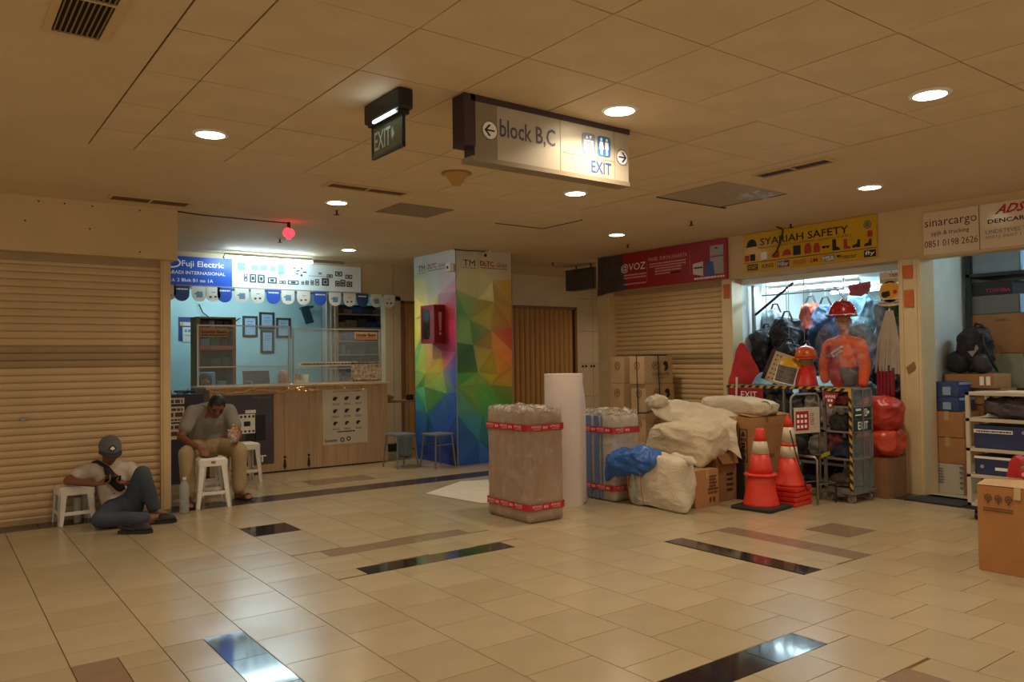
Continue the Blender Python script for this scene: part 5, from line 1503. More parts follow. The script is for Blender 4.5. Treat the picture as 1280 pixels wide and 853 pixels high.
for s in 'LR':
    caps(sk, [(J['chest'], 0.08), (J['sh' + s], 0.056), (J['el' + s], 0.040), (J['wr' + s], 0.026)])
    caps(sk, [(J['pel'], 0.09), (J['hip' + s], 0.085), (J['kn' + s], 0.055), (J['an' + s], 0.036)])
foot(sk, J['anR'], J['toeR'])
foot(sk, J['anL'], J['toeL'])
hand(sk, J['wrL'], (0.85, -0.25, 0.1), (0.25, -0.3, 0.9), 0.75, 0.92, thumb=-1)
hand(sk, J['wrR'], (-0.85, -0.20, 0.25), (-0.2, -0.3, 0.9), 0.75, 0.92, thumb=1)
body = remesh(sk, 0.0075, 3, 0.4).build('body', M_SKIN, t, smooth=True)
face_details(hxf, body)
hair_cap(hxf, t, 0.02, -0.05)
# cap
cp = thing_cap = MB(hxf)
nu, nv = 24, 8
vs = []; fs = []
for j in range(nv + 1):
    ph = math.pi / 2 * j / nv
    for i in range(nu):
        a = 2 * math.pi * i / nu
        vs.append((0.094 * math.cos(ph) ** 0.8 * math.cos(a), 0.112 * math.cos(ph) ** 0.8 * math.sin(a), 0.038 + 0.098 * math.sin(ph)))
for j in range(nv):
    for i in range(nu):
        fs.append((j * nu + i, j * nu + (i + 1) % nu, (j + 1) * nu + (i + 1) % nu, (j + 1) * nu + i))
cp.add(vs, fs)
cap_o = cp.build('cap', mat('cap_grey', '5f6262', 0.85, var=0.08, bump=0.2), t, smooth=True)
br = MB(hxf)
pts = [(0.085 * math.cos(math.radians(a)), 0.085 + 0.085 * math.sin(math.radians(a))) for a in range(0, 181, 15)] + [(-0.07, 0.06), (0.07, 0.06)]
br.prism([(x, y) for x, y in pts], 0.036, 0.044)
br.build('brim', mat('cap_dark', '33363a', 0.85), cap_o)
em = MB(hxf @ Matrix.Translation((0, 0.099, 0.092)) @ Matrix.Rotation(math.radians(-58), 4, 'X') @ Matrix.Rotation(math.pi, 4, 'Z'))
em.prism([(0.034, 0), (0, 0.032), (-0.034, 0), (0, -0.032)], 0.0, 0.006).build('emblem', M_INK, cap_o)
em = MB(hxf @ Matrix.Translation((0, 0.101, 0.0935)) @ Matrix.Rotation(math.radians(-58), 4, 'X') @ Matrix.Rotation(math.pi, 4, 'Z'))
em.disc(0, 0.009, 0.009, 0.0, 0.008, 10).disc(0.010, -0.002, 0.009, 0.0, 0.008, 10).disc(-0.010, -0.002, 0.009, 0.0, 0.008, 10).box(-0.003, 0.003, -0.018, 0, 0, 0.008).build('emblem_mark', M_INKW, cap_o)
sh_ = MB()
caps(sh_, [((1.42, 7.84, 0.125), 0.128), (J['spine'], 0.140), (J['chest'], 0.138)], 16)
caps(sh_, [((1.22, 7.975, 0.44), 0.070), ((1.345, 7.97, 0.465), 0.085), ((1.48, 7.965, 0.43), 0.070)])
for s in 'LR':
    caps(sh_, [(J['sh' + s], 0.070), (Vector(J['sh' + s]).lerp(Vector(J['el' + s]), 0.55), 0.068)])
M_WSHIRT = mat('shirt_pale', 'c2b6a6', 0.9, var=0.10, scale=5, bump=0.5, bscale=9)
remesh(sh_, 0.012, 5, 0.5).build('shirt', M_WSHIRT, t, smooth=True)
tr = MB()
caps(tr, [(J['pel'], 0.13), ((1.43, 7.76, 0.12), 0.115)], 14)
for s in 'LR':
    k = Vector(J['kn' + s]); a = Vector(J['an' + s])
    caps(tr, [(J['hip' + s], 0.105), (Vector(J['hip' + s]).lerp(k, 0.5), 0.090), (k, 0.072), (k.lerp(a, 0.5), 0.068), (k.lerp(a, 0.90), 0.056)], 14)
M_JEAN = mat('jeans_blue', '3d4852', 0.9, var=0.2, scale=5, bump=0.5, bscale=9)
remesh(tr, 0.012, 5, 0.5).build('jeans', M_JEAN, t, smooth=True)
# black sling bag across the chest
sl = MB()
caps(sl, [((1.31, 7.845, 0.47), 0.030), ((1.35, 7.82, 0.38), 0.050), ((1.41, 7.80, 0.30), 0.042)], 10)
remesh(sl, 0.010, 3, 0.5).build('sling_bag', mat('bag_black', '1c1c20', 0.8, var=0.1), t, smooth=True)
MB().tube([(1.41, 7.80, 0.30), (1.48, 7.85, 0.25)], 0.014, 6).tube([(1.30, 7.85, 0.49), (1.25, 7.94, 0.53), (1.23, 8.03, 0.51)], 0.016, 6).build('strap', MATS['bag_black'], t)
lines([(0.0, 0.012), (0.02, 0.012)], frame((1.36, 7.79, 0.22), (0.9, 0.25, 0.35), (-.3, 0.35, 0.9)), 0.0, 0.10, mat('print_shirtred', '8a3030', 0.7, var=0), t, 0.012, 3)
t = thing('phone', 'dark phone held by the man in a cap', 'phone', (1.325, 7.66, 0.37))
MB(frame((1.325, 7.655, 0.392), (1, 0, 0.1), (0, -0.6, 0.8))).rbox(-0.065, 0.065, -0.035, 0.035, -0.005, 0.005, 0.003, 1).build('phone_body', M_BLACK, t)
MB(frame((1.325, 7.655, 0.392), (1, 0, 0.1), (0, -0.6, 0.8))).box(-0.058, 0.058, -0.03, 0.03, -0.0065, -0.005).build('phone_screen', MATS['phone_glass'], t)

# ---- two shop workers behind the counter, mostly hidden
def worker(label, x, y, hz, fwd, shirt_m, hijab):
    t = thing('person', label, 'person', (x, y, 0))
    f = Vector(fwd).normalized(); r = Vector((f.y, -f.x, 0))
    P0 = Vector((x, y, 0))
    zb = hz - 0.66
    sk = MB()
    c = P0 + Vector((0, 0, hz)) + f * 0.03
    xf = head_parts(sk, c, f + Vector((0, 0, -0.35)), (f.x * 0.35, f.y * 0.35, 1))
    caps(sk, [(P0 + Vector((0, 0, zb)), 0.12), (P0 + Vector((0, 0, hz - 0.30)), 0.13), (P0 + Vector((0, 0, hz - 0.16)), 0.055), (c, 0.055)])
    for s in (-1, 1):
        sh_ = P0 + r * s * 0.17 + Vector((0, 0, hz - 0.22)); el = sh_ + r * s * 0.06 + Vector((0, 0, -0.27)); wr = el + f * 0.24 - r * s * 0.05
        caps(sk, [(P0 + Vector((0, 0, hz - 0.30)), 0.09), (sh_, 0.058), (el, 0.042), (wr, 0.028)])
        hand(sk, wr, f, (0, 0, -1), 0.4, 0.9, thumb=-s)
        kn = P0 + r * s * 0.14 + f * 0.42 + Vector((0, 0, zb)); an = kn + Vector((0, 0, 0.09 - zb))
        caps(sk, [(P0 + r * s * 0.09 + Vector((0, 0, zb)), 0.09), (kn, 0.062), (an, 0.038)])
        foot(sk, an, an + f * 0.16 + Vector((0, 0, -0.06)))
    b = remesh(sk, 0.011, 3, 0.4).build('body', M_SKIN, t, smooth=True)
    face_details(xf, b)
    cl = MB()
    caps(cl, [(P0 + Vector((0, 0, zb)), 0.15), (P0 + Vector((0, 0, hz - 0.32)), 0.155)])
    for s in (-1, 1):
        sh_ = P0 + r * s * 0.17 + Vector((0, 0, hz - 0.22)); el = sh_ + r * s * 0.06 + Vector((0, 0, -0.27)); wr = el + f * 0.2 - r * s * 0.04
        caps(cl, [(P0 + Vector((0, 0, hz - 0.26)), 0.10), (sh_, 0.075), (el, 0.058), (wr, 0.046)])
    remesh(cl, 0.016, 4, 0.5).build('blouse', shirt_m, t, smooth=True)
    tr = MB()
    for s in (-1, 1):
        kn = P0 + r * s * 0.14 + f * 0.42 + Vector((0, 0, zb)); an = kn + Vector((0, 0, 0.13 - zb))
        caps(tr, [(P0 + r * s * 0.08 + Vector((0, 0, zb)), 0.115), (kn, 0.08), (an, 0.065)])
    remesh(tr, 0.016, 4, 0.5).build('trousers', mat('trousers_black', '1e1e24', 0.9), t, smooth=True)
    if hijab:
        h = MB(xf)
        h.sphere((0, -0.02, 0.02), (0.094, 0.105, 0.116), 18, 12)
        h.sphere((0, -0.03, -0.10), (0.105, 0.10, 0.10), 16, 10)
        remesh(h, 0.012, 3, 0.5).build('headscarf', mat('scarf_dark', '1c2230', 0.9), t, smooth=True)
    else:
        hair_cap(xf, t, 0.03, -0.08)
    s = thing('office_stool', 'round stool under the ' + label, 'stool', (x, y, 0), group='round stools behind the counter')
    MB(Matrix.Translation((x, y, 0))).lathe([(0.19, zb - 0.18), (0.20, zb - 0.165), (0.20, zb - 0.15), (0.0, zb - 0.148)], 20).build('seat', M_BLACK, s)
    MB(Matrix.Translation((x, y, 0))).lathe([(0.20, 0), (0.20, 0.02), (0.04, 0.05), (0.03, 0.08), (0.03, zb - 0.18)], 20).build('base', M_STEEL, s)
worker('worker in a dark headscarf behind the counter', 3.08, 11.2, 1.13, (-0.2, -1, 0), mat('blouse_navy', '1e2638', 0.9), True)
worker('dark-haired worker bending low behind the counter', 3.66, 11.2, 1.03, (0.5, -1, 0), mat('blouse_black', '181a24', 0.9), False)
# ------------------------------------------------------------------ wrapped parcels, roll, sacks, cartons, cones
def lumpbox(x0, x1, y0, y1, z0, z1, r=0.03, amp=0.008, fs=5.0, seed=0, n=14, fold=(1, 1, 1), xf=None):
    mb = MB(xf)
    idx = {}; vs = []; fs_ = []
    c = Vector(((x0 + x1) / 2, (y0 + y1) / 2, (z0 + z1) / 2)); h = Vector(((x1 - x0) / 2, (y1 - y0) / 2, (z1 - z0) / 2))
    off = Vector((seed * 3.7, seed * 1.9, seed * 5.3))
    def vid(a, b, cc):
        k = (a, b, cc)
        if k in idx: return idx[k]
        u = Vector((2 * a / n - 1, 2 * b / n - 1, 2 * cc / n - 1))
        p = Vector((u.x * h.x, u.y * h.y, u.z * h.z))
        q = Vector((max(-h.x + r, min(h.x - r, p.x)), max(-h.y + r, min(h.y - r, p.y)), max(-h.z + r, min(h.z - r, p.z))))
        d = p - q
        nn = d.normalized() if d.length > 1e-9 else Vector((0, 0, 1))
        p = q + nn * r
        w = p + off
        e = noise.noise(Vector((w.x * fold[0], w.y * fold[1], w.z * fold[2])) * fs) * amp
        if p.z < -h.z + 0.01: e = min(e, 0)
        p = p + nn * e
        p.z = max(p.z, -h.z)
        idx[k] = len(vs); vs.append(c + p)
        return idx[k]
    for a in range(n):
        for b in range(n):
            fs_ += [(vid(a, b, 0), vid(a, b + 1, 0), vid(a + 1, b + 1, 0), vid(a + 1, b, 0)), (vid(a, b, n), vid(a + 1, b, n), vid(a + 1, b + 1, n), vid(a, b + 1, n)),
                    (vid(a, 0, b), vid(a + 1, 0, b), vid(a + 1, 0, b + 1), vid(a, 0, b + 1)), (vid(a, n, b), vid(a, n, b + 1), vid(a + 1, n, b + 1), vid(a + 1, n, b)),
                    (vid(0, a, b), vid(0, a, b + 1), vid(0, a + 1, b + 1), vid(0, a + 1, b)), (vid(n, a, b), vid(n, a + 1, b), vid(n, a + 1, b + 1), vid(n, a, b + 1))]
    return mb.add(vs, fs_)

def band(x0, x1, y0, y1, za, zb, r, off, sag=0.0):
    pts = []
    for cx, cy, a in ((x1 - r, y0 + r, -90), (x1 - r, y1 - r, 0), (x0 + r, y1 - r, 90), (x0 + r, y0 + r, 180)):
        for k in range(5):
            w = math.radians(a + 22.5 * k)
            pts.append((cx + (r + off) * math.cos(w), cy + (r + off) * math.sin(w)))
    n = len(pts)
    vs = [(p[0], p[1], za + sag * (p[0] - x0)) for p in pts] + [(p[0], p[1], zb + sag * (p[0] - x0)) for p in pts]
    return MB().add(vs, [(i, (i + 1) % n, n + (i + 1) % n, n + i) for i in range(n)])

M_TAPER = mat('fragile_tape', 'b3202a', 0.3, var=0.04)
M_TAPET = mat('tape_print', 'e0a8a0', 0.5, var=0)
def fragile_tape(t, x0, x1, y0, y1, za, zb, r):
    o = band(x0, x1, y0, y1, za, zb, r, 0.004).build('fragile_tape', M_TAPER, t, smooth=True, sharp=40)
    h = zb - za
    for xf, L in ((facing_x(x0 - 0.0045, y1, 0), y1 - y0), (facing_y(x0, y0 - 0.0045, 0), x1 - x0)):
        u = 0.05
        while u + 0.12 < L - 0.02:
            text('FRAGILE', xf, u, u + 0.085, za + h * .45, zb - h * .15, M_TAPET, o, n=0.0, depth=0.001, bold=0.03)
            MB(xf).prism([(u - 0.022, zb - h * .3), (u - 0.012, za + h * .4), (u - 0.002, zb - h * .3), (u - 0.007, zb - h * .2), (u - 0.012, zb - h * .3), (u - 0.017, zb - h * .2)], 0.0, 0.001).build('heart_mark', M_TAPET, o)
            lines([(za + h * .2, h * .1)], xf, u, u + 0.085, M_TAPET, o, 0.0, int(u * 100))
            if u + 0.2 < L:
                lines([(za + h * .3, h * .4)], xf, u + 0.105, u + 0.17, M_TAPET, o, 0.0, 7)
            u += 0.205
t = thing('wrapped_parcel', 'tall brown parcel in clear film with two red fragile tapes', 'parcel', (4.31, 5.64, 0))
lumpbox(4.12, 4.50, 5.33, 5.95, 0.0, 0.95, 0.03, 0.006, 5, 1, 16, (1, 1, 0.5)).build('parcel_body', mat('parcel_brown', 'a5896f', 0.6, var=0.10, scale=4, bump=0.3, bscale=8, stretch=(3, 3, 0.6)), t, smooth=True)
lumpbox(4.117, 4.503, 5.327, 5.953, 0.0, 0.965, 0.032, 0.006, 11, 4, 30, (1, 1, 0.35)).build('clear_film', film_mat('film_wrap', 'cdbfae', 0.16, 0.18, 0.9, 7), t, smooth=True)
lumpbox(4.12, 4.50, 5.335, 5.95, 0.925, 0.985, 0.025, 0.02, 16, 7, 24).build('bunched_film', film_mat('film_bunch', 'd6ccc0', 0.42, 0.1, 1.0, 14), t, smooth=True)
fragile_tape(t, 4.11, 4.51, 5.32, 5.96, 0.783, 0.840, 0.03)
fragile_tape(t, 4.11, 4.51, 5.32, 5.96, 0.108, 0.163, 0.03)
t = thing('wrapped_parcel', 'white striped parcel in film behind the blue plastic bag', 'parcel', (5.55, 5.82, 0))
lumpbox(5.37, 5.73, 5.6, 6.05, 0.0, 0.85, 0.045, 0.008, 5, 2, 16, (1, 1, 0.5)).build('parcel_body', mat('parcel_white', 'bdb2a4', 0.55, var=0.08, scale=4, bump=0.3, bscale=8), t, smooth=True)
lumpbox(5.363, 5.737, 5.593, 6.057, 0.0, 0.868, 0.047, 0.010, 11, 5, 28, (1, 1, 0.35)).build('clear_film', film_mat('film_wrap', 'cdbfae', 0.16), t, smooth=True)
lumpbox(5.38, 5.72, 5.61, 6.04, 0.83, 0.89, 0.03, 0.022, 16, 9, 22).build('bunched_film', film_mat('film_bunch', 'd6ccc0', 0.42), t, smooth=True)
fx = facing_x(5.359, 6.05, 0)
for a, b in ((0.05, 0.14), (0.18, 0.25), (0.28, 0.30)):
    MB(fx).box(a, b, 0.02, 0.83, 0.0, 0.002).build('blue_stripe', mat('stripe_blue', '5a6f98', 0.5, var=0.05), t)
fragile_tape(t, 5.36, 5.74, 5.59, 6.06, 0.665, 0.725, 0.045)
fragile_tape(t, 5.36, 5.74, 5.59, 6.06, 0.105, 0.160, 0.045)
# roll of white foam sheet
t = thing('foam_roll', 'tall upright roll of white foam sheet between the two parcels', 'foam roll', (4.98, 5.88, 0))
M_FOAM = mat('foam_white', 'd6c8be', 0.7, var=0.03, scale=3, bump=0.1, bscale=14)
MB(Matrix.Translation((4.98, 5.88, 0))).lathe([(0.185, 0), (0.186, 0.02), (0.186, 1.24), (0.184, 1.255), (0.15, 1.252), (0.05, 1.25), (0.045, 1.20)], 40).build('roll_body', M_FOAM, t, smooth=True, sharp=40)
ed = []
for k in range(9):
    a = math.radians(-65 + k * 7)
    r = 0.188 + 0.06 * (k / 8.0) ** 2
    ed.append((4.98 + r * math.cos(a), 5.88 + r * math.sin(a)))
mb = MB()
vs = [(p[0], p[1], 0.02) for p in ed] + [(p[0], p[1], 1.22 - 0.35 * (i / 8.0)) for i, p in enumerate(ed)]
mb.add(vs, [(i, i + 1, 10 + i, 9 + i) for i in range(8)]).build('loose_edge', M_FOAM, t, smooth=True)
MB().add([(4.23, 7.26, 0.004), (4.97, 7.72, 0.004), (5.27, 7.60, 0.004), (4.55, 6.25, 0.004), (4.36, 6.42, 0.004), (4.6, 7.0, 0.010)],
         [(0, 5, 1), (1, 5, 2), (2, 5, 3), (3, 5, 4), (4, 5, 0)]).build('foam_sheet', mat('foam_sheet_white', 'd2cab8', 0.5, var=0.05, bump=0.2, bscale=30), label='flat white foam sheet lying on the floor behind the brown parcel', cat='foam sheet')

# sacks
M_SACK = mat('sack_white', 'c9bca2', 0.7, var=0.08, scale=5, bump=0.6, bscale=13, crink=1.6)
M_SACK2 = mat('sack_cream', 'c4b494', 0.7, var=0.08, scale=5, bump=0.6, bscale=13, crink=1.6)
t = thing('woven_sack', 'white woven sack with coloured stripes on the floor under the blue bag', 'sack', (5.56, 5.06, 0))
soft((5.555, 5.15, 0.245), (0.15, 0.34, 0.245), 4.2, 0.028, 3.5, 3, nu=120, nv=76, flat=0.98, wr=0.014, wfs=3.6, fold=(1, 0.6, 1.2), pulls=[((-0.12, -0.33, -0.20), (-0.02, -0.12, -0.06), 0.22), ((-0.05, -0.33, 0.22), (0, -0.05, 0.03), 0.15), ((-0.1, 0.33, -0.22), (-0.03, 0.04, -0.03), 0.2)]).build('sack_body', M_SACK, t, smooth=True)
caps_ = MB(); caps(caps_, [((5.60, 5.02, 0.46), 0.06), ((5.58, 4.90, 0.475), 0.028), ((5.56, 4.81, 0.465), 0.042), ((5.54, 4.74, 0.45), 0.022)], 10)
remesh(caps_, 0.012, 3, 0.5).build('tied_neck', M_SACK, t, smooth=True)
for (y, c, w) in ((5.44, 'a05a3c', 0.012), (5.37, '7f988c', 0.035), (5.27, 'a05a3c', 0.012)):
    mb = MB()
    vs = []
    for k in range(13):
        z = 0.03 + 0.40 * k / 12
        bul = 5.555 - 0.15 - 0.036 + 0.06 * ((z - 0.22) / 0.24) ** 4
        for q in (-1, 1): vs.append((bul, y + q * w / 2 - 0.05 * (1 - z / 0.43), z))
    mb.add(vs, [(2 * k, 2 * k + 1, 2 * k + 3, 2 * k + 2) for k in range(12)])
    mb.build('sack_stripe', mat('sack_stripe_' + c, c, 0.7), t)
M_BBAG = mat('blue_film', '2f68b8', 0.25, var=0.15, scale=8, bump=0.8, bscale=16, crink=2.0, alpha=0.96)
soft((5.45, 5.42, 0.415), (0.14, 0.30, 0.13), 2.8, 0.035, 6, 8, nu=120, nv=70, wr=0.026, wfs=4.6, tilt=-0.06, pulls=[((-0.1, 0.25, -0.08), (-0.02, 0.05, -0.14), 0.22), ((-0.1, -0.28, 0.0), (0, -0.06, -0.02), 0.15)]).build('plastic_bag', M_BBAG, smooth=True, label='crumpled blue plastic bag draped on the striped sack', cat='bag')
t = thing('woven_sack', 'bulging cream sack lying across the floor cartons', 'sack', (6.12, 5.32, 0.40))
soft((6.12, 5.34, 0.565), (0.25, 0.40, 0.18), 3.2, 0.03, 3.2, 11, nu=130, nv=80, wr=0.024, wfs=4.0, fold=(0.8, 0.25, 1.6), pulls=[((-0.22, -0.36, -0.15), (-0.03, -0.05, -0.14), 0.28), ((-0.2, 0.36, -0.1), (0, 0.04, -0.06), 0.2)]).build('sack_body', M_SACK2, t, smooth=True)
t = thing('empty_sack', 'limp white sack hanging from the pile to the big carton', 'sack', (6.35, 5.2, 0.5))
def drape(name, rows, m, t, n=14, amp=0.02, seed=0, thick=0.012):
    """cloth sheet through rows of control points"""
    mb = MB(); vs = []
    R_, C_ = len(rows), len(rows[0])
    def ev(row, u):
        x = u * (C_ - 1); i = min(int(x), C_ - 2); f = x - i; f = f * f * (3 - 2 * f)
        return Vector(row[i]).lerp(Vector(row[i + 1]), f)
    N = n * 2
    for a in range(N + 1):
        v = a / N * (R_ - 1); i = min(int(v), R_ - 2); f = v - i; f = f * f * (3 - 2 * f)
        for b in range(N + 1):
            p = ev(rows[i], b / N).lerp(ev(rows[i + 1], b / N), f)
            p = p + Vector((noise.noise(p * 7 + Vector((seed, 0, 0))), noise.noise(p * 7 + Vector((0, seed, 4))), noise.noise(p * 9 + Vector((4, 0, seed))))) * amp
            vs.append(p)
    W = N + 1
    fs = [(a * W + b, a * W + b + 1, (a + 1) * W + b + 1, (a + 1) * W + b) for a in range(N) for b in range(N)]
    mb.add(vs, fs)
    o = mb.build(name, m, t, smooth=True)
    md = o.modifiers.new('thickness', 'SOLIDIFY'); md.thickness = thick; md.offset = 0
    return o
drape('sack_cloth', [[(6.30, 5.92, 0.98), (6.42, 5.62, 0.93), (6.52, 5.32, 0.88), (6.58, 5.08, 0.84)], [(6.16, 5.86, 0.86), (6.24, 5.50, 0.84), (6.34, 5.16, 0.76), (6.40, 4.95, 0.74)], [(6.16, 5.72, 0.76), (6.16, 5.34, 0.73), (6.24, 5.05, 0.62), (6.36, 4.90, 0.56)], [(6.18, 5.6, 0.70), (6.2, 5.24, 0.66), (6.26, 4.98, 0.50), (6.38, 4.86, 0.42)]], M_SACK, t, 30, 0.035, 3)
soft((6.22, 5.83, 0.93), (0.09, 0.12, 0.07), 2.4, 0.03, 7, 5, nu=60, nv=40, wr=0.02, wfs=7).build('gathered_mouth', M_SACK, t, smooth=True)
t = thing('folded_sacks', 'thick folded bundle of white sacks on top of the big carton', 'sack', (6.75, 5.0, 0.82))
soft((6.74, 5.17, 0.895), (0.20, 0.40, 0.088), 3.6, 0.02, 4, 6, nu=110, nv=60, wr=0.014, wfs=4, fold=(1, .4, 1.5), tilt=0.04).build('bundle', M_SACK, t, smooth=True)
sp_ = []
for k in range(40):
    a = k * 0.33; r = 0.008 + 0.0018 * k
    sp_.append((r * math.cos(a), r * math.sin(a)))
for k, yy in enumerate((0,)):
    mb = MB(frame((6.66, 4.80, 0.905), (0.75, -0.65, 0), (0, 0, 1)))
    vs = [(p[0], p[1], 0.02) for p in sp_] + [(p[0], p[1], -0.28) for p in sp_]
    mb.add(vs, [(i, i + 1, 41 + i, 40 + i) for i in range(39)])
    o = mb.build('rolled_end', M_SACK2, t, smooth=True)
    md = o.modifiers.new('th', 'SOLIDIFY'); md.thickness = 0.006

# cartons
def carton(label, x0, x1, y0, y1, z0, z1, m=M_CARD, rz=0.0, tape=True, group=None, cat='carton', name='carton', mt=None):
    cx, cy = (x0 + x1) / 2, (y0 + y1) / 2
    hx_, hy = (x1 - x0) / 2, (y1 - y0) / 2
    t = thing(name, label, cat, (cx, cy, z0), group=group)
    xf = place(cx, cy, z0, rz)
    lumpbox(-hx_, hx_, -hy, hy, 0, z1 - z0, 0.005, 0.004, 6, int(cx * 10 + z0 * 7), 5, xf=xf).build('box_body', m, t)
    if tape:
        mb = MB(xf)
        h = z1 - z0 + 0.002
        if hx_ >= hy: mb.box(-hx_ - 0.002, hx_ + 0.002, -0.025, 0.025, h - 0.004, h + 0.001).box(-hx_ - 0.003, -hx_ - 0.0005, -0.025, 0.025, h - 0.09, h)
        else: mb.box(-0.025, 0.025, -hy - 0.002, hy + 0.002, h - 0.004, h + 0.001).box(-0.025, 0.025, -hy - 0.003, -hy - 0.0005, h - 0.09, h)
        mb.build('tape_strip', mt or M_TAPE, t)
    return t
Rw = [(0.0, 0.335), (0.336, 0.680), (0.681, 1.063), (1.064, 1.420)]
RN = ['bottom', 'second', 'third', 'top']
M_INKC = mat('print_cardink', '5a3a24', 0.7, var=0.1)
for cidx, (x0, x1, y0, y1, side) in enumerate(((7.35, 7.88, 7.08, 7.34, 'right'), (7.40, 7.90, 7.50, 7.76, 'left'))):
    for r_, (a, b) in enumerate(Rw):
        dx = 0.012 * ((r_ * 7 + cidx) % 3 - 1)
        t = carton('%s carton of the %s stack against the red-banner shutter' % (RN[r_], side), x0 + dx, x1 + dx, y0, y1, a, b, M_CARD3, group='stacked cartons by the shutter', tape=False)
        f1 = facing_x(x0 + dx - 0.005, y1, 0); f2 = facing_y(x0 + dx, y0 - 0.005, 0)
        MB(f1).ring(0.14, b - 0.12, 0.05, 0.006, 0, 0.002, 18).build('round_mark', M_INKC, t)
        text('JB', f1, 0.115, 0.165, b - 0.14, b - 0.10, M_INKC, t, n=0.0)
        MB(f2).ring(0.20, b - 0.12, 0.055, 0.007, 0, 0.002, 18).build('round_mark', M_INKC, t)
        text('JB', f2, 0.175, 0.225, b - 0.14, b - 0.10, M_INKC, t, n=0.0)
        text('SCHOLATA', f2, 0.14, 0.46, b - 0.25, b - 0.215, M_INKC, t, n=0.0, bold=0.01)
        text('THE PROJECT', f2, 0.18, 0.40, b - 0.30, b - 0.272, M_INKC, t, n=0.0)
        MB(f2).prism([(0.34, b - 0.10), (0.38, b - 0.06), (0.43, b - 0.08), (0.44, b - 0.15), (0.40, b - 0.19), (0.36, b - 0.19), (0.40, b - 0.14)], 0, 0.002).build('figure_mark', M_INK, t)
# twine round the stack
MB().tube([(7.34, 7.20, 0.68), (7.335, 7.2, 1.0), (7.335, 7.21, 1.43), (7.6, 7.21, 1.432), (7.89, 7.2, 1.43)], 0.007, 5).tube([(7.60, 7.066, 0.75), (7.60, 7.066, 1.0), (7.58, 7.066, 1.43), (7.58, 7.2, 1.432)], 0.007, 5).tube([(7.33, 7.34, 0.69), (7.33, 7.066, 0.70), (7.5, 7.064, 0.73), (7.62, 7.064, 0.76), (7.88, 7.064, 0.78)], 0.008, 5).build('twine', M_INK, label='dark twine tied round the carton stack', cat='twine')
t = carton('brown carton with printed columns right of the striped sack', 5.72, 6.06, 4.90, 5.30, 0, 0.345)
f2 = facing_y(5.72, 4.893, 0)
lines([(0.27 - 0.03 * k, 0.016) for k in range(4)], f2, 0.20, 0.30, M_INKC, t, 0.0, 3)
lines([(0.15, 0.02), (0.12, 0.014)], f2, 0.18, 0.32, M_INKC, t, 0.0, 5)
MB(f2).box(0.20, 0.225, 0.04, 0.085, 0, 0.001).box(0.25, 0.275, 0.04, 0.085, 0, 0.001).build('handling_mark', M_INKC, t)
t = carton('open dark-brown carton with torn flaps beside the traffic cones', 6.12, 6.42, 4.97, 5.38, 0, 0.46, M_CARD2, tape=False)
MB().add([(6.12, 4.97, 0.46), (6.42, 4.97, 0.46), (6.40, 4.93, 0.36), (6.15, 4.92, 0.37)], [(0, 1, 2, 3)]).build('flap', M_CARD2, t)
lines([(0.10 + 0.05 * k, 0.02) for k in range(4)], facing_y(6.12, 4.963, 0), 0.14, 0.24, M_INK, t, 0.0, 8)
MB().box(6.425, 6.448, 4.90, 5.2, 0, 0.50).build('leaning_board', mat('panel_black', '26221f', 0.6), label='dark board leaning between the open carton and the big carton', cat='board')
t = carton('big carton with arrow marks behind the traffic cones', 6.455, 7.12, 4.80, 5.22, 0, 0.805, M_CARD)
f1 = facing_x(6.449, 5.22, 0)
for k in range(3):
    z = 0.64 - 0.11 * k
    MB(f1).frame4(0.27, 0.36, z - 0.05, z + 0.05, 0.006, 0, 0.002).build('mark_frame', M_INK, t)
    (MB(f1).prism([(0.29, z - 0.02), (0.34, z - 0.02), (0.315, z + 0.03)], 0, 0.002) if k != 1 else MB(f1).box(0.295, 0.335, z - 0.025, z - 0.005, 0, 0.002).box(0.295, 0.335, z + 0.005, z + 0.025, 0, 0.002)).build('handling_mark', M_INK, t)
text('FRAGILE', facing_y(6.455, 4.793, 0), 0.14, 0.33, 0.40, 0.44, M_INKC, t, n=0.0, bold=0.02)
MB().add([(6.455, 4.80, 0.81), (7.1, 4.80, 0.81), (7.08, 4.98, 0.835), (6.47, 4.98, 0.83)], [(0, 1, 2, 3)]).build('flap', M_CARD, t)

# traffic cones
M_CONE = mat('cone_orange', 'd93a22', 0.45, var=0.05, scale=5)
M_CONE2 = mat('cone_red', 'd4301f', 0.45, var=0.05, scale=5)
M_REFL = mat('reflective_white', 'c9bda0', 0.4, var=0.06)
M_RUB = mat('rubber_black', '2a2826', 0.8, var=0.1)
def cone_prof(h, r0, r1, z0):
    return lambda f: (r0 + (r1 - r0) * f, z0 + h * f)
t = thing('traffic_cone', 'orange traffic cone pair stacked on a black square base', 'traffic cone', (6.2, 4.53, 0))
xf = place(6.2, 4.53, 0, 0.12)
MB(xf).rbox(-0.20, 0.20, -0.20, 0.20, 0.0, 0.035, 0.012).build('base', M_RUB, t)
MB(xf).lathe([(0.165, 0.035), (0.16, 0.05), (0.135, 0.17), (0.115, 0.29), (0.112, 0.30)], 28).build('lower_cone', M_CONE, t, smooth=True)
for k in range(20):
    a = 2 * math.pi * k / 20
    MB(xf).box(0.158 * math.cos(a) - 0.006, 0.158 * math.cos(a) + 0.006, 0.158 * math.sin(a) - 0.006, 0.158 * math.sin(a) + 0.006, 0.034, 0.062).build('rim_tab', M_CONE, t) if k % 2 == 0 else None
MB(xf).lathe([(0.135, 0.300), (0.150, 0.305), (0.152, 0.318), (0.140, 0.325), (0.105, 0.328)], 28).build('upper_flange', M_CONE2, t, smooth=True)
MB(xf).lathe([(0.112, 0.325), (0.098, 0.38), (0.078, 0.505)], 28).build('upper_cone', M_CONE2, t, smooth=True)
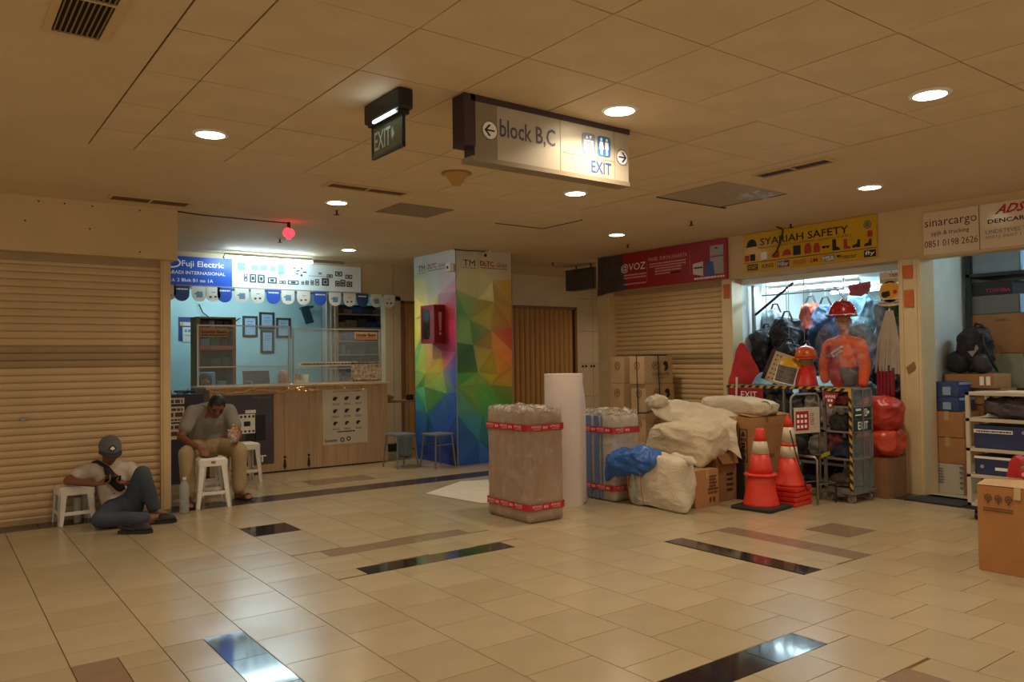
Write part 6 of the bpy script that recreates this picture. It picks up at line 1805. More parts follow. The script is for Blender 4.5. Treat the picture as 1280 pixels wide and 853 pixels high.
MB(xf).lathe([(0.080, 0.505), (0.060, 0.618)], 28).build('reflective_band', M_REFL, t, smooth=True)
MB(xf).lathe([(0.058, 0.618), (0.050, 0.66), (0.040, 0.725), (0.030, 0.735), (0.028, 0.70)], 28).build('tip', M_CONE2, t, smooth=True)
t = thing('traffic_cone', 'tall cone with white bands on a stack of red bases', 'traffic cone', (6.60, 4.5, 0))
xf = place(6.60, 4.5, 0, 0.1)
for k in range(4):
    MB(place(6.60, 4.5, 0, 0.1 + 0.02 * k)).rbox(-0.165, 0.165, -0.145, 0.145, 0.045 * k, 0.045 * k + 0.042, 0.012).build('stacked_base', M_CONE2, t)
MB(xf).lathe([(0.150, 0.182), (0.135, 0.20), (0.110, 0.30), (0.085, 0.44)], 28).build('cone_body', M_CONE, t, smooth=True)
MB(xf).lathe([(0.087, 0.44), (0.073, 0.545)], 28).build('reflective_band', M_REFL, t, smooth=True)
MB(xf).lathe([(0.073, 0.545), (0.069, 0.575)], 28).build('red_band', M_CONE, t, smooth=True)
MB(xf).lathe([(0.069, 0.575), (0.047, 0.725)], 28).build('reflective_band', M_REFL, t, smooth=True)
MB(xf).lathe([(0.047, 0.725), (0.038, 0.79), (0.024, 0.815), (0.012, 0.845), (0.006, 0.85)], 28).build('tip', M_CONE, t, smooth=True)
MB(xf).tube([(-0.055, -0.045, 0.70), (-0.06, -0.075, 0.58), (-0.03, -0.105, 0.42), (0.0, -0.145, 0.25), (0.02, -0.168, 0.13)], 0.006, 6).build('cord', M_INK, t)
# ------------------------------------------------------------------ in front of and inside the safety shop
M_FRAME = mat('frame_grey_metal', '8a8880', 0.4, metal=0.5, var=0.05)
M_HAZY = mat('hazard_yellow', 'c99a2c', 0.5, var=0.05); M_HAZB = mat('hazard_black', '1e1a18', 0.5)
def hazard(xf, u0, u1, v0, v1, t, step=0.06, n=0.0):
    """yellow tape strip with black slanted bars; runs along the longer side"""
    MB(xf).box(u0, u1, v0, v1, n, n + 0.001).build('hazard_tape', M_HAZY, t)
    mb = MB(xf)
    if u1 - u0 > v1 - v0:
        w = v1 - v0; u = u0
        while u + w + step * .5 < u1:
            mb.prism([(u, v0), (u + step * .5, v0), (u + step * .5 + w, v1), (u + w, v1)], n + 0.001, n + 0.002); u += step
    else:
        w = u1 - u0; v = v0
        while v + w + step * .5 < v1:
            mb.prism([(u0, v + w), (u1, v), (u1, v + step * .5), (u0, v + w + step * .5)], n + 0.001, n + 0.002); v += step
    mb.build('hazard_bars', M_HAZB, t)
t = thing('display_rack', 'long low rack with hazard-taped edge at the safety shop front', 'rack', (7.75, 5.2, 0))
for y in (4.48, 5.25, 6.0):
    for x in (7.62, 7.93):
        MB().box(x, x + 0.025, y - 0.0125, y + 0.0125, 0, 1.05).build('post', M_FRAME, t)
for z in (0.25, 0.62, 1.05):
    MB().box(7.61, 7.96, 4.46, 6.02, z, z + 0.02).build('shelf', M_FRAME, t)
hazard(facing_x(7.609, 6.02, 0), 0.0, 1.56, 1.04, 1.07, t, 0.10)
rnd = random.Random(17)
CL = ['3a3836', '54504a', '6a2424', '4a4438', '7a7468', '2c2e34', '8a8478', '5a2a22', '3c4a40']
k = 0
for z, n_ in ((0.272, 6), (0.642, 8)):
    for i in range(n_):
        y = 5.93 - (i + 0.5) * 1.42 / n_
        c = rnd.choice(CL)
        soft((7.775, y, z + 0.165), (0.13, 0.098 if n_ == 8 else 0.128, 0.168), 2.8, 0.03, 7, i + int(z * 10), nu=44, nv=28, flat=0.97, wr=0.04, wfs=8).build('goods_bundle', mat('bundle_' + c, c, 0.7, var=0.3, scale=14), smooth=True,
            label='%s bundle from the left on the %s rack shelf of the safety shop' % (ORD[i], 'lower' if z < 0.5 else 'middle'), cat='bundle', group='bundles on the safety rack')
t = thing('exit_plate', 'red exit plate with white letters leaning on the rack', 'sign', (7.6, 5.76, 0.87))
fx = facing_x(7.60, 5.96, 0)
MB(fx).box(0.0, 0.46, 0.885, 1.035, -0.006, 0.0).build('plate', mat('plate_red', 'a01c24', 0.4), t)
text('EXIT', fx, 0.16, 0.38, 0.925, 1.0, M_INKW, t, n=0.0)
MB(fx).prism([(0.06, 0.91), (0.09, 0.95), (0.08, 1.0), (0.11, 0.95), (0.10, 0.91)], 0, 0.001).build('runner_mark', M_INKW, t)
MB().cyl((7.585, 5.86, 0.80), (7.58, 5.84, 1.16), 0.012, n=8).build('white_rod', M_WHITEP, label='white rod standing before the red exit plate', cat='rod')

# things standing on the rack
t = thing('folded_flag', 'red cloth flag draped at the left end of the rack', 'flag', (7.8, 5.85, 1.07))
M_FLAG = mat('flag_red', 'b02020', 0.8, var=0.12, scale=6)
drape('cloth', [[(7.90, 6.03, 1.56), (7.90, 5.99, 1.56), (7.90, 5.95, 1.55)], [(7.84, 6.06, 1.40), (7.80, 5.95, 1.40), (7.84, 5.80, 1.38)], [(7.80, 6.08, 1.22), (7.74, 5.95, 1.20), (7.80, 5.70, 1.22)], [(7.76, 6.10, 1.075), (7.70, 5.95, 1.075), (7.78, 5.80, 1.08)]], M_FLAG, t, 12, 0.02, 4)
MB().cyl((7.92, 5.99, 1.075), (7.92, 5.99, 1.58), 0.01, n=8).build('pole', M_WHITEP, t)
t = thing('notice_board', 'small cream notice board with rows of symbols, tilted on the rack', 'notice board', (7.9, 5.5, 1.08))
xf = frame((7.88, 5.68, 1.13), (0.06, -0.93, -0.30), (0.22, -0.30, 0.93))
MB(xf).box(0, 0.36, 0, 0.36, -0.012, 0.0).build('board', mat('board_cream', 'c8ae80', 0.5), t)
MB(xf).box(-0.05, -0.02, 0, 0.37, -0.02, 0.0).box(-0.02, 0.0, 0, 0.37, -0.02, 0.004).build('binding', M_BOOT, t)
mb = MB(xf)
rnd = random.Random(3)
for a in range(7):
    for b in range(6):
        if rnd.random() < 0.85: mb.box(0.03 + a * 0.045, 0.055 + a * 0.045, 0.03 + b * 0.055, 0.05 + b * 0.055, 0.0, 0.001)
mb.build('symbol_rows', kind='stuff', material=mat('print_olive', '7a5a34', 0.6, var=0), parent=t)
t = thing('face_shield', 'clear face shield with yellow brow band on the rack', 'face shield', (7.75, 5.35, 1.08))
xf = frame((7.68, 5.27, 1.10), (0.2, -0.93, -0.22), (0.1, -0.25, 0.95))
mb = MB(xf); vs = []
for k in range(9):
    a = math.radians(-60 + 15 * k)
    for v in (0.0, 0.20): vs.append((0.13 * math.sin(a), v, 0.07 * math.cos(a)))
mb.add(vs, [(2 * k, 2 * k + 2, 2 * k + 3, 2 * k + 1) for k in range(8)])
mb.build('visor', mat('visor_smoke', '55564a', 0.1, alpha=0.82, var=0), t, smooth=True)
mb = MB(xf)
mb.tube([(0.13 * math.sin(math.radians(-60 + 15 * k)), 0.0, 0.07 * math.cos(math.radians(-60 + 15 * k))) for k in range(9)], 0.006, 6)
mb.tube([(-0.113, 0, 0.035), (-0.113, 0.2, 0.035)], 0.006, 6).tube([(0.113, 0, 0.035), (0.113, 0.2, 0.035)], 0.006, 6)
mb.build('rim', M_INKW, t)
mb = MB(xf); vs = []
for k in range(13):
    a = math.radians(-90 + 15 * k)
    vs += [(0.135 * math.sin(a), 0.19, 0.075 * math.cos(a)), (0.125 * math.sin(a), 0.25, 0.06 * math.cos(a)), (0.05 * math.sin(a), 0.285, 0.03 * math.cos(a))]
mb.add(vs, [(3 * k + j, 3 * k + 3 + j, 3 * k + 4 + j, 3 * k + 1 + j) for k in range(12) for j in (0, 1)])
mb.build('brow_band', mat('helmet_yellow', 'd8a020', 0.35), t, smooth=True)
# helmet helper
def helmet(t, x, y, z, m, rz, s=1.0, band=None):
    xf = place(x, y, z, rz) @ Matrix.Scale(s, 4)
    mb = MB(xf)
    prof = [(0.125, 0.0), (0.122, 0.04), (0.108, 0.09), (0.075, 0.130), (0.03, 0.148), (0.0, 0.150)]
    mb.lathe(prof, 28)
    mb.build('shell', m, t, smooth=True)
    mb = MB(xf)
    pts = [(0.13 * math.cos(math.radians(a)), 0.13 * math.sin(math.radians(a)) - 0.0) for a in range(0, 181, 15)]
    pts = [(0.135 * math.cos(math.radians(a)), -0.06 - 0.115 * math.sin(math.radians(a))) for a in range(0, 181, 15)]
    mb.prism(pts, -0.004, 0.008).lathe([(0.136, -0.004), (0.136, 0.008), (0.118, 0.008)], 28)
    mb.build('brim', m, t)
    MB(xf).tube([(0, -0.122, 0.05), (0, -0.085, 0.125), (0, 0, 0.153), (0, 0.085, 0.125), (0, 0.12, 0.05)], 0.012, 6).build('crest', m, t)
t = thing('cone_with_helmet', 'red cone with tan band topped by an orange helmet, on the rack', 'traffic cone', (7.8, 5.08, 1.07))
MB(Matrix.Translation((7.8, 5.08, 1.071))).lathe([(0.125, 0), (0.12, 0.01), (0.085, 0.22), (0.083, 0.22)], 24).build('cone_body', M_CONE2, t, smooth=True)
MB(Matrix.Translation((7.8, 5.08, 1.071))).lathe([(0.085, 0.22), (0.06, 0.36)], 24).build('tan_band', mat('band_tan', 'b08a60', 0.5), t, smooth=True)
helmet(t, 7.8, 5.08, 1.37, mat('helmet_orange', 'd8601c', 0.3), -1.2, 0.95)

# mannequin torso in a plastic cover
t = thing('mannequin', 'mannequin in orange jacket and red helmet under a clear plastic cover', 'mannequin', (7.82, 4.64, 1.07))
ms = MB()
hxf = head_parts(ms, (7.80, 4.63, 1.765), (-0.92, -0.35, -0.05), (-0.05, 0, 1), 0.95)
caps(ms, [((7.81, 4.63, 1.70), 0.05), ((7.82, 4.63, 1.60), 0.05)])
caps(ms, [((7.82, 4.63, 1.12), 0.12), ((7.82, 4.63, 1.45), 0.13), ((7.82, 4.63, 1.58), 0.06)])
remesh(ms, 0.009, 3, 0.4).build('figure', mat('mannequin_skin', 'b08060', 0.4), t, smooth=True)
jk = MB()
caps(jk, [((7.82, 4.64, 1.15), 0.14), ((7.82, 4.63, 1.40), 0.155), ((7.82, 4.63, 1.50), 0.13)], 16)
caps(jk, [((7.82, 4.78, 1.50), 0.085), ((7.82, 4.63, 1.53), 0.09), ((7.82, 4.48, 1.50), 0.085)])
caps(jk, [((7.82, 4.46, 1.49), 0.08), ((7.80, 4.40, 1.30), 0.062), ((7.76, 4.40, 1.11), 0.050)])
caps(jk, [((7.82, 4.80, 1.49), 0.08), ((7.80, 4.86, 1.30), 0.062), ((7.78, 4.84, 1.15), 0.050)])
M_ORANGE = mat('jacket_orange', 'd8561a', 0.7, var=0.12, scale=7, bump=0.4, bscale=12)
jm = remesh(jk, 0.012, 4, 0.5)
jm.build('jacket', M_ORANGE, t, smooth=True)
def garment_layer(name, m, keep, off):
    """a second cloth layer lying on the jacket: its faces lifted outwards"""
    use = [f for f in jm.f if keep(sum((jm.v[i] for i in f), Vector()) / len(f))]
    ids = sorted({i for f in use for i in f}); mp = {i: k for k, i in enumerate(ids)}
    lay = MB()
    for i in ids:
        p = jm.v[i]; d = p - Vector((7.84, 4.63, p.z)); d.z = 0
        lay.v.append(p + d.normalized() * off)
    lay.f = [tuple(mp[i] for i in f) for f in use]; lay.m = [0] * len(use)
    return lay.build(name, m, t, smooth=True)
garment_layer('vest', mat('vest_red', 'b0283a', 0.6, var=0.12, scale=7), lambda c: c.x < 7.82 and 4.60 + (c.z - 1.3) * 0.12 < c.y < 4.80 and 1.10 < c.z < 1.50, 0.006)
garment_layer('grey_apron', mat('apron_grey', '6a6462', 0.8, var=0.2), lambda c: c.x < 7.82 and 4.47 < c.y < 4.62 + (c.z - 1.3) * 0.12 and c.z < 1.28, 0.006)
MB(facing_x(7.655, 4.80, 0)).box(0.0, 0.20, 1.385, 1.415, 0, 0.004).build('reflective_strip', mat('strip_grey', '8a7064', 0.5), t)
MB(frame((7.66, 4.62, 1.46), (0.1, -0.8, 0.5), (0, 0.5, 0.8))).box(-0.08, 0.08, -0.012, 0.012, 0, 0.003).box(-0.08, 0.05, -0.045, -0.024, 0, 0.003).build('foil_patch', mat('foil', 'd8d0cc', 0.15, metal=0.6, var=0.3, scale=30), t)
helmet(t, 7.80, 4.635, 1.815, mat('helmet_red', 'a81c20', 0.25), -1.25, 1.12)
xf = place(7.80, 4.635, 1.815, -1.25) @ Matrix.Scale(1.12, 4)
MB(xf).tube([(-0.13, -0.10, 0.01), (-0.06, -0.16, 0.005), (0.06, -0.16, 0.005), (0.13, -0.10, 0.01)], 0.007, 6).build('brim_edge', M_INKW, t)
MB(xf).tube([(0.12, -0.02, 0.03), (0.05, -0.10, 0.10), (-0.04, -0.06, 0.14), (-0.10, 0.03, 0.09)], 0.006, 6).build('chin_strap', mat('strap_grey', '8a8a90', 0.5), t)
soft((7.82, 4.63, 1.42), (0.20, 0.30, 0.36), 2.8, 0.03, 5, 4, nu=48, nv=32, ridge=0.02, rfs=6).build('plastic_cover', film_mat('film_cover', 'eef2f6', 0.07, 0.08, 0.5, 9), t, smooth=True)

# hanging goods
rnd = random.Random(23)
def hang(name, label, cat, x, y, z0, z1, rx, ry, c, seed, group='goods hanging in the safety shop', ridge=0.03):
    t = thing(name, label, cat, (x, y, z0), group=group)
    soft((x, y, (z0 + z1) / 2), (rx, ry, (z1 - z0) / 2), 2.6, 0.06, 5, seed, nu=84, nv=56, wr=0.04, wfs=4.5, fold=(1, 1, 0.4)).build('bag_body', mat('hang_' + c, c, 0.5, var=0.3, scale=6, bump=0.7, bscale=14, crink=1.5), t, smooth=True)
    MB().tube([(x, y - 0.08, z1 - 0.03), (x, y - 0.03, z1 + 0.08), (x, y + 0.03, z1 + 0.08), (x, y + 0.08, z1 - 0.03)], 0.012, 6).build('handle', mat('hang_strap', '2a2a30', 0.6), t)
    if z1 + 0.08 < 2.27: MB().cyl((x, y, z1 + 0.07), (x, y, 2.29), 0.004, n=5).build('hanging_cord', M_GREY, t)
    return t
hang('black_bag', 'leftmost black padded bag hanging in the safety shop', 'bag', 8.42, 6.02, 1.20, 1.72, 0.15, 0.17, '181c28', 1)
hang('black_bag', 'glossy navy-black bag hanging next to the leftmost one', 'bag', 8.40, 5.72, 1.28, 1.86, 0.16, 0.18, '161a26', 2)
hang('black_bag', 'low round black bag behind the notice board', 'bag', 8.12, 5.50, 1.18, 1.52, 0.14, 0.16, '14161e', 3)
hang('blue_jacket', 'long blue jacket hanging left of the mannequin', 'jacket', 8.65, 5.36, 1.25, 2.02, 0.12, 0.17, '3f5f8c', 4)
hang('orange_jacket', 'salmon orange jacket hanging beside the blue jacket', 'jacket', 8.75, 5.62, 1.55, 2.05, 0.11, 0.13, 'c85a40', 5)
hang('white_bag', 'pale blue plastic-wrapped clothes behind the black bags', 'clothes', 8.98, 5.75, 1.15, 1.62, 0.12, 0.15, '9ab4c4', 6)
hang('pink_cloth', 'magenta cloth showing above the notice board', 'cloth', 8.15, 5.32, 1.15, 1.48, 0.06, 0.09, '9c2c66', 7)
hang('cyan_bag', 'pale cyan plastic-covered clothes above the mannequin', 'clothes', 8.8, 4.98, 1.55, 2.10, 0.14, 0.20, '7fa8b8', 8)
hang('navy_clothes', 'dark navy clothes hanging behind the mannequin', 'clothes', 9.45, 5.02, 1.0, 1.85, 0.16, 0.30, '26324a', 9)
hang('grey_bag', 'bluish grey plastic bag right of the mannequin head', 'bag', 8.3, 4.42, 1.55, 1.95, 0.10, 0.13, '8a9cb4', 10)
hang('green_net', 'striped green bundle hanging above the rope hank', 'bundle', 8.22, 4.32, 1.82, 2.08, 0.09, 0.11, '4a8a50', 11)
hang('brown_bundle', 'dark red-brown bundle right behind the mannequin', 'bundle', 8.45, 4.32, 1.22, 1.70, 0.12, 0.13, '5a2a24', 12)
hang('dark_clothes', 'dark clothes in the upper right corner of the safety shop', 'clothes', 8.62, 4.34, 1.92, 2.2, 0.12, 0.15, '22262e', 13)
hang('teal_cloth', 'teal cloth behind the orange helmet', 'cloth', 8.98, 5.20, 1.05, 1.45, 0.10, 0.14, '3a7074', 14)
hang('clear_bag', 'crumpled clear bag above the leftmost black bag', 'bag', 8.66, 6.06, 1.72, 1.98, 0.09, 0.12, 'a8b8c4', 15)
# rope hank
t = thing('rope_hank', 'hank of pale webbing straps hanging beside the pillar', 'straps', (7.98, 4.26, 1.2))
rnd = random.Random(31)
M_STRAP = mat('webbing', 'b0a48c', 0.7, var=0.1)
for k in range(16):
    a = -0.11 + 0.22 * k / 15
    x = 8.02 + rnd.uniform(-.04, .03)
    top = Vector((8.03, 4.25 + a * 0.25, 1.86))
    bot = Vector((x, 4.27 + a * 1.15, 1.24 + rnd.uniform(-.05, .05)))
    mid = top.lerp(bot, 0.5) + Vector((0, a * 0.3, 0))
    s = Vector((0, 0.013, 0))
    MB().add([top - s, top + s, mid - s, mid + s, bot - s, bot + s], [(0, 1, 3, 2), (2, 3, 5, 4)]).build('strap', M_STRAP, t)
MB().cyl((8.03, 4.25, 1.85), (8.06, 4.25, 1.93), 0.015, n=8).build('hook', M_STEEL, t)
# helmet sticker board
t = thing('helmet_board', 'cut-out board with a yellow helmet picture hung beside the pillar', 'sign', (7.98, 4.22, 1.9))
fh = facing_x(7.99, 4.345, 0)
mb = MB(fh).box(0.02, 0.235, 2.14, 2.25, -0.004, 0.0)
mb.disc(0.125, 2.05, 0.12, -0.004, 0.0, 24, ry=0.11).disc(0.125, 1.935, 0.135, -0.004, 0.0, 24, ry=0.035)
mb.build('board', mat('board_pale', 'd0c0a0', 0.5), t)
MB(fh).disc(0.125, 2.06, 0.098, 0.0, 0.002, 24, ry=0.085).build('helmet_picture', mat('print_helmyellow', 'd89a20', 0.5), t)
MB(fh).prism([(0.04, 2.05), (0.12, 2.06), (0.13, 2.01), (0.07, 1.985), (0.035, 2.01)], 0.002, 0.003).build('visor_picture', M_INK, t)
MB(fh).disc(0.18, 2.045, 0.022, 0.002, 0.003, 14).build('ear_picture', M_INKR2, t)
text('TOKEN', fh, 0.12, 0.22, 2.20, 2.235, M_INK, t, n=0.0, bold=0.02)
text('AUTHORIZED', fh, 0.03, 0.22, 2.155, 2.18, M_INK, t, n=0.0)
text('PASSION RESMI', fh, 0.01, 0.24, 1.925, 1.945, M_INK, t, n=0.0, bold=0.02)
t = thing('sale_sign', 'faded red hanging sign under the shop tubes', 'sign', (8.4, 4.75, 2.1))
fl2 = facing_x(8.45, 4.95, 0)
MB(fl2).prism([(0.0, 2.20), (0.27, 2.22), (0.27, 2.12), (0.15, 2.06), (0.02, 2.08)], -0.004, 0).build('card', mat('card_red', 'c06060', 0.5), t)
text('LIVE GO', fl2, 0.03, 0.24, 2.135, 2.185, M_INKR, t, n=0.0)
MB().cyl((8.45, 4.82, 2.2), (8.45, 4.82, 2.29), 0.004, n=5).build('string', M_INKW, t)
# slotted bracket rails
t = thing('slotted_rail', 'slotted steel upright with a slanting dark arm in the safety shop', 'rail', (8.35, 6.15, 1.6))
MB().box(8.34, 8.37, 6.14, 6.18, 1.6, 2.288).build('upright', M_STEEL, t)
MB().tube([(8.36, 6.14, 1.92), (8.40, 5.62, 2.28)], 0.016, 6).build('arm', M_INK, t)
MB().tube([(8.45, 6.10, 2.29), (8.45, 6.10, 2.16), (8.45, 5.0, 2.16), (8.45, 5.0, 2.29)], 0.010, 6).build('hanging_bar', M_STEEL, label='thin steel hanging bar below the front shop tube', cat='rail')
MB().tube([(8.75, 5.36, 2.288), (8.75, 5.10, 2.0)], 0.012, 6).build('slanted_strut', M_INK, label='slanted dark strut above the blue jacket', cat='strut')

# wheeled cabinet with hazard post
t = thing('wheeled_cabinet', 'glass-sided wheeled cabinet with hazard tape on its corner post', 'cabinet', (7.2, 4.25, 0))
X0, X1, Y0, Y1, Z0, Z1 = 7.02, 7.39, 4.10, 4.40, 0.115, 1.085
for x in (X0, X1 - 0.025):
    for y in (Y0, Y1 - 0.025):
        MB().box(x, x + 0.025, y, y + 0.025, Z0, Z1).build('post', M_FRAME, t)
for z in (Z0, 0.40, 0.66, 0.90, Z1 - 0.02):
    MB().box(X0, X1, Y0, Y1, z, z + 0.015).build('shelf', M_FRAME, t)
MB().box(X0 - 0.01, X1 + 0.01, Y0 - 0.01, Y1 + 0.01, Z0 - 0.03, Z0).build('base_tray', M_FRAME, t)
for z in (0.125, 0.19):
    pass
MB().box(X0 + 0.03, X1 - 0.025, Y0 + 0.006, Y0 + 0.010, Z0 + 0.02, Z1 - 0.02).build('glass_side', mat('glass_smoky', '8fa4a4', 0.06, var=0, alpha=0.22), t)
MB(facing_y(0, Y0, 0)).box(X0 + 0.19, X0 + 0.205, Z0, Z1, 0, 0.004).build('divider_bar', M_FRAME, t)
hazard(facing_x(X0 - 0.002, 0, 0), -(Y0 + 0.030), -Y0, Z0 - 0.03, Z1, t, 0.085)
hazard(facing_x(X0 - 0.002, 0, 0), -Y1, -(Y0 + 0.03), Z1 - 0.03, Z1, t, 0.085)
for x in (X0 + 0.04, X1 - 0.04):
    for y in (Y0 + 0.04, Y1 - 0.04):
        w = MB(Matrix.Translation((x, y, 0))).cyl((-0.016, 0, 0.038), (0.016, 0, 0.038), 0.037, n=16).build('caster_wheel', mat('wheel_grey', '8a8378', 0.5), t)
        MB(Matrix.Translation((x, y, 0))).box(-0.022, -0.018, -0.02, 0.02, 0.03, 0.085).box(0.018, 0.022, -0.02, 0.02, 0.03, 0.085).cyl((-0.023, 0, 0.038), (0.023, 0, 0.038), 0.008, n=8).build('caster_fork', M_STEEL, w)
gx_ = facing_y(0, Y0 + 0.005, 0)
for a, b in ((X0 + 0.035, X0 + 0.185), (X0 + 0.21, X0 + 0.345)):
    MB(gx_).box(a, b, 0.80, 0.90, 0, 0.004).box(a, b, 0.67, 0.78, 0, 0.004).build('green_plate', mat('plate_green', '1c3a30', 0.4), t)
text('E', gx_, X0 + 0.10, X0 + 0.15, 0.69, 0.765, M_INKW, t, n=0.004, bold=0.02)
text('X', gx_, X0 + 0.155, X0 + 0.185, 0.69, 0.765, M_INKW, t, n=0.004, bold=0.02)
text('IT', gx_, X0 + 0.215, X0 + 0.28, 0.69, 0.765, M_INKW, t, n=0.004, bold=0.02)
MB(gx_).frame4(X0 + 0.225, X0 + 0.265, 0.815, 0.885, 0.008, 0.004, 0.006).prism([(X0 + 0.28, 0.83), (X0 + 0.31, 0.85), (X0 + 0.28, 0.87)], 0.004, 0.006).box(X0 + 0.26, X0 + 0.285, 0.845, 0.855, 0.004, 0.006).build('door_mark', M_INKW, t)
MB(gx_).box(X0 + 0.07, X0 + 0.16, 0.87, 0.89, 0.004, 0.006).box(X0 + 0.06, X0 + 0.17, 0.825, 0.835, 0.004, 0.006).build('print_mark', M_INKW, t)
k = 0
for z, items in ((0.131, (('5a4a3e', .10), ('6a5a4c', .13))), (0.416, (('2a3450', .11), ('3c4658', .16))), (0.676, (('34302c', .14), ('4c463e', .13))), (0.916, (('7a3434', .10), ('8a8a90', .10)))):
    for q, (c, h) in enumerate(items):
        soft((7.13 + 0.14 * q, 4.27, z + h / 2 + 0.002), (0.065, 0.10, h / 2 + 0.01), 2.8, 0.015, 8, k, nu=40, nv=26, flat=0.85, wr=0.03, wfs=9).build('packed_goods', mat('bundle_' + c, c, 0.7, var=0.3, scale=14), smooth=True,
            label='%s goods bundle on the %s shelf of the wheeled cabinet' % (('left', 'right')[q], ('lowest', 'second', 'third', 'top')[k // 2]), cat='bundle', group='bundles in the wheeled cabinet')
        k += 1
t = thing('warning_triangle', 'small red upside-down triangle sign on the wheeled cabinet', 'sign', (7.0, 4.33, 0.9))
ftx = facing_x(7.008, 4.42, 0)
MB(ftx).prism([(0.02, 1.04), (0.20, 1.04), (0.11, 0.88)], 0, 0.004).build('plate', MATS['plate_red'], t)
text('AWAS', ftx, 0.055, 0.165, 0.99, 1.02, M_INKW, t, n=0.004, bold=0.02)
MB(ftx).box(0.085, 0.105, 0.955, 0.98, 0.004, 0.005).box(0.115, 0.135, 0.955, 0.98, 0.004, 0.005).disc(0.11, 0.92, 0.014, 0.004, 0.005, 10).build('marks', M_INKW, t)

# tubular trolley frame with a white notice
t = thing('trolley_frame', 'bent steel tube trolley with a white notice card', 'trolley', (6.83, 4.35, 0))
MB().tube([(6.60, 4.47, 0.18), (6.60, 4.47, 0.98), (6.615, 4.465, 1.015), (6.65, 4.46, 1.03), (6.93, 4.42, 1.03), (6.96, 4.415, 1.015), (6.97, 4.41, 0.98), (6.97, 4.41, 0.01)], 0.012, 8).build('tall_handle', M_STEEL, t, smooth=True)
MB().tube([(6.715, 4.28, 0.01), (6.715, 4.28, 0.42), (6.71, 4.30, 0.445), (6.69, 4.46, 0.45)], 0.012, 8).build('low_handle', M_STEEL, t, smooth=True)
for z in (0.90, 0.44, 0.19):
    MB().cyl((6.60, 4.47, z), (6.97, 4.41, z), 0.008, n=6).build('crossbar', M_STEEL, t)
MB().cyl((6.715, 4.28, 0.19), (6.96, 4.25, 0.19), 0.008, n=6).cyl((6.96, 4.25, 0.19), (6.97, 4.41, 0.19), 0.008, n=6).build('side_rail', M_STEEL, t)
MB().cyl((6.97, 4.25, 0.0), (6.97, 4.25, 0.19), 0.010, n=6).build('front_foot', M_BLACK, t)
MB().cyl((6.60, 4.47, 0.0), (6.60, 4.47, 0.18), 0.010, n=6).build('rear_foot', M_BLACK, t)
xn = frame((6.61, 4.455, 0), (0.987, -0.16, 0), (0, 0, 1))
cd = MB(xn).box(0.01, 0.35, 0.66, 0.905, 0, 0.004).build('notice_card', mat('card_white', 'c4b8a4', 0.5), t)
MB(xn).box(0.03, 0.20, 0.69, 0.87, 0.004, 0.006).build('red_print', M_INKR, cd)
mb = MB(xn)
for a in range(3):
    for b in range(3):
        mb.box(0.045 + a * 0.05, 0.075 + a * 0.05, 0.71 + b * 0.05, 0.74 + b * 0.05, 0.006, 0.007)
mb.build('white_marks', M_INKW, cd)
lines([(0.84 - 0.02 * q, 0.008) for q in range(6)], xn, 0.22, 0.28, M_INKR, cd, 0.004, 4)
MB(frame((6.96, 4.39, 0.41), (0.8, -0.4, 0.3), (-.3, 0, .95))).box(0, 0.10, 0, 0.035, 0, 0.003).build('yellow_tag', mat('tag_yellow', 'a8a028', 0.5), t)

# red bags right of the cabinet
t = thing('red_bag', 'upper red plastic-wrapped bag between the cabinet and the pillar', 'bag', (7.68, 4.18, 0.72))
soft((7.66, 4.17, 0.82), (0.18, 0.20, 0.155), 3.2, 0.03, 4, 2, nu=90, nv=60, wr=0.02, wfs=4).build('bag_body', mat('bag_red', 'b0301e', 0.35, var=0.15, scale=6, bump=0.4, bscale=9), t, smooth=True)
t = thing('red_bag', 'lower red plastic-wrapped bag resting on the brown carton', 'bag', (7.68, 4.18, 0.42))
soft((7.66, 4.17, 0.535), (0.18, 0.20, 0.145), 3.2, 0.03, 4, 6, nu=90, nv=60, wr=0.02, wfs=4).build('bag_body', mat('bag_red2', 'bc3c1c', 0.35, var=0.15, scale=6, bump=0.4, bscale=9), t, smooth=True)
carton('brown carton under the red bags beside the pillar', 7.50, 7.86, 4.02, 4.36, 0, 0.395, M_CARD2, tape=False)
t = thing('fire_hose', 'dark red folded hoses hanging below the rope hank', 'hose', (7.9, 4.25, 0.95))
for k in range(5):
    MB().box(7.91, 7.95, 4.17 + k * 0.036, 4.195 + k * 0.036, 0.98, 1.23).build('hose_fold', mat('hose_red', '8a1a22', 0.6), t)
# ------------------------------------------------------------------ the cargo shop on the right
def shopbox(label, x0, x1, y0, y1, z0, z1, m, **k):
    return carton(label, x0, x1, y0, y1, z0, z1, m, group='boxes stacked in the cargo shop', **k)
M_BXG = mat('box_grey', '7a7872', 0.7, var=0.05); M_BXB = mat('box_bluewhite', '8fa8c4', 0.5, var=0.1)
t = shopbox('white-green printed carton at the bottom of the cargo shop stack', 8.27, 8.65, 3.66, 3.97, 0, 0.30, mat('carton_white', 'b8b4a0', 0.7, var=0.06), tape=False)
fcx = facing_x(8.263, 3.97, 0)
lines([(0.24 - 0.028 * q, 0.012) for q in range(6)], fcx, 0.04, 0.12, M_INKG, t, 0.0, 4)
lines([(0.26 - 0.05 * q, 0.02) for q in range(5)], fcx, 0.27, 0.30, M_INKG, t, 0.0, 5)
MB(fcx).prism([(0.01, 0.22), (0.08, 0.28), (0.01, 0.29)], 0, 0.001).prism([(0.01, 0.02), (0.07, 0.02), (0.01, 0.08)], 0, 0.001).build('green_corner', mat('print_green', '3a7a3a', 0.6, var=0), t)
MB(fcx).box(0.305, 0.335, 0.0, 0.30, 0, 0.001).build('brown_strip', M_CARD2, t)
